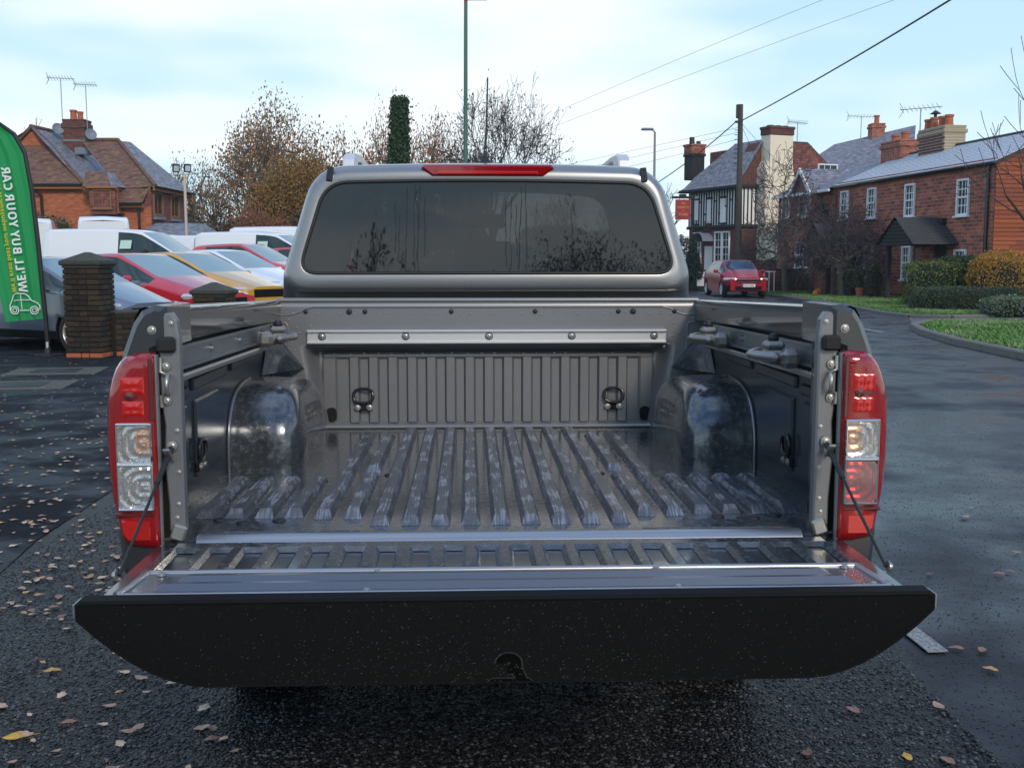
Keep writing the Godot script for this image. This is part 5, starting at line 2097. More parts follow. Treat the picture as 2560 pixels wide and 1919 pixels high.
func make_pub() -> void:
	var t := thing("pub", "half timbered village pub with a tall cream chimney and tiled roof", "pub", Vector3(11.6, 0, -55.5), 23.5)
	var uz := Vector3(0, 0, 1)
	var ux := Vector3(1, 0, 0)
	var b := Buf.new()
	b.wall(Vector3(0, 0, -4.6), uz, 4.6, 3.25, [Rect2(0.3, 1.3, 0.95, 1.65), Rect2(2.5, 1.3, 1.4, 1.65), Rect2(1.5, 0.1, 0.8, 2.1)], 0.12)
	b.wall(Vector3(0, 0, 0), ux, 7.0, 3.2, [], 0.1)
	b.wall(Vector3(7.0, 0, 0), Vector3(0, 0, -1), 9, 3.2, [])
	put("brick_wall", b, M.wall_dark, t)
	b = Buf.new()
	b.box(Vector3(3.4, 1.6, -2.6), Vector3(6.4, 3.0, 4.6))
	put("dark_interior", b, M.void, t)
	sash(t, Vector3(-0.02, 1.3, -4.3), uz, 0.95, 1.65, 3, 4)
	sash(t, Vector3(-0.02, 1.3, -2.1), uz, 0.68, 1.65, 2, 4)
	sash(t, Vector3(-0.02, 1.3, -1.4), uz, 0.68, 1.65, 2, 4)
	# plastered upper storey with timbers
	b = Buf.new()
	b.wall(Vector3(-0.03, 3.2, -4.6), uz, 4.62, 2.05, [])
	b.wall(Vector3(-0.03, 3.2, 0.02), ux, 7.0, 2.05, [])
	put("plaster", b, M.render_white, t)
	rng.seed = 4
	for k in 20:
		b = Buf.new()
		b.bevel(Vector3(-0.05, 4.22, -4.55 + k * 0.238), Vector3(0.07, 1.98, 0.055), 0.006)
		put("timber", b, M.timber_black, t)
		if k < 19 and k % 2 == 0:
			b = Buf.new()
			b.bevel(Vector3(-0.052, [3.9, 4.55, 4.25][k % 3], -4.55 + k * 0.238 + 0.119), Vector3(0.06, 0.07, 0.19), 0.006)
			put("timber", b, M.timber_black, t)
	for k in 6:
		b = Buf.new()
		b.bevel(Vector3(0.02 + k * 0.24, 4.22, 0.045), Vector3(0.055, 1.98, 0.07), 0.006)
		put("timber", b, M.timber_black, t)
	for z in [-4.0, -2.8, -1.55]:
		b = Buf.new()
		b.bevel(Vector3(-0.06, 4.0 if z > -3.9 else 4.25, z + 0.2), Vector3(0.06, 1.3, 0.4), 0.01)
		put("shutter_panel", b, M.render_white, t)
		b = Buf.new()
		b.bevel(Vector3(-0.07, 4.72, z + 0.2), Vector3(0.08, 0.09, 0.55), 0.01)
		b.bevel(Vector3(-0.07, 3.36, z + 0.2), Vector3(0.08, 0.09, 0.55), 0.01)
		put("timber", b, M.timber_black, t)
	b = Buf.new()
	b.bevel(Vector3(-0.06, 3.2, -2.3), Vector3(0.14, 0.16, 4.8), 0.02)
	b.bevel(Vector3(0.6, 3.2, 0.06), Vector3(1.4, 0.16, 0.14), 0.02)
	b.bevel(Vector3(-0.3, 5.16, -2.2), Vector3(0.5, 0.16, 5.4), 0.03)
	b.bevel(Vector3(0.5, 5.2, 0.12), Vector3(1.8, 0.14, 0.2), 0.03)
	put("bressumer", b, M.timber_black, t)
	# door hood
	b = Buf.new()
	var hood := []
	for x in [-0.75, -0.02]:
		var rg := PackedVector3Array()
		for k in 9:
			var a := PI * k / 8
			rg.push_back(Vector3(x, 2.45 + 0.45 * sin(a), -2.7 + cos(a) * 0.55))
		hood.push_back(rg)
	b.loft(hood, false, true)
	put("door_hood", b, M.lead, t)
	b = Buf.new()
	b.bevel(Vector3(0.03, 1.2, -2.7), Vector3(0.06, 2.0, 0.75), 0.01)
	put("door", b, M.white_paint, t)
	b = Buf.new()
	b.bevel(Vector3(-0.04, 3.3, -2.75), Vector3(0.1, 0.5, 0.5), 0.02)
	put("hood_stack", b, M.wall_red, t)
	# gable of dark brick above the plaster, tile hung cross wing to the right
	b = Buf.new()
	b.prism(PackedVector2Array([Vector2(-0.05, 5.2), Vector2(7.4, 5.2), Vector2(4.2, 7.45), Vector2(1.2, 7.45)]), -1.0, -0.05)
	put("gable", b, M.wall_dark, t)
	b = Buf.new()
	b.prism(PackedVector2Array([Vector2(2.2, 2.0), Vector2(7.6, 2.0), Vector2(7.6, 4.9), Vector2(4.25, 7.5), Vector2(2.2, 7.5)]), -6.0, -0.02)
	put("tile_hung_wing", b, M.hung_red, t)
	b = Buf.new()
	b.rod(Vector3(2.2, 7.53, -0.1), Vector3(4.25, 7.53, -0.1), 0.07, 6)
	b.rod(Vector3(4.25, 7.53, -0.1), Vector3(7.7, 4.85, -0.1), 0.07, 6)
	put("ridge_tile", b, M.slate_dark, t)
	sash(t, Vector3(2.55, 5.75, 0.02), ux, 0.62, 1.5, 2, 4)
	sash(t, Vector3(4.9, 5.9, 0.02), ux, 1.3, 0.6, 3, 1)
	# main roof with a bell cast, hipped at the far end
	b = Buf.new()
	var ya := [5.12, 5.38, 6.0, 7.6]
	var xa := [-0.55, -0.18, 0.28, 1.35]
	var za := [-5.2, -4.9, -4.5, -2.4]
	for k in 3:
		b.quad(Vector3(xa[k], ya[k], za[k]), Vector3(xa[k], ya[k], 0.15), Vector3(xa[k + 1], ya[k + 1], 0.15), Vector3(xa[k + 1], ya[k + 1], za[k + 1]))
		b.quad(Vector3(3.5, ya[k], za[k]), Vector3(xa[k], ya[k], za[k]), Vector3(xa[k + 1], ya[k + 1], za[k + 1]), Vector3(3.5, ya[k + 1], za[k + 1]))
	b.quad(Vector3(4.5, 5.2, 0.1), Vector3(4.5, 5.2, -2.4), Vector3(1.35, 7.6, -2.4), Vector3(1.35, 7.6, -0.1))
	put("roof", b, M.roof_grey, t)
	# great cream chimney breast
	b = Buf.new()
	var pl := PackedVector2Array()
	for p in [[1.14, 1.45], [2.30, 1.45], [2.34, 3.6], [2.86, 3.7], [2.86, 5.6], [2.72, 6.3], [2.70, 7.75], [1.28, 7.75], [1.28, 6.5], [1.06, 6.1], [1.04, 4.0], [1.10, 3.4]]:
		pl.push_back(Vector2(p[0], p[1]))
	b.prism(pl, -0.02, 0.75, Transform3D(), 0.02)
	var cb := put("chimney_breast", b, M.cream, t)
	b = Buf.new()
	b.bevel(Vector3(1.98, 0.72, 0.35), Vector3(1.9, 1.42, 0.8), 0.02)
	put("chimney_foot", b, M.wall_dark, cb)
	b = Buf.new()
	b.bevel(Vector3(1.99, 7.95, 0.36), Vector3(1.5, 0.36, 0.84), 0.02)
	b.bevel(Vector3(1.99, 8.13, 0.36), Vector3(1.58, 0.14, 0.92), 0.03)
	put("chimney_head", b, M.wall_dark, cb)
	b = Buf.new()
	for k in 3:
		b.lathe([Vector2(0.2, 0), Vector2(0.19, 0.07), Vector2(0.001, 0.1)], Vector3(1.55 + k * 0.44, 8.2, 0.36), Basis(), 10)
	put("chimney_pot", b, M.iron, cb)
	chimney(t, Vector3(0.9, 5.9, -5.6), Vector3(0.85, 1.5, 0.75), "timber_black", [])
	b = Buf.new()
	b.bevel(Vector3(0.9, 7.55, -5.6), Vector3(0.9, 0.42, 0.8), 0.02)
	b.bevel(Vector3(0.9, 7.8, -5.6), Vector3(1.0, 0.12, 0.9), 0.02)
	put("chimney_head", b, M.wall_red, t)
	b = Buf.new()
	b.lathe([Vector2(0.15, 0), Vector2(0.14, 0.4), Vector2(0.001, 0.4)], Vector3(0.72, 7.85, -5.6), Basis(), 10)
	b.lathe([Vector2(0.13, 0), Vector2(0.12, 0.2), Vector2(0.001, 0.2)], Vector3(1.15, 7.85, -5.6), Basis(), 10)
	put("chimney_pot", b, M.iron, t)
	aerial(t, Vector3(4.0, 7.4, -0.6), 1.25, 1.1)
	# hanging sign on its post
	var sg := thing("pub_sign", "red hanging pub sign with gold lettering on a dark post", "sign", Vector3(8.81, 0, -56.0), 8)
	b = Buf.new()
	b.bevel(Vector3(0.52, 2.3, -0.05), Vector3(0.10, 4.6, 0.10), 0.02)
	b.bevel(Vector3(0, 4.66, -0.05), Vector3(1.15, 0.12, 0.12), 0.02)
	b.bevel(Vector3(0, 4.76, -0.05), Vector3(0.4, 0.14, 0.10), 0.04)
	put("post", b, M.timber_black, sg)
	b = Buf.new()
	b.bevel(Vector3(0, 4.04, 0), Vector3(0.80, 1.02, 0.07), 0.015)
	var bd := put("board", b, M.sign_red, sg)
	var fn := SystemFont.new()
	fn.font_names = PackedStringArray(["Droid Serif"])
	fn.font_weight = 700
	var lines := [["THE", 4.36, 0.0052], ["DUKE'S", 4.16, 0.0068], ["OF", 3.99, 0.004], ["YORK", 3.80, 0.0075]]
	for q in lines:
		var tm := TextMesh.new()
		tm.font = fn
		tm.text = q[0]
		tm.font_size = 24
		tm.pixel_size = q[2]
		tm.depth = 0.01
		var x := put_mesh("lettering", tm, M.gold, bd)
		x.position = Vector3(0, q[1], 0.042)


func make_left_house() -> void:
	var t := thing("tiled_house", "orange brick house with steep brown tiled roofs beyond the forecourt", "house", Vector3(0, 0, 0))
	var ux := Vector3(1, 0, 0)
	var uz := Vector3(0, 0, -1)
	var b := Buf.new()
	b.wall(Vector3(-25.4, 0, -50), ux, 5.9, 4.85, [], 0.1)
	b.quad(Vector3(-19.5, 0, -50), Vector3(-18.9, 0, -50), Vector3(-18.9, 4.0, -50), Vector3(-19.5, 4.85, -50))
	b.tri(Vector3(-23.4, 6.8, -51.6), Vector3(-21.8, 6.8, -51.6), Vector3(-22.6, 7.62, -51.6))
	b.wall(Vector3(-25.4, 0, -57), Vector3(0, 0, 1), 7, 4.85, [])
	b.wall(Vector3(-18.7, 0, -49.7), ux, 2.2, 4.0, [], 0.1)
	b.wall(Vector3(-18.9, 0, -50), uz, 7, 4.0, [])
	put("wall", b, M.wall_orange, t)
	b = Buf.new()
	b.wall(Vector3(-16.5, 0, -49.68), uz, 5.4, 4.8, [Rect2(0.25, 3.5, 1.35, 1.1), Rect2(2.75, 3.5, 1.35, 1.1)], 0.1)
	b.quad(Vector3(-17.0, 3.9, -49.69), Vector3(-16.5, 3.9, -49.69), Vector3(-16.5, 4.8, -49.69), Vector3(-17.0, 4.0, -49.69))
	put("tile_hung_wall", b, M.hung_red, t)
	b = Buf.new()
	b.box(Vector3(-17.8, 2.3, -51.8), Vector3(2.2, 4.2, 3.2))
	put("dark_interior", b, M.void, t)
	for z in [-49.93, -52.43]:
		sash(t, Vector3(-16.48, 3.5, z), uz, 1.35, 1.1, 2, 1, "brown_frame", 0.09)
		b = Buf.new()
		b.bevel(Vector3(-16.42, 3.36, z - 0.67), Vector3(0.16, 0.14, 1.5), 0.03)
		put("lead_apron", b, M.lead, t)
	# roofs
	b = Buf.new()
	b.quad(Vector3(-26.2, 4.88, -49.6), Vector3(-19.55, 4.88, -49.6), Vector3(-21.75, 6.82, -51.5), Vector3(-23.45, 6.82, -51.5))
	b.quad(Vector3(-25.9, 4.4, -57.5), Vector3(-26.2, 4.88, -49.6), Vector3(-22.6, 7.66, -51.5), Vector3(-22.0, 7.66, -57.5))
	b.quad(Vector3(-18.8, 4.05, -49.25), Vector3(-17.6, 4.0, -49.25), Vector3(-18.2, 4.9, -50.2), Vector3(-19.5, 4.9, -50.2))
	b.quad(Vector3(-17.9, 4.7, -49.75), Vector3(-16.25, 4.78, -49.6), Vector3(-19.1, 7.2, -53.0), Vector3(-20.9, 7.2, -53.0))
	b.quad(Vector3(-18.6, 4.0, -49.2), Vector3(-16.75, 4.0, -49.2), Vector3(-16.5, 4.98, -49.9), Vector3(-18.4, 4.96, -50.0))
	put("brown_roof", b, M.roof_brown, t)
	b = Buf.new()
	b.quad(Vector3(-19.55, 4.88, -49.6), Vector3(-19.45, 4.7, -57.0), Vector3(-22.0, 7.66, -57.0), Vector3(-22.6, 7.66, -51.4))
	b.quad(Vector3(-18.6, 4.0, -49.4), Vector3(-18.6, 4.0, -57.0), Vector3(-19.5, 4.85, -57.0), Vector3(-19.55, 4.88, -49.55))
	b.quad(Vector3(-16.25, 4.78, -49.6), Vector3(-16.15, 4.78, -55.4), Vector3(-18.7, 7.2, -53.6), Vector3(-19.1, 7.2, -53.0))
	put("grey_roof", b, M.roof_grey, t)
	b = Buf.new()
	for q in [[Vector3(-19.5, 4.9, -49.58), Vector3(-21.75, 6.85, -51.5)], [Vector3(-16.25, 4.82, -49.6), Vector3(-19.1, 7.25, -53.0)], [Vector3(-19.1, 7.25, -53.0), Vector3(-20.9, 7.25, -53.0)], [Vector3(-22.6, 7.7, -51.4), Vector3(-22, 7.7, -57)], [Vector3(-21.75, 6.85, -51.5), Vector3(-22.6, 7.68, -51.5)], [Vector3(-22.6, 7.68, -51.5), Vector3(-23.45, 6.85, -51.5)]]:
		b.rod(q[0], q[1], 0.09, 6)
	put("hip_tile", b, M.roof_brown, t)
	b = Buf.new()
	b.bevel(Vector3(-22.9, 4.76, -49.72), Vector3(6.6, 0.2, 0.1), 0.02)
	b.bevel(Vector3(-17.7, 3.9, -49.4), Vector3(1.9, 0.18, 0.1), 0.02)
	b.bevel(Vector3(-16.35, 4.68, -52.5), Vector3(0.1, 0.18, 5.7), 0.02)
	b.box(Vector3(-19.05, 4.32, -49.66), Vector3(1.25, 0.22, 0.1), Basis(Vector3(0, 0, 1), -0.72))
	put("fascia", b, M.fascia, t)
	b = Buf.new()
	b.bevel(Vector3(-22.9, 4.88, -49.56), Vector3(6.7, 0.09, 0.12), 0.02)
	b.bevel(Vector3(-17.7, 4.01, -49.18), Vector3(1.95, 0.09, 0.12), 0.02)
	b.bevel(Vector3(-16.2, 4.79, -52.5), Vector3(0.12, 0.09, 5.8), 0.02)
	b.rod(Vector3(-17.05, 3.9, -49.6), Vector3(-17.05, 0, -49.6), 0.06, 6)
	b.tube(PackedVector3Array([Vector3(-21.95, 5.5, -49.5), Vector3(-21.95, 4.7, -49.5), Vector3(-21.6, 4.4, -49.9), Vector3(-21.55, 0, -49.9)]), PackedFloat32Array([0.07]), 6)
	put("gutter", b, M.black_gloss, t)
	# dormer
	b = Buf.new()
	b.quad(Vector3(-19.25, 4.72, -48.75), Vector3(-17.95, 4.72, -48.75), Vector3(-18.45, 5.45, -49.6), Vector3(-19.4, 5.45, -49.6))
	var dr := put("dormer", b, M.roof_brown, t)
	b = Buf.new()
	b.quad(Vector3(-17.95, 4.72, -48.75), Vector3(-17.35, 4.72, -50.4), Vector3(-18.45, 5.45, -51.0), Vector3(-18.45, 5.45, -49.6))
	put("dormer_roof", b, M.roof_grey, dr)
	b = Buf.new()
	b.box(Vector3(-18.42, 4.1, -49.9), Vector3(1.15, 1.2, 2.0))
	put("dormer_wall", b, M.hung_red, dr)
	sash(t, Vector3(-18.85, 3.75, -48.88), ux, 0.85, 0.85, 2, 1, "brown_frame", 0.06)
	sash(t, Vector3(-17.83, 3.6, -49.1), uz, 1.0, 1.05, 3, 1, "brown_frame", 0.06)
	b = Buf.new()
	b.bevel(Vector3(-18.4, 4.68, -48.78), Vector3(1.4, 0.1, 0.1), 0.02)
	put("dormer_fascia", b, M.fascia, dr)
	# lean-to
	b = Buf.new()
	b.quad(Vector3(-16.6, 2.5, -47.4), Vector3(-13.7, 2.5, -47.4), Vector3(-14.4, 3.12, -49.4), Vector3(-16.2, 3.12, -49.4))
	b.quad(Vector3(-13.7, 2.5, -47.4), Vector3(-13.7, 2.5, -52.0), Vector3(-14.4, 3.12, -51.0), Vector3(-14.4, 3.12, -49.4))
	b.quad(Vector3(-14.4, 3.12, -49.4), Vector3(-14.4, 3.12, -51), Vector3(-16.5, 3.12, -51), Vector3(-16.2, 3.12, -49.4))
	put("lean_to_roof", b, M.roof_grey, t)
	b = Buf.new()
	b.wall(Vector3(-16.5, 0, -47.6), ux, 2.6, 2.5, [])
	b.wall(Vector3(-13.9, 0, -47.6), uz, 4, 2.5, [])
	put("lean_to_wall", b, M.wall_red, t)
	# chimney, dishes, aerials
	var ch := chimney(t, Vector3(-21.2, 6.6, -53.4), Vector3(1.05, 1.55, 0.9), "wall_dark", [[-0.15, 0.16, 0.5], [0.18, 0.14, 0.42]], 0.24)
	b = Buf.new()
	b.bevel(Vector3(-21.2, 7.2, -53.4), Vector3(1.12, 0.1, 0.96), 0.02)
	b.bevel(Vector3(-20.85, 6.7, -53.0), Vector3(0.7, 0.35, 0.2), 0.03)
	put("lead_flashing", b, M.lead, ch)
	for q in [[-20.38, 7.45], [-21.95, 7.72]]:
		b = Buf.new()
		b.lathe([Vector2(0.001, 0), Vector2(0.15, 0.03), Vector2(0.27, 0.10), Vector2(0.28, 0.12), Vector2(0.14, 0.05), Vector2(0.001, 0.025)], Vector3(q[0], q[1], -52.9), Basis(Vector3(1, 0, 0), 1.2) * Basis(Vector3(0, 0, 1), -0.6), 16)
		b.rod(Vector3(q[0], q[1], -52.9), Vector3(q[0] * 0.5 - 10.6, q[1] - 0.3, -53.2), 0.03, 5)
		put("satellite_dish", b, M.lead, t)
	aerial(t, Vector3(-21.74, 7.2, -53), 2.95, 1.1)
	aerial(t, Vector3(-20.55, 7.0, -53), 2.85, 0.95)


func make_walls_and_posts() -> void:
	# the two brick gate piers and the low wall between them
	rng.seed = 15
	var spots := [[Vector3(-6.14, 0, -15.64), 1.29, "taller mossy brick gate pier with a pyramid cap beside the green banner"], [Vector3(-4.73, 0, -17.1), 0.83, "lower brick gate pier whose lichened cap shows in front of the red car"]]
	var pm := ["pier_a", "pier_b", "pier_c", "pier_b", "pier_d"]
	for s in spots:
		var t := thing("gate_pier", s[2], "gate pier", s[0], -3, "brick gate piers at the forecourt wall")
		var b := Buf.new()
		b.box(Vector3(0, s[1] / 2, 0), Vector3(0.49, s[1], 0.49))
		put("mortar_core", b, M.pier_joint, t)
		var n := int(s[1] / 0.075)
		for k in n:
			var y := 0.0375 + k * 0.075
			for side in 4:
				var bs := Basis(Vector3(0, 1, 0), PI / 2 * side)
				var cut := [-0.26, -0.04, 0.08, 0.26] if k % 2 == 0 else [-0.26, -0.13, 0.09, 0.26]
				for q in cut.size() - 1:
					b = Buf.new()
					var w: float = cut[q + 1] - cut[q]
					b.bevel(bs * Vector3((cut[q] + cut[q + 1]) / 2, y, 0.241 + rnd(0, 0.006)), Vector3(w - 0.012, 0.063, 0.05), 0.006, bs)
					put("brick", b, M["brick_foot" if k == 0 else pm[rng.randi() % 5]], t)
		b = Buf.new()
		b.bevel(Vector3(0, s[1] + 0.02, 0), Vector3(0.54, 0.05, 0.54), 0.01)
		b.bevel(Vector3(0, s[1] + 0.07, 0), Vector3(0.61, 0.07, 0.61), 0.02)
		b.frus(Vector3(0, s[1] + 0.1, 0), Vector2(0.30, 0.30), Vector2(0.03, 0.03), 0.125)
		put("cap", b, M.pier_cap, t)
	var wl := thing("low_wall", "low mossy brick wall between the two gate piers", "wall", Vector3(-6.14, 0, -15.64), 0)
	var a := Vector3(0.27, 0, -0.08)
	var e := Vector3(1.1, 0, -1.12)
	var dir := (e - a).normalized()
	var len_ := (e - a).length()
	var bs := Basis(dir, Vector3(0, 1, 0), dir.cross(Vector3(0, 1, 0)))
	var b := Buf.new()
	b.box(a + dir * len_ / 2 + Vector3(0, 0.31, 0), Vector3(len_, 0.62, 0.19), bs)
	put("mortar_core", b, M.pier_joint, wl)
	for k in 8:
		var x := 0.0 if k % 2 == 0 else -0.11
		while x < len_:
			var x0 := maxf(0, x)
			var x1 := minf(len_, x + 0.22)
			b = Buf.new()
			b.bevel(a + dir * ((x0 + x1) / 2) + Vector3(0, 0.0375 + k * 0.078, 0) + bs.z * 0.09, Vector3(maxf(0.03, x1 - x0 - 0.012), 0.065, 0.05), 0.006, bs)
			put("brick", b, M["brick_foot" if k == 0 else pm[rng.randi() % 5]], wl)
			x += 0.22
	b = Buf.new()
	b.bevel(a + dir * len_ / 2 + Vector3(0, 0.64, 0), Vector3(len_, 0.05, 0.24), 0.015, bs)
	put("coping", b, M.pier_cap, wl)
	# dark garden wall in front of the pub side
	var gw := thing("garden_wall", "low dark brick garden wall behind the left bare tree", "wall", Vector3(11.7, 0, -47.5), 0)
	b = Buf.new()
	b.bevel(Vector3(1.2, 0.5, 0), Vector3(3.2, 1.05, 0.25), 0.03)
	put("brickwork", b, M.wall_dark, gw)
	b = Buf.new()
	b.bevel(Vector3(1.2, 1.05, 0), Vector3(3.3, 0.07, 0.32), 0.02)
	put("coping", b, M.slate_dark, gw)
	# telegraph pole
	var tp := thing("telegraph_pole", "tall brown wooden telegraph pole with wires in front of the pub", "telegraph pole", Vector3(10.0, 0, -48))
	b = Buf.new()
	b.tube(PackedVector3Array([Vector3(0.05, 0, 0), Vector3(0, 8.2, 0)]), PackedFloat32Array([0.16, 0.105]), 12)
	put("pole", b, M.old_wood, tp)
	b = Buf.new()
	b.bevel(Vector3(-0.14, 7.9, 0.02), Vector3(0.12, 0.6, 0.12), 0.03)
	b.bevel(Vector3(-0.16, 7.45, 0.02), Vector3(0.18, 0.10, 0.1), 0.03)
	put("junction_box", b, M.iron, tp)
	for k in 8:
		b = Buf.new()
		b.bevel(Vector3(-0.18, 7.1 - k * 0.2, 0), Vector3(0.12, 0.03, 0.04), 0.01)
		put("step_bolt", b, M.iron, tp)
	# wires
	var lines := [
		["thick black cable sagging from the pole to the top right corner", Vector3(10.05, 7.5, -48), Vector3(9.6, 6.75, -20), Vector3(9.0, 7.2, -8), 0.024, 0.6],
		["cable from the pole down to the left behind the cab", Vector3(9.85, 7.5, -48), Vector3(8.2, 5.6, -54), Vector3(5.5, 4.2, -64), 0.024, 0.3],
		["upper thin overhead wire across the sky", Vector3(2.2, 9.4, -60), Vector3(12.6, 12.4, -47), Vector3(21, 14.4, -40), 0.0075, 0.3],
		["lower thin overhead wire across the sky", Vector3(2.0, 8.6, -60), Vector3(12.4, 11.2, -47), Vector3(21, 13.2, -40), 0.0075, 0.3],
		["highest of the faint wires left of the telegraph pole", Vector3(9.9, 7.2, -48), Vector3(6.0, 7.3, -60), Vector3(2, 7.6, -75), 0.008, 0.2],
		["middle of the faint wires left of the telegraph pole", Vector3(9.9, 7.0, -48), Vector3(6.0, 6.9, -60), Vector3(2, 7.1, -75), 0.008, 0.2],
		["lowest of the faint wires left of the telegraph pole", Vector3(9.9, 6.7, -48), Vector3(6.0, 6.4, -60), Vector3(2, 6.5, -75), 0.008, 0.2],
		["thin wire from the pole to the cream chimney", Vector3(10.05, 7.3, -48), Vector3(11.3, 6.4, -51), Vector3(12.6, 5.4, -54.4), 0.008, 0.2],
		["thin wire from the pole to the tile hung wing of the pub", Vector3(10.05, 7.4, -48), Vector3(12.0, 6.5, -51.5), Vector3(14.2, 5.8, -55.4), 0.008, 0.2]]
	for q in lines:
		b = Buf.new()
		var pts := PackedVector3Array()
		for k in 25:
			var f := k / 24.0
			var p: Vector3 = q[1].lerp(q[2], f * 2) if f < 0.5 else q[2].lerp(q[3], f * 2 - 1)
			p = q[1].lerp(q[2], f).lerp(q[2].lerp(q[3], f), f)
			pts.push_back(p)
		b.tube(pts, PackedFloat32Array([q[4]]), 5)
		tag(put("overhead_wire", b, M.black, self), q[0], "wire", "overhead wires round the telegraph pole")
	# lamp posts
	var lp := thing("street_lamp", "tall green street lamp post rising beyond the pickup roof", "street lamp", Vector3(-1.25, 0, -30))
	b = Buf.new()
	b.tube(PackedVector3Array([Vector3(-0.04, 0, 0), Vector3(-0.04, 2.0, 0), Vector3(-0.04, 2.05, 0), Vector3(0, 8.35, 0)]), PackedFloat32Array([0.09, 0.09, 0.065, 0.05]), 12)
	put("post", b, M.green_post, lp)
	b = Buf.new()
	b.bevel(Vector3(0.28, 8.45, 0), Vector3(0.62, 0.09, 0.2), 0.03)
	b.bevel(Vector3(0, 8.42, 0), Vector3(0.1, 0.2, 0.1), 0.03)
	put("lantern", b, M.sign_red, lp)
	lp = thing("street_lamp", "grey street lamp with a short arm left of the telegraph pole", "street lamp", Vector3(7.05, 0, -54))
	b = Buf.new()
	b.tube(PackedVector3Array([Vector3(0, 0, 0), Vector3(0, 7.7, 0), Vector3(-0.12, 7.85, 0), Vector3(-0.4, 7.88, 0)]), PackedFloat32Array([0.08, 0.055, 0.05, 0.04]), 10)
	put("post", b, M.pipe_grey, lp)
	b = Buf.new()
	b.bevel(Vector3(-0.38, 7.86, 0), Vector3(0.6, 0.12, 0.24), 0.04)
	put("lantern", b, M.lead, lp)
	lp = thing("floodlight_mast", "thin rusty mast with two black floodlights beside the tiled house", "floodlight", Vector3(-12.62, 0, -42))
	b = Buf.new()
	b.rod(Vector3(0, 0, 0), Vector3(0, 4.62, 0), 0.055, 8)
	b.bevel(Vector3(0, 4.62, 0), Vector3(0.24, 0.05, 0.12), 0.01)
	b.rod(Vector3(-0.42, 4.72, 0), Vector3(0.2, 4.72, 0), 0.025, 6)
	b.rod(Vector3(0, 4.6, 0), Vector3(0, 4.75, 0), 0.03, 6)
	put("mast", b, M.mast_paint, lp)
	for x in [-0.32, 0.12]:
		b = Buf.new()
		var fb := Basis(Vector3(0, 1, 0), 0.5) * Basis(Vector3(1, 0, 0), 0.3)
		b.bevel(Vector3(x, 4.95, 0), Vector3(0.27, 0.32, 0.12), 0.02, fb)
		var fl := put("floodlight", b, M.black, lp)
		b = Buf.new()
		b.bevel(Vector3(x, 4.95, 0) + fb.z * 0.062, Vector3(0.19, 0.22, 0.012), 0.004, fb)
		put("glass", b, M.headlamp, fl)
	make_banner()
	make_street_things()


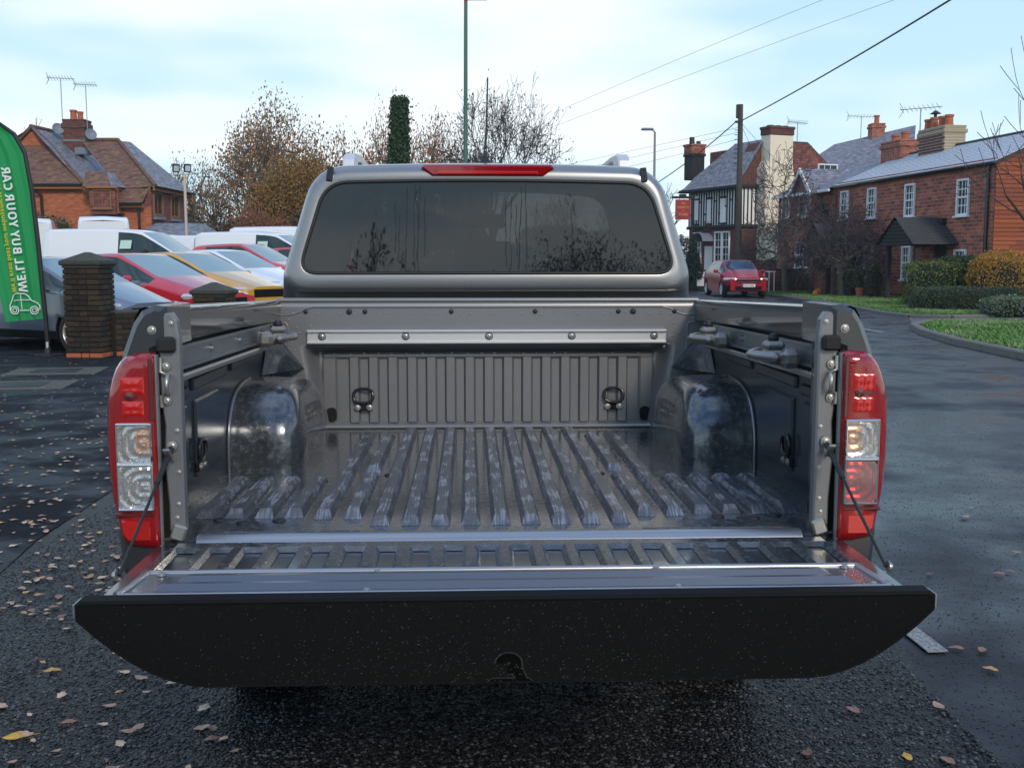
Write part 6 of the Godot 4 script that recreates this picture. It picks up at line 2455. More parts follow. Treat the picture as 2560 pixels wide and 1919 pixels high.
func make_banner() -> void:
	# feather banner seen from behind, so its print reads backwards
	var t := thing("feather_banner", "green feather banner on a black pole with white and yellow lettering seen from behind", "banner", Vector3(-6.89, 0, -15.9), 0)
	var b := Buf.new()
	var pole := PackedVector3Array()
	var edge := [[0.0, 0.10], [-0.01, 0.45], [-0.03, 0.8], [-0.07, 1.6], [-0.125, 2.4], [-0.20, 2.95], [-0.34, 3.22], [-0.56, 3.38], [-0.8, 3.44]]
	for p in edge:
		pole.push_back(Vector3(p[0], p[1], 0))
	b.tube(pole, PackedFloat32Array([0.03, 0.03, 0.035, 0.035, 0.033, 0.03, 0.028, 0.024, 0.02]), 8)
	put("pole", b, M.black, t)
	b = Buf.new()
	b.lathe([Vector2(0.2, 0.0), Vector2(0.2, 0.02), Vector2(0.05, 0.03), Vector2(0.04, 0.12), Vector2(0.001, 0.12)], Vector3(), Basis(), 14)
	b.bevel(Vector3(0, 0.015, 0.05), Vector3(0.5, 0.02, 0.08), 0.008)
	put("base", b, M.iron, t)
	b = Buf.new()
	b.rod(Vector3(0, 0.03, 0.02), Vector3(0, 0.2, 0.02), 0.022, 8)
	put("spike_collar", b, M.alloy, t)
	# cloth with soft upright folds
	b = Buf.new()
	var rings := []
	for j in 33:
		var f := j / 32.0
		var y := lerpf(0.49, 3.40, f)
		var xr := 0.0
		for k in edge.size() - 1:
			if y >= edge[k][1] and y <= edge[k + 1][1]:
				xr = lerpf(edge[k][0], edge[k + 1][0], (y - edge[k][1]) / (edge[k + 1][1] - edge[k][1]))
		xr -= 0.03
		var xl := -0.62 - 0.42 * f
		var row := PackedVector3Array()
		for i in 25:
			var g := i / 24.0
			var x := lerpf(xl, minf(xr, -0.0), g)
			row.push_back(Vector3(x, y + 0.05 * g * (1 - f), 0.02 * sin(g * 17 + f * 2.5) * (1 - absf(g - 0.5)) + 0.014 * sin(g * 31 + 1 + f * 4) - 0.02))
		rings.push_back(row)
	b.loft(rings, false)
	put("cloth", b, M.flag, t)
	var fn := SystemFont.new()
	fn.font_names = PackedStringArray(["Droid Sans"])
	fn.font_weight = 700
	var tilt := 0.095
	for q in [["WE'LL BUY YOUR CAR", -0.31, 0.93, 0.0075, "flag_white"], ["We'll even beat your webuyanycar.com", -0.44, 0.93, 0.0037, "flag_yellow"]]:
		var tm := TextMesh.new()
		tm.font = fn
		tm.text = q[0]
		tm.font_size = 24
		tm.pixel_size = q[3]
		tm.depth = 0.004
		tm.horizontal_alignment = HORIZONTAL_ALIGNMENT_LEFT
		var x := put_mesh("lettering", tm, M[q[4]], t)
		var up := Vector3(-sin(tilt), cos(tilt), 0)
		var side := Vector3(cos(tilt), sin(tilt), 0)
		x.transform = Transform3D(Basis(up, side, Vector3(0, 0, -1)), Vector3(q[1], q[2], 0.028))
	# outline of a small car above the hem
	b = Buf.new()
	var cp := []
	for p in [[-0.52, 0.66], [-0.52, 0.74], [-0.49, 0.80], [-0.46, 0.89], [-0.43, 0.91], [-0.30, 0.91], [-0.25, 0.88], [-0.20, 0.81], [-0.11, 0.77], [-0.08, 0.73], [-0.08, 0.68], [-0.12, 0.67]]:
		cp.push_back(Vector3(p[0], p[1], 0.026))
	b.tube(PackedVector3Array(cp), PackedFloat32Array([0.0085]), 5)
	b.rod(Vector3(-0.38, 0.66, 0.026), Vector3(-0.24, 0.665, 0.026), 0.0085, 5)
	b.rod(Vector3(-0.46, 0.81, 0.026), Vector3(-0.22, 0.82, 0.026), 0.006, 5)
	b.rod(Vector3(-0.36, 0.90, 0.026), Vector3(-0.345, 0.68, 0.026), 0.006, 5)
	for x in [-0.455, -0.165]:
		ring_tie(b, Vector3(x, 0.665, 0.026), 0.055, 0.055, 0.0075)
		ring_tie(b, Vector3(x, 0.665, 0.026), 0.028, 0.028, 0.006)
	put("printed_car_outline", b, M.flag_white, t)


func make_street_things() -> void:
	var b := Buf.new()
	# pots and pumpkins by the cottages
	var t: Node3D
	for q in [[12.9, -39.9, 0.17, "terracotta flower pot by the brick cottage wall"], [12.75, -40.6, 0.2, "dark flower pot left of the terracotta pot"]]:
		t = thing("flower_pot", q[3], "flower pot", Vector3(q[0], 0, q[1]))
		b = Buf.new()
		b.lathe([Vector2(q[2] * 0.7, 0), Vector2(q[2], 0.34), Vector2(q[2] * 1.12, 0.35), Vector2(q[2] * 1.12, 0.42), Vector2(q[2] * 0.9, 0.42), Vector2(q[2] * 0.85, 0.36), Vector2(0.001, 0.36)], Vector3(), Basis(), 14)
		put("pot", b, M.pot if q[2] < 0.18 else M.iron, t)
		put_mesh("plant", leaf_ball(rng.randi(), Vector3(0.3, 0.4, 0.3), Vector3(0, 0.75, 0), 260, 0.07, [Color(.05, .08, .02), Color(.08, .10, .03)]), M.foliage, t)
	for q in [[12.02, -42.6, 0.14], [12.2, -42.9, 0.18]]:
		t = thing("pumpkin", "smaller orange pumpkin beside the grey post" if q[2] < 0.15 else "larger orange pumpkin beside the grey post", "pumpkin", Vector3(q[0], 0.02, q[1]), 0, "pumpkins on the grass")
		b = Buf.new()
		var rings := []
		for i in 9:
			var rg := PackedVector3Array()
			var a := PI * i / 8
			for k in 20:
				var c := -TAU * k / 20
				var r: float = q[2] * maxf(0.02, sin(a)) * (1 + 0.07 * cos(k * TAU / 4))
				rg.push_back(Vector3(cos(c) * r, q[2] * 0.8 * (1 - cos(a)), sin(c) * r))
			rings.push_back(rg)
		b.loft(rings)
		put("fruit", b, M.car_pumpkin, t)
		b = Buf.new()
		b.rod(Vector3(0, q[2] * 1.55, 0), Vector3(0.02, q[2] * 1.9, 0), 0.02, 6)
		put("stalk", b, M.bark_moss, t)
	for q in [[12.12, -43.6, 2.2, "taller grey post standing left of the right bare tree"], [12.55, -42.0, 1.45, "shorter grey wooden post behind the right bare tree"]]:
		b = Buf.new()
		b.bevel(Vector3(0, q[2] / 2, 0), Vector3(0.14, q[2], 0.14), 0.02)
		var o := put("wooden_post", b, M.old_wood)
		o.position = Vector3(q[0], 0, q[1])
		tag(o, q[3], "post", "grey posts by the cottages")
	t = thing("wooden_fence", "short dark slatted wooden fence beside the cottage doorway", "fence", Vector3(13.1, 0, -41.6), 8.3)
	for k in 5:
		b = Buf.new()
		b.bevel(Vector3(0, 0.2 + k * 0.2, 0), Vector3(0.04, 0.16, 1.7), 0.01)
		put("slat", b, M.black_wood, t)
	for z in [-0.8, 0.8]:
		b = Buf.new()
		b.bevel(Vector3(0.05, 0.55, z), Vector3(0.09, 1.1, 0.09), 0.01)
		put("post", b, M.black_wood, t)
	# in front of the pub
	t = thing("notice_board", "small white pavement notice board in a dark frame by the pub garden", "sign", Vector3(9.1, 0, -52), 12)
	b = Buf.new()
	b.bevel(Vector3(0, 0.5, 0), Vector3(0.62, 1.0, 0.06), 0.02, Basis(Vector3(1, 0, 0), -0.15))
	put("frame", b, M.black_wood, t)
	b = Buf.new()
	b.bevel(Vector3(0, 0.55, 0.04), Vector3(0.44, 0.7, 0.02), 0.008, Basis(Vector3(1, 0, 0), -0.15))
	put("panel", b, M.render_white, t)
	t = thing("picket_railing", "short white railing right behind the crimson hatchback", "railing", Vector3(11.0, 0, -46.6), 0)
	b = Buf.new()
	b.bevel(Vector3(0, 0.95, 0), Vector3(0.8, 0.06, 0.05), 0.01)
	put("rail", b, M.white_paint, t)
	for k in 4:
		b = Buf.new()
		b.bevel(Vector3(-0.33 + k * 0.22, 0.45, 0), Vector3(0.05, 0.96, 0.04), 0.01)
		put("picket", b, M.white_paint, t)
	for q in [[8.2, "planter trough left of the notice board"], [10.3, "planter trough right of the notice board"]]:
		t = thing("planter", "pale blue grey " + q[1], "planter", Vector3(q[0], 0, -52.6), 5, "planters before the pub")
		b = Buf.new()
		b.bevel(Vector3(0, 0.3, 0), Vector3(1.1, 0.6, 0.5), 0.03)
		put("trough", b, M.lead, t)
		put_mesh("plants", leaf_ball(rng.randi(), Vector3(0.6, 0.5, 0.35), Vector3(0, 0.85, 0), 400, 0.09, [Color(.03, .06, .025), Color(.05, .07, .02)]), M.foliage, t)
	# iron covers in the forecourt tarmac
	for q in [[-5.74, -13.45, "rectangular iron cover in a pale concrete surround near the banner"], [-5.5, -11.9, "iron cover in a concrete patch at the left edge"]]:
		t = thing("drain_cover", q[2], "drain cover", Vector3(q[0], 0.0, q[1]), 10, "iron covers in the forecourt")
		b = Buf.new()
		b.box(Vector3(0, 0.009, 0), Vector3(1.1, 0.010, 0.9))
		put("surround", b, M.concrete, t)
		b = Buf.new()
		b.bevel(Vector3(0, 0.015, 0), Vector3(0.55, 0.012, 0.45), 0.003)
		put("cover", b, M.iron, t)


func leaf(b: Buf, p: Vector3, s: float, up := 0.0) -> void:
	# a folded leaf of two faces
	var a := Vector3(rnd(-1, 1), rnd(-1, 1) + up, rnd(-1, 1)).normalized()
	var c := a.cross(Vector3(rnd(-1, 1), rnd(-1, 1), rnd(-1, 1))).normalized()
	var d := a.cross(c) * s * 0.22
	b.tri(p, p + a * s * 0.5 + c * s * 0.36 + d, p + a * s)
	b.tri(p, p + a * s, p + a * s * 0.5 - c * s * 0.36 + d)


func leaf_ball(sd: int, r: Vector3, m: Vector3, n: int, s: float, tones: Array, boxy := 1.0) -> ArrayMesh:
	# leaves spread through a rounded volume, denser towards its skin
	rng.seed = sd
	var nz := noise(0.9 / maxf(r.x, 0.3), sd % 1000)
	var b := Buf.new()
	b.tinted = true
	for k in n:
		var d := Vector3(rnd(-1, 1), rnd(-1, 1), rnd(-1, 1))
		if boxy <= 1.0:
			if d.length() > 1.0:
				d = d.normalized() * rnd(0.8, 1.0)
			d = d.normalized() * pow(d.length(), 0.45)
		else:
			var mx := maxf(absf(d.x), maxf(absf(d.y), absf(d.z)))
			d = d / mx * pow(mx, 0.35)
			d = d.lerp(d.normalized() * 1.15, 0.25)
		var p := d * r
		var lump := nz.get_noise_3dv(p * 3.0)
		p *= 1.0 + lump * 0.14
		b.tint = tones[rng.randi() % tones.size()] * rnd(0.7, 1.3)
		leaf(b, m + p, s * rnd(0.7, 1.3), 0.25)
	return b.mesh()


var tips := []


func grow(b: Buf, thin: Buf, p: Vector3, d: Vector3, len_: float, r: float, depth: int, Q: Dictionary) -> void:
	var pts := PackedVector3Array([p])
	var rr := PackedFloat32Array([r])
	var seg := 4 if depth > 2 else 3
	var dd := d
	for k in seg:
		dd = (dd + Vector3(rnd(-1, 1), rnd(-1, 1), rnd(-1, 1)) * Q.get("wander", 0.16) + Vector3(0, Q.get("lift", 0.05), 0)).normalized()
		pts.push_back(pts[-1] + dd * len_ / seg)
		rr.push_back(maxf(Q.get("minr", 0.0), lerpf(r, r * Q.get("taper", 0.62), (k + 1.0) / seg)))
	if depth >= Q.get("thin", 2):
		b.tube(pts, rr, 7 if depth > 4 else 5, false)
	else:
		thin.tube(pts, rr, 3, false)
	if depth == 0:
		tips.push_back(pts[-1])
		tips.push_back(pts[2])
		return
	var n: int = Q.get("kids", 3)
	if rng.randf() < 0.35:
		n -= 1
	for k in n:
		var a := TAU * (k + rnd(-0.3, 0.3)) / n
		var x := dd.cross(Vector3(0.3, 0.5, 0.8)).normalized()
		var y := dd.cross(x)
		var sp: float = Q.get("spread", 0.65) * rnd(0.6, 1.3)
		var nd := (dd * cos(sp) + (x * cos(a) + y * sin(a)) * sin(sp))
		nd = Vector3(nd.x, nd.y * Q.get("flat", 1.0), nd.z).normalized()
		var from: Vector3 = pts[-1] if k == 0 else pts[rng.randi_range(maxi(1, seg - 2), seg)]
		grow(b, thin, from, nd, len_ * Q.get("shrink", 0.74) * rnd(0.8, 1.15), r * Q.get("taper", 0.62) * rnd(0.75, 1.0), depth - 1, Q)


func tree(called: String, label: String, at: Vector3, sd: int, Q: Dictionary, group := "") -> Node3D:
	rng.seed = sd
	var t := thing(called, label, "tree", at, 0, group)
	tips = []
	var b := Buf.new()
	var thin := Buf.new()
	for k in Q.get("stems", 1):
		var d: Vector3 = Vector3(rnd(-1, 1), 0, rnd(-1, 1)) * (Q.get("fan", 0.25) if Q.get("stems", 1) > 1 else 0.05) + Vector3(0, 1, 0)
		d += Q.get("lean", Vector3())
		grow(b, thin, Vector3(rnd(-.1, .1), 0, rnd(-.1, .1)) * Q.get("stems", 1), d.normalized(), Q.trunk, Q.r, Q.depth, Q)
	if Q.has("high"):
		var hi := 0.1
		var wide := 0.1
		var hs := []
		var ws := []
		for p in tips:
			hs.push_back(p.y)
			ws.push_back(Vector2(p.x, p.z).length())
		hs.sort()
		ws.sort()
		hi = hs[int(hs.size() * 0.97)]
		wide = ws[int(ws.size() * 0.92)]
		t.scale = Vector3(Q.wide / wide, Q.high / hi, Q.wide / wide)
	put("trunk", b, M[Q.get("bark", "bark")], t)
	if thin.v.size():
		put("twigs", thin, M[Q.get("twig", "twig")], t)
	if Q.has("leaves"):
		var lb := Buf.new()
		lb.tinted = true
		var low := 99.0
		var top := 0.0
		for p in tips:
			low = minf(low, p.y)
			top = maxf(top, p.y)
		for p in tips:
			for k in Q.leaves:
				if rng.randf() < Q.get("bare", 0.0) * clampf((p.y - low) / (top - low) * 1.4, 0.0, 1.0):
					continue
				lb.tint = Q.tones[rng.randi() % Q.tones.size()] * rnd(0.6, 1.35)
				leaf(lb, p + Vector3(rnd(-1, 1), rnd(-1, 1), rnd(-1, 1)) * Q.get("cloud", 0.4), Q.leaf * rnd(0.6, 1.3))
		put("foliage", lb, M.foliage, t)
	return t


func shrub(called: String, label: String, category: String, at: Vector3, r: Vector3, n: int, s: float, tones: Array, boxy := 1.0, turn := 0.0, group := "") -> Node3D:
	var t := thing(called, label, category, at, turn, group)
	var b := Buf.new()
	if boxy > 1.0:
		b.bevel(Vector3(0, r.y, 0), r * 1.72, minf(r.y, minf(r.x, r.z)) * 0.5)
	else:
		var rings := []
		for i in 9:
			var a := PI * i / 8
			var rg := PackedVector3Array()
			for k in 14:
				var c := -TAU * k / 14
				rg.push_back(Vector3(cos(c) * r.x * sin(a), r.y - cos(a) * r.y, sin(c) * r.z * sin(a)) * 0.8)
			rings.push_back(rg)
		b.loft(rings)
	put("light_blocking_core", b, M.core, t)  # solid dark core added inside the leaves to block light
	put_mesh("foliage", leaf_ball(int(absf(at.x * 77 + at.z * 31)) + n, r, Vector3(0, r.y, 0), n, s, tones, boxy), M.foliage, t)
	return t


func make_plants() -> void:
	var brown := [Color(.30, .14, .05), Color(.22, .11, .045), Color(.34, .18, .055), Color(.17, .10, .05)]
	var oak := {"stems": 4, "fan": 0.75, "trunk": 2.0, "r": 0.30, "depth": 6, "kids": 3, "spread": 0.72, "flat": 0.85, "shrink": 0.80, "taper": 0.66, "lift": 0.02, "wander": 0.2, "leaves": 7, "leaf": 0.14, "tones": brown, "cloud": 0.5, "bare": 0.4, "bark": "bark_moss", "high": 10.3, "wide": 5.4, "minr": 0.013}
	tree("oak_tree", "large domed oak with thinning brown leaves behind the white vans", Vector3(-16.6, 0.3, -75), 101, oak, "")
	var oak2 := oak.duplicate()
	oak2.trunk = 1.6
	oak2.stems = 2
	oak2.depth = 5
	oak2.r = 0.25
	oak2.tones = [Color(.22, .12, .02), Color(.28, .15, .02), Color(.17, .10, .02)]
	oak2.leaves = 22
	oak2.kids = 4
	oak2.leaf = 0.12
	oak2.high = 6.2
	oak2.wide = 3.2
	oak2.bare = 0.0
	oak2.cloud = 0.6
	tree("oak_tree", "smaller golden brown leafy tree in front of the large oak", Vector3(-13.8, 0.4, -66), 102, oak2)
	oak2 = oak2.duplicate()
	oak2.tones = [Color(.24, .085, .04), Color(.19, .075, .04), Color(.26, .11, .05)]
	oak2.trunk = 1.0
	oak2.high = 2.9
	oak2.wide = 1.7
	oak2.depth = 4
	oak2.leaves = 20
	tree("oak_tree", "low russet leafed tree just above the white van roofs", Vector3(-13.3, 0.6, -60), 103, oak2)
	oak2 = oak.duplicate()
	oak2.trunk = 1.5
	oak2.depth = 5
	oak2.leaves = 3
	oak2.high = 6.6
	oak2.wide = 2.6
	tree("oak_tree", "pale half bare tree between the tiled house and the large oak", Vector3(-18.9, 0.4, -66), 104, oak2)
	tree("oak_tree", "thin brown tree at the right flank of the large oak beside the cab", Vector3(-11.0, 0.2, -78), 105, oak2)
	oak2 = oak2.duplicate()
	oak2.leaves = 9
	oak2.bare = 0.2
	oak2.high = 8.4
	oak2.wide = 2.4
	oak2.trunk = 1.9
	oak2.tones = [Color(.34, .13, .04), Color(.26, .10, .035), Color(.30, .14, .06)]
	tree("autumn_tree", "rust leafed tree behind the ivy clad trunk", Vector3(-6.6, 0, -58), 106, oak2)
	tree("autumn_tree", "second rust leafed tree right of the ivy clad trunk", Vector3(-4.0, 0, -62), 107, oak2)
	var grey := {"trunk": 2.1, "r": 0.26, "depth": 7, "kids": 3, "spread": 0.55, "shrink": 0.80, "taper": 0.62, "lift": 0.06, "wander": 0.2, "stems": 2, "twig": "twig_purple", "high": 10.0, "wide": 3.5, "minr": 0.012, "leaves": 1, "leaf": 0.12, "bare": 0.7, "cloud": 0.3, "tones": [Color(.05, .035, .03), Color(.09, .05, .03)]}
	tree("bare_tree", "dark bare many branched tree behind the cab roof and aerial", Vector3(-1.3, 0, -60), 120, grey)
	var far := {"trunk": 1.4, "r": 0.12, "depth": 5, "kids": 3, "spread": 0.5, "shrink": 0.78, "taper": 0.6, "lift": 0.1, "stems": 2, "bark": "bark_moss", "twig": "bark_moss", "high": 6.0, "wide": 2.2, "minr": 0.012}
	tree("bare_tree", "pale distant bare tree above the pub sign", Vector3(9.3, 0, -72), 131, far)
	tree("bare_tree", "pale distant bare tree between the cab and the grey street lamp", Vector3(7.4, 0, -76), 132, far)
	tree("bare_tree", "faint bare tree peeping over the left chimney of the tiled house", Vector3(-26.5, 2.8, -62), 133, far)
	tree("bare_tree", "faint twiggy tree low behind the right roof rail", Vector3(3.4, 0, -74), 134, far)
	# pollarded street trees in front of the cottages
	var plum := {"trunk": 1.25, "r": 0.17, "depth": 6, "kids": 4, "spread": 0.85, "shrink": 0.80, "taper": 0.58, "lift": 0.02, "wander": 0.22, "flat": 0.72, "twig": "twig_purple", "bark": "bark_moss", "thin": 3, "high": 5.2, "wide": 2.3, "minr": 0.010}
	tree("bare_tree", "gnarled bare street tree with a thick trunk right of the crimson hatchback", Vector3(11.75, 0, -46), 141, plum)
	plum = plum.duplicate()
	plum.trunk = 1.1
	plum.r = 0.14
	plum.lean = Vector3(-0.15, 0, 0)
	plum.high = 3.3
	plum.wide = 2.1
	tree("bare_tree", "bare street tree with a forked mossy trunk before the cottage windows", Vector3(12.72, 0, -41.2), 142, plum)
	var right := {"trunk": 1.5, "r": 0.13, "depth": 5, "kids": 3, "spread": 0.60, "shrink": 0.86, "taper": 0.6, "lift": 0.05, "wander": 0.12, "twig": "twig_purple", "thin": 3, "lean": Vector3(-0.1, 0, 0), "high": 5.6, "wide": 2.4, "minr": 0.0085}
	tree("bare_tree", "bare tree reaching in from the right edge in front of the orange gable", Vector3(11.25, 0, -23.0), 151, right)
	# ivy clad trunk
	var t := thing("ivy_trunk", "tall cut tree trunk clad in dark green ivy", "tree", Vector3(-4.66, 0, -45))
	var b := Buf.new()
	b.tube(PackedVector3Array([Vector3(-0.05, 0, 0), Vector3(0, 4, 0), Vector3(0.05, 7.9, 0)]), PackedFloat32Array([0.32, 0.26, 0.2]), 10)
	put("trunk", b, M.bark, t)
	rng.seed = 9
	b = Buf.new()
	b.tinted = true
	for k in 5200:
		var y := rnd(2.0, 8.05)
		var a := rnd(0, TAU)
		var r := lerpf(0.52, 0.30, (y - 2) / 6.0) * rnd(0.75, 1.18)
		var p := Vector3(cos(a) * r + 0.012 * y - 0.05, y, sin(a) * r)
		if rng.randf() < 0.05:
			p += Vector3(rnd(0, 0.55), -rnd(0, 0.3), 0) * clampf((y - 6.8), 0, 1)
		b.tint = Color(.022, .05, .014) * rnd(0.6, 1.9)
		leaf(b, p, 0.14)
	put("ivy", b, M.foliage, t)
	# undergrowth that closes the view above the vans
	var dull := [Color(.09, .06, .03), Color(.06, .05, .025), Color(.12, .07, .03)]
	for q in [[-17.4, -62, 1.9, 1.3, "dull brown shrub right of the brick house"], [-11.2, -63, 2.4, 2.0, "grey brown thicket under the right part of the oak"], [-8.3, -60, 2.2, 1.9, "dark thicket beside the pickup cab"], [-15.5, -64, 2.0, 1.7, "olive shrub under the middle of the oak"]]:
		shrub("shrub", q[4], "shrub", Vector3(q[0], 0.5, q[1]), Vector3(q[2], q[3], 1.2), 2600, 0.2, dull, 1.0, 0, "shrubs beneath the oak")
	shrub("shrub", "green bush against the brick house wall behind the tall van", "shrub", Vector3(-20.9, 0.6, -48.6), Vector3(1.5, 1.45, 0.8), 1800, 0.16, [Color(.07, .09, .03), Color(.10, .10, .04), Color(.06, .06, .03)])
	shrub("hedge", "bright green hedge top between the two tall vans", "hedge", Vector3(-22.5, 0.6, -47), Vector3(3.5, 0.95, 0.5), 2200, 0.12, [Color(.10, .17, .03), Color(.08, .13, .03)], 2.0)
	# hedges and topiary in front of the cottages
	var green := [Color(.035, .062, .018), Color(.045, .07, .02), Color(.025, .05, .018)]
	var tip := [Color(.17, .20, .035), Color(.10, .14, .03), Color(.05, .08, .02)]
	shrub("hedge", "clipped rounded green hedge with a yellowish left end before the porch", "hedge", Vector3(12.55, 0, -32.2), Vector3(0.75, 0.68, 0.6), 5200, 0.06, tip, 2.0, 0, "clipped hedges")
	shrub("hedge", "taller dark green hedge between the rounded hedge and the golden bush", "hedge", Vector3(13.55, 0, -32.4), Vector3(0.7, 0.76, 0.6), 5200, 0.06, green, 2.0, 0, "clipped hedges")
	shrub("golden_bush", "clipped golden orange dome bush at the right edge", "bush", Vector3(14.12, 0, -31.2), Vector3(0.95, 0.87, 0.9), 8000, 0.055, [Color(.42, .20, .02), Color(.34, .17, .02), Color(.26, .16, .025), Color(.46, .26, .04)])
	shrub("hedge", "low wide dark green hedge with a frosted top along the pavement", "hedge", Vector3(12.5, 0, -29.5), Vector3(1.5, 0.34, 0.6), 7500, 0.05, [Color(.03, .055, .018), Color(.04, .065, .02), Color(.07, .10, .06)], 2.0, 0, "clipped hedges")
	shrub("shrub", "frosted grey green shrub nearest the pavement at the right edge", "shrub", Vector3(12.4, 0, -26.8), Vector3(0.8, 0.27, 0.5), 3600, 0.055, [Color(.13, .18, .12), Color(.07, .12, .05), Color(.16, .20, .15)])
	shrub("shrub", "brown and green shrub by the cottage wall left of the porch", "shrub", Vector3(13.2, 0, -39.3), Vector3(0.35, 0.75, 0.35), 700, 0.07, [Color(.09, .09, .02), Color(.12, .07, .03)])
	for q in [[8.75, 1.05, "taller dark conifer in front of the pub windows"], [8.0, 0.75, "shorter dark conifer left of the taller one before the pub"]]:
		var c := thing("conifer", q[2], "tree", Vector3(q[0], 0.2, -52.2), 0, "potted conifers before the pub")
		var cb := Buf.new()
		cb.tinted = true
		rng.seed = int(q[0] * 10)
		for k in 2400:
			var f := sqrt(rng.randf())
			var y: float = 0.4 + (1 - f) * q[1] * 2.0
			var a := rnd(0, TAU)
			var r := f * 0.55 * rnd(0.5, 1.05)
			cb.tint = Color(.018, .035, .018) * rnd(0.6, 1.8)
			leaf(cb, Vector3(cos(a) * r, y, sin(a) * r), 0.13, -0.4)
		put("foliage", cb, M.foliage, c)
		cb = Buf.new()
		cb.lathe([Vector2(0.2, 0), Vector2(0.26, 0.42), Vector2(0.001, 0.42)], Vector3(0, -0.2, 0), Basis(), 12)
		cb.rod(Vector3(0, 0.1, 0), Vector3(0, 1.2, 0), 0.06, 6)
		put("pot", cb, M.iron, c)
	# wood that closes the horizon
	var mm := MultiMesh.new()
	mm.transform_format = MultiMesh.TRANSFORM_3D
	mm.use_colors = true
	mm.mesh = leaf_ball(771, Vector3(5, 3.2, 2.5), Vector3(0, 2.6, 0), 2600, 0.42, [Color(1, 1, 1), Color(.8, .85, .9)])
	mm.instance_count = 64
	rng.seed = 772
	for k in 64:
		var x := -150.0 + k * 4.7 + rnd(-1, 1)
		var sc := rnd(0.6, 1.05)
		mm.set_instance_transform(k, Transform3D(Basis(Vector3(0, 1, 0), rnd(0, TAU)) * Basis.from_scale(Vector3(sc, sc, sc)), Vector3(x, 0, -118 - rnd(0, 14))))
		mm.set_instance_color(k, [Color(.075, .06, .04), Color(.09, .065, .035), Color(.055, .06, .03)][rng.randi() % 3])
	var o := MultiMeshInstance3D.new()
	o.multimesh = mm
	o.material_override = M.foliage
	o.name = free_name("distant_woodland")
	add_child(o, true)
	tag(o, "distant dull brown woodland along the horizon", "woodland", "", "stuff")
	# trees behind the viewer, seen only in the rear window
	var wil := {"trunk": 3.4, "r": 0.4, "depth": 5, "kids": 4, "spread": 0.7, "shrink": 0.78, "taper": 0.6, "lift": -0.07, "wander": 0.25, "leaves": 2, "leaf": 0.3, "cloud": 0.5, "tones": [Color(.05, .05, .02)], "bark": "bark", "high": 12.3, "wide": 3.0, "minr": 0.03}
	tree("willow_tree", "drooping bare willow reflected at the left of the rear window", Vector3(-3.0, 0, 40), 161, wil)
	var wood := {"trunk": 2.6, "r": 0.4, "depth": 5, "kids": 4, "spread": 0.6, "shrink": 0.80, "taper": 0.62, "lift": 0.04, "wander": 0.2, "leaves": 14, "leaf": 0.13, "cloud": 0.5, "minr": 0.02, "tones": [Color(.03, .04, .015), Color(.05, .04, .02)], "high": 12.2, "wide": 3.6}
	var w := tree("dense_tree", "dense dark tree reflected at the right of the rear window", Vector3(8.0, 0, 42), 162, wood)
	copy(w, "dense dark tree reflected next to the right end of the rear window", Vector3(11.6, -0.4, 41), 100)
	copy(w, "dense dark tree reflected right of the window middle", Vector3(4.6, -1.2, 43), 220)


func sheet(called: String, pts: Array, y: float, m: String, label := "") -> MeshInstance3D:
	# a flat piece of ground, counter-clockwise seen from above (x, z)
	var b := Buf.new()
	var pl := PackedVector2Array()
	for p in pts:
		pl.push_back(Vector2(p[0], p[1]))
	var idx := Geometry2D.triangulate_polygon(pl)
	for k in range(0, idx.size(), 3):
		var a := pl[idx[k]]
		var c := pl[idx[k + 1]]
		var d := pl[idx[k + 2]]
		if (c - a).cross(d - a) > 0:
			var s := c
			c = d
			d = s
		b.tri(Vector3(a.x, y, a.y), Vector3(c.x, y, c.y), Vector3(d.x, y, d.y))
	return struct(called, b, M[m], label)


func kerb_run(label: String, pts: Array, h := 0.12) -> void:
	var t := Node3D.new()
	t.name = free_name("kerb")
	add_child(t)
	tag(t, label, "", "", "structure")
	for i in pts.size() - 1:
		var a := Vector3(pts[i][0], h / 2 - 0.01, pts[i][1])
		var e := Vector3(pts[i + 1][0], h / 2 - 0.01, pts[i + 1][1])
		var n := maxi(1, int((e - a).length() / 0.92))
		for k in n:
			var p := a.lerp(e, k / float(n))
			var q := a.lerp(e, (k + 1) / float(n))
			var d := (q - p)
			var b := Buf.new()
			b.bevel((p + q) / 2, Vector3(d.length() - 0.012, h + 0.02, 0.16), 0.022, Basis(d.normalized(), Vector3(0, 1, 0), d.normalized().cross(Vector3(0, 1, 0))))
			put("kerb_stone", b, M.kerb, t)


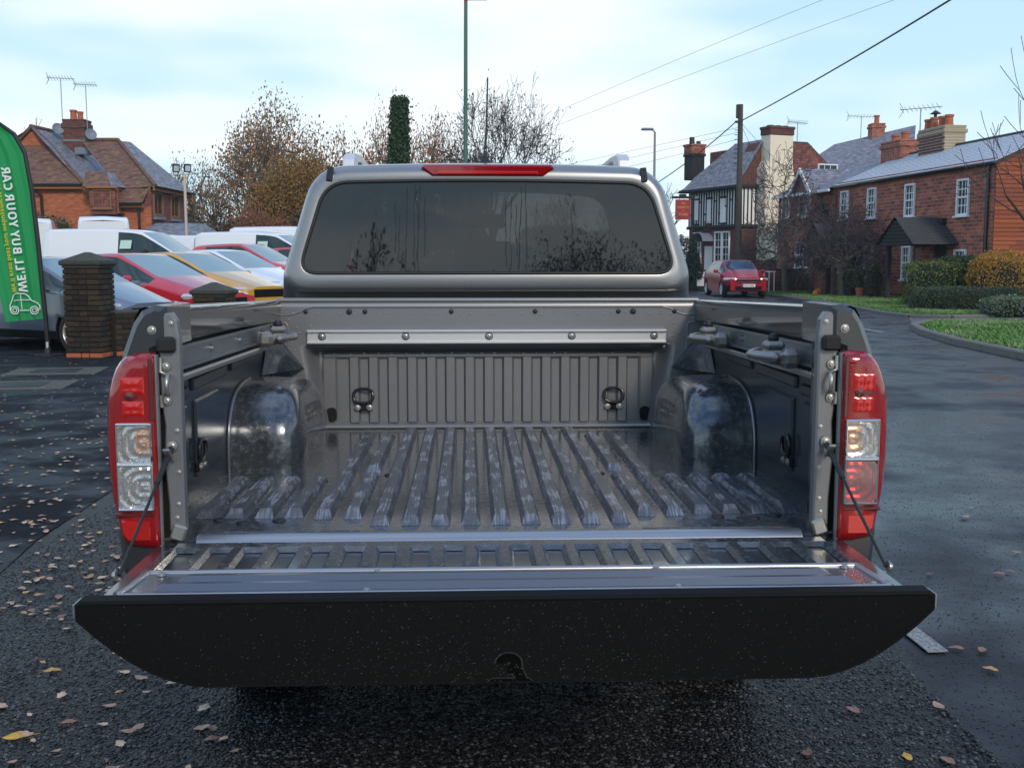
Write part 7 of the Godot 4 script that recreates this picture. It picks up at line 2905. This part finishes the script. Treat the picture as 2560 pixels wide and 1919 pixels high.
func make_ground() -> void:
	var b := Buf.new()
	b.quad(Vector3(-160, 0, 90), Vector3(160, 0, 90), Vector3(160, 0, -260), Vector3(-160, 0, -260))
	struct("road", b, M.tarmac, "wet grey tarmac road with the blue cast of the sky tinted in")
	sheet("field", [[-160, -61.2], [-4, -61.2], [-9, -260], [-160, -260]], 0.006, "soil", "far grass on the left")
	sheet("field", [[9.2, -60.2], [160, -60.2], [160, -260], [14, -260]], 0.006, "soil", "far grass on the right")
	# the lay-by's coarse surface
	sheet("layby", [[-30, 8], [1.25, 8], [1.22, -2.4], [1.33, -3.3], [1.5, -4.2], [1.68, -4.9], [1.6, -7], [1.5, -16], [-30, -16]], 0.004, "coarse", "coarse worn asphalt of the lay-by")
	sheet("forecourt_entrance", [[-2.26, -4.55], [-2.36, -5.2], [-2.42, -6.4], [-2.6, -9], [-2.5, -15.6], [-30, -15.6], [-30, -4.2]], 0.008, "tarmac_old", "darker tarmac patch at the forecourt entrance")
	b = Buf.new()
	b.quad(Vector3(-40, 0.012, -15.9), Vector3(-3.2, 0.012, -15.9), Vector3(-3.2, 0.012, -17), Vector3(-40, 0.012, -17))
	b.quad(Vector3(-40, 0.012, -17), Vector3(-3.2, 0.012, -17), Vector3(-3.2, 0.98, -61), Vector3(-40, 0.98, -61))
	b.quad(Vector3(-3.2, 0.0, -17), Vector3(-3.2, 0.0, -61), Vector3(-3.2, 0.98, -61), Vector3(-3.2, 0.012, -17))
	struct("forecourt", b, M.tarmac_old, "gently rising tarmac forecourt")
	# road markings
	for q in [[1.50, -3.80, 0.075, 0.26, 4], [1.62, -6.6, 0.10, 1.2, 2], [7.22, -21.5, 0.12, 1.1, 2]]:
		b = Buf.new()
		b.box(Vector3(), Vector3(q[2], 0.004, q[3]), Basis())
		var o := struct("road_marking", b, M.road_paint, "worn white dash painted on the road")
		o.position = Vector3(q[0], 0.0085, q[1])
		o.rotation.y = deg_to_rad(q[4])
	# verge before the cottages
	var verge := [[8.9, -49], [9.9, -46.5], [10.6, -41.8], [10.5, -36], [10.2, -32], [9.8, -28.2], [9.95, -26.9], [10.8, -26.4], [14.0, -27.4], [30, -28], [40, -60], [9, -60]]
	sheet("grass_verge", verge, 0.06, "soil", "grass verge in front of the cottages")
	kerb_run("pale kerb along the cottage verge", [[8.9, -49], [9.9, -46.5], [10.6, -41.8], [10.5, -36], [10.2, -32], [9.8, -28.2], [9.95, -26.9], [10.8, -26.4], [14.0, -27.4]], 0.08)
	sheet("footpath", [[12.0, -43], [12.7, -43], [12.9, -36], [12.4, -31], [11.9, -29.8], [11.4, -30.2], [11.9, -33], [12.2, -37]], 0.066, "path", "narrow path across the verge")
	sheet("side_road", [[9.7, -26.3], [8.6, -22.8], [9.3, -23.9], [10.5, -24.2], [30, -25], [30, -27.9], [14, -27.2], [10.8, -26.2]], 0.006, "path", "pavement crossing beside the verge")
	var isle := [[7.35, -12], [7.3, -15.3], [7.45, -18], [7.8, -20.3], [8.3, -22.2], [9.2, -23.6], [10.5, -24.0], [30, -24.6], [30, -12]]
	sheet("grass_island", isle, 0.09, "soil", "grassed corner inside the near right kerb")
	kerb_run("grey stone kerb curving round the near right grass", [[7.4, -9], [7.3, -15.3], [7.45, -18], [7.8, -20.3], [8.3, -22.2], [9.2, -23.6], [10.5, -24.0], [16, -24.2]], 0.12)
	for q in [[isle, 0.085, 15000, 0.07, 33, "short green grass on the near right corner", -26.0, -14.0, 7.4, 16.0], [verge, 0.055, 16000, 0.09, 34, "frosted grass on the verge by the cottages", -50.0, -26.5, 9.0, 15.5]]:
		grass(q[0], q[1], q[2], q[3], q[4], q[5], Rect2(q[8], q[6], q[9] - q[8], q[7] - q[6]))
	chips("loose_aggregate", "stones standing proud of the worn lay-by asphalt", 150000, Rect2(-2.75, -9.0, 4.1, 6.7), 81, 0.0042, 0.85)
	chips("fine_aggregate", "fine stones in the road surface nearest the viewer", 34000, Rect2(1.3, -11.0, 2.6, 8.4), 82, 0.0028, 0.45)
	make_leaves()


func chips(called: String, label: String, n: int, area: Rect2, sd: int, size: float, tone: float) -> void:
	rng.seed = sd
	var b := Buf.new()
	b.tinted = true
	b.bevel(Vector3(), Vector3(2, 1.1, 1.7), 0.5)
	var mm := MultiMesh.new()
	mm.transform_format = MultiMesh.TRANSFORM_3D
	mm.use_colors = true
	mm.mesh = b.mesh()
	mm.instance_count = n
	for k in n:
		var f := pow(rng.randf(), 2.2)
		var p := Vector2(rnd(area.position.x, area.end.x), area.end.y - f * area.size.y)
		var s := size * (0.4 + 1.3 * pow(rng.randf(), 1.6))
		var c := pow(rng.randf(), 3.0) * 0.13 + 0.006
		if sd == 81 and p.x < -2.3 and p.y < -4.5:
			p.x = -p.x * 0.4
		mm.set_instance_transform(k, Transform3D(Basis(Vector3(0, 1, 0), rnd(0, TAU)) * Basis(Vector3(1, 0, 0), rnd(-0.25, 0.25)) * Basis.from_scale(Vector3(s, s * 0.8, s)), Vector3(p.x, 0.0042 if sd == 81 else 0.0, p.y)))
		mm.set_instance_color(k, Color(c * rnd(0.9, 1.12), c, c * rnd(0.98, 1.14)) * tone)
	var o := MultiMeshInstance3D.new()
	o.multimesh = mm
	o.material_override = M.stone_chip
	o.name = free_name(called)
	add_child(o, true)
	tag(o, label, "stones", "", "stuff")



func grass(poly: Array, y: float, n: int, h: float, sd: int, label: String, area: Rect2) -> void:
	rng.seed = sd
	var pl := PackedVector2Array()
	for p in poly:
		pl.push_back(Vector2(p[0], p[1]))
	var inner: PackedVector2Array = Geometry2D.offset_polygon(pl, -0.12)[0]
	var b := Buf.new()
	b.tinted = true
	for k in 7:
		var a := rnd(0, TAU)
		var d := Vector3(cos(a), 0, sin(a))
		var s := Vector3(-d.z, 0, d.x) * 0.008
		var o := d * rnd(0, 0.05)
		b.tint = Color(1, 1, 1) * rnd(0.7, 1.3)
		b.tri(o - s, o + s, o + d * 0.035 + Vector3(0, rnd(0.5, 1.0), 0))
	var mm := MultiMesh.new()
	mm.transform_format = MultiMesh.TRANSFORM_3D
	mm.use_colors = true
	mm.mesh = b.mesh()
	var tr := []
	while tr.size() < n:
		var p := Vector2(rnd(area.position.x, area.end.x), rnd(area.position.y, area.end.y))
		if Geometry2D.is_point_in_polygon(p, inner):
			tr.push_back(p)
	mm.instance_count = n
	var nz := noise(0.5, sd)
	for k in n:
		var p: Vector2 = tr[k]
		var f := nz.get_noise_2d(p.x, p.y)
		var hh := h * rnd(0.6, 1.2) * (1.0 + 0.5 * f)
		mm.set_instance_transform(k, Transform3D(Basis(Vector3(0, 1, 0), rnd(0, TAU)) * Basis.from_scale(Vector3(1.6, hh, 1.6)), Vector3(p.x, y, p.y)))
		mm.set_instance_color(k, Color(.12, .25, .04).lerp(Color(.22, .31, .12), clampf(f * 1.4 + 0.25, 0, 1)) * rnd(0.75, 1.25))
	var o := MultiMeshInstance3D.new()
	o.multimesh = mm
	o.material_override = M.foliage
	o.name = free_name("grass")
	add_child(o, true)
	tag(o, label, "grass", "", "stuff")


func leaf_mesh(sd: int, c: Color, lobes: int) -> ArrayMesh:
	# a curled fallen leaf about 1 long, lying flat
	rng.seed = sd
	var b := Buf.new()
	b.tinted = true
	var out := []
	var n := 18
	for k in n:
		var a := TAU * k / n
		var r := 0.5 * (1.0 - 0.30 * absf(sin(a))) * (1.0 + (0.16 * cos(a * lobes) if lobes else 0.0)) * rnd(0.97, 1.03) * (1.25 if k == n / 2 else 1.0)
		var x := cos(a) * r
		var z := sin(a) * r * 0.85
		out.push_back(Vector3(x, 0.01 + 0.16 * z * z + 0.04 * sin(a * 2 + sd) + rnd(0, 0.02), z))
	for k in n:
		b.tint = c * rnd(0.85, 1.12)
		b.tri(Vector3(0, 0.03, 0), out[(k + 1) % n], out[k])
	b.tint = c * 0.7
	b.rod(Vector3(0.4, 0.03, 0), Vector3(0.75, 0.06, 0.08), 0.012, 4)
	return b.mesh()


func make_leaves() -> void:
	var tones := [Color(.52, .33, .22), Color(.40, .24, .15), Color(.60, .42, .28), Color(.26, .13, .08), Color(.50, .28, .07), Color(.60, .34, .03), Color(.16, .06, .03)]
	var kinds := []
	for k in tones.size():
		kinds.push_back(leaf_mesh(k + 1, tones[k], 0 if k % 2 else 5))
	rng.seed = 2024
	# the nearest leaves one by one
	var own := [[-1.43, -2.98, 5, 0.075], [-0.98, -2.72, 4, 0.05], [-2.0, -3.15, 5, 0.07], [1.1, -2.85, 5, 0.045], [1.62, -3.50, 4, 0.05]]
	var tries := 0
	while own.size() < 285 and tries < 9000:
		tries += 1
		var z := -lerpf(2.4, 9.5, pow(rng.randf(), 1.25))
		var left := rng.randf() < 0.84
		var x := -rnd(0.75, 0.52 * -z + 0.2) if left else rnd(0.7, 2.6)
		if left and z < -6.5 and rng.randf() < 0.3:
			continue
		if absf(x - 0.04 * (z + 2.3)) < 1.0 and z < -3.2:
			continue
		own.push_back([x, z, [0, 0, 0, 1, 1, 2, 2, 3, 4][rng.randi() % 9] if left else [1, 3, 3, 6][rng.randi() % 4], rnd(0.024, 0.055)])
	for q in own:
		var o := put_mesh("fallen_leaf", kinds[q[2]], M.litter)
		o.transform = Transform3D(Basis(Vector3(0, 1, 0), rnd(0, TAU)) * Basis.from_scale(Vector3.ONE * q[3]), Vector3(q[0], 0.0125, q[1]))
		var looks := ["pale tan oval fallen leaf on the wet tarmac", "brown lobed fallen leaf on the wet tarmac", "pale beige oval fallen leaf on the wet tarmac", "dark brown lobed fallen leaf on the wet tarmac", "ochre oval fallen leaf on the wet tarmac", "bright yellow lobed fallen leaf on the wet tarmac", "blackish red oval fallen leaf on the wet tarmac"]
		var first := ["bright yellow leaf at the left foreground corner of the lay-by", "ochre leaf lying just left of the shadow under the tailgate", "bright yellow leaf at the very left edge of the foreground", "small yellow leaf right of the shadow under the truck", "ochre leaf beside the white road dash"]
		var at := own.find(q)
		tag(o, first[at] if at < 5 else looks[q[2]], "leaf", "fallen leaves on the tarmac" if at >= 5 else "")
	# and the many beyond
	var mm := MultiMesh.new()
	mm.transform_format = MultiMesh.TRANSFORM_3D
	mm.use_colors = true
	mm.mesh = leaf_mesh(50, Color(1, 1, 1), 0)
	mm.instance_count = 900
	for k in 900:
		var z := -lerpf(4.0, 15.4, pow(rng.randf(), 1.3))
		var x := -rnd(1.4, 0.5 * -z + 0.5)
		mm.set_instance_transform(k, Transform3D(Basis(Vector3(0, 1, 0), rnd(0, TAU)) * Basis.from_scale(Vector3.ONE * rnd(0.022, 0.052)), Vector3(x, 0.0125, z)))
		mm.set_instance_color(k, tones[rng.randi() % 5] * rnd(0.7, 1.2))
	var o := MultiMeshInstance3D.new()
	o.multimesh = mm
	o.material_override = M.litter
	o.name = free_name("leaf_litter")
	add_child(o, true)
	tag(o, "scattered fallen leaves farther across the forecourt entrance", "leaves", "", "stuff")
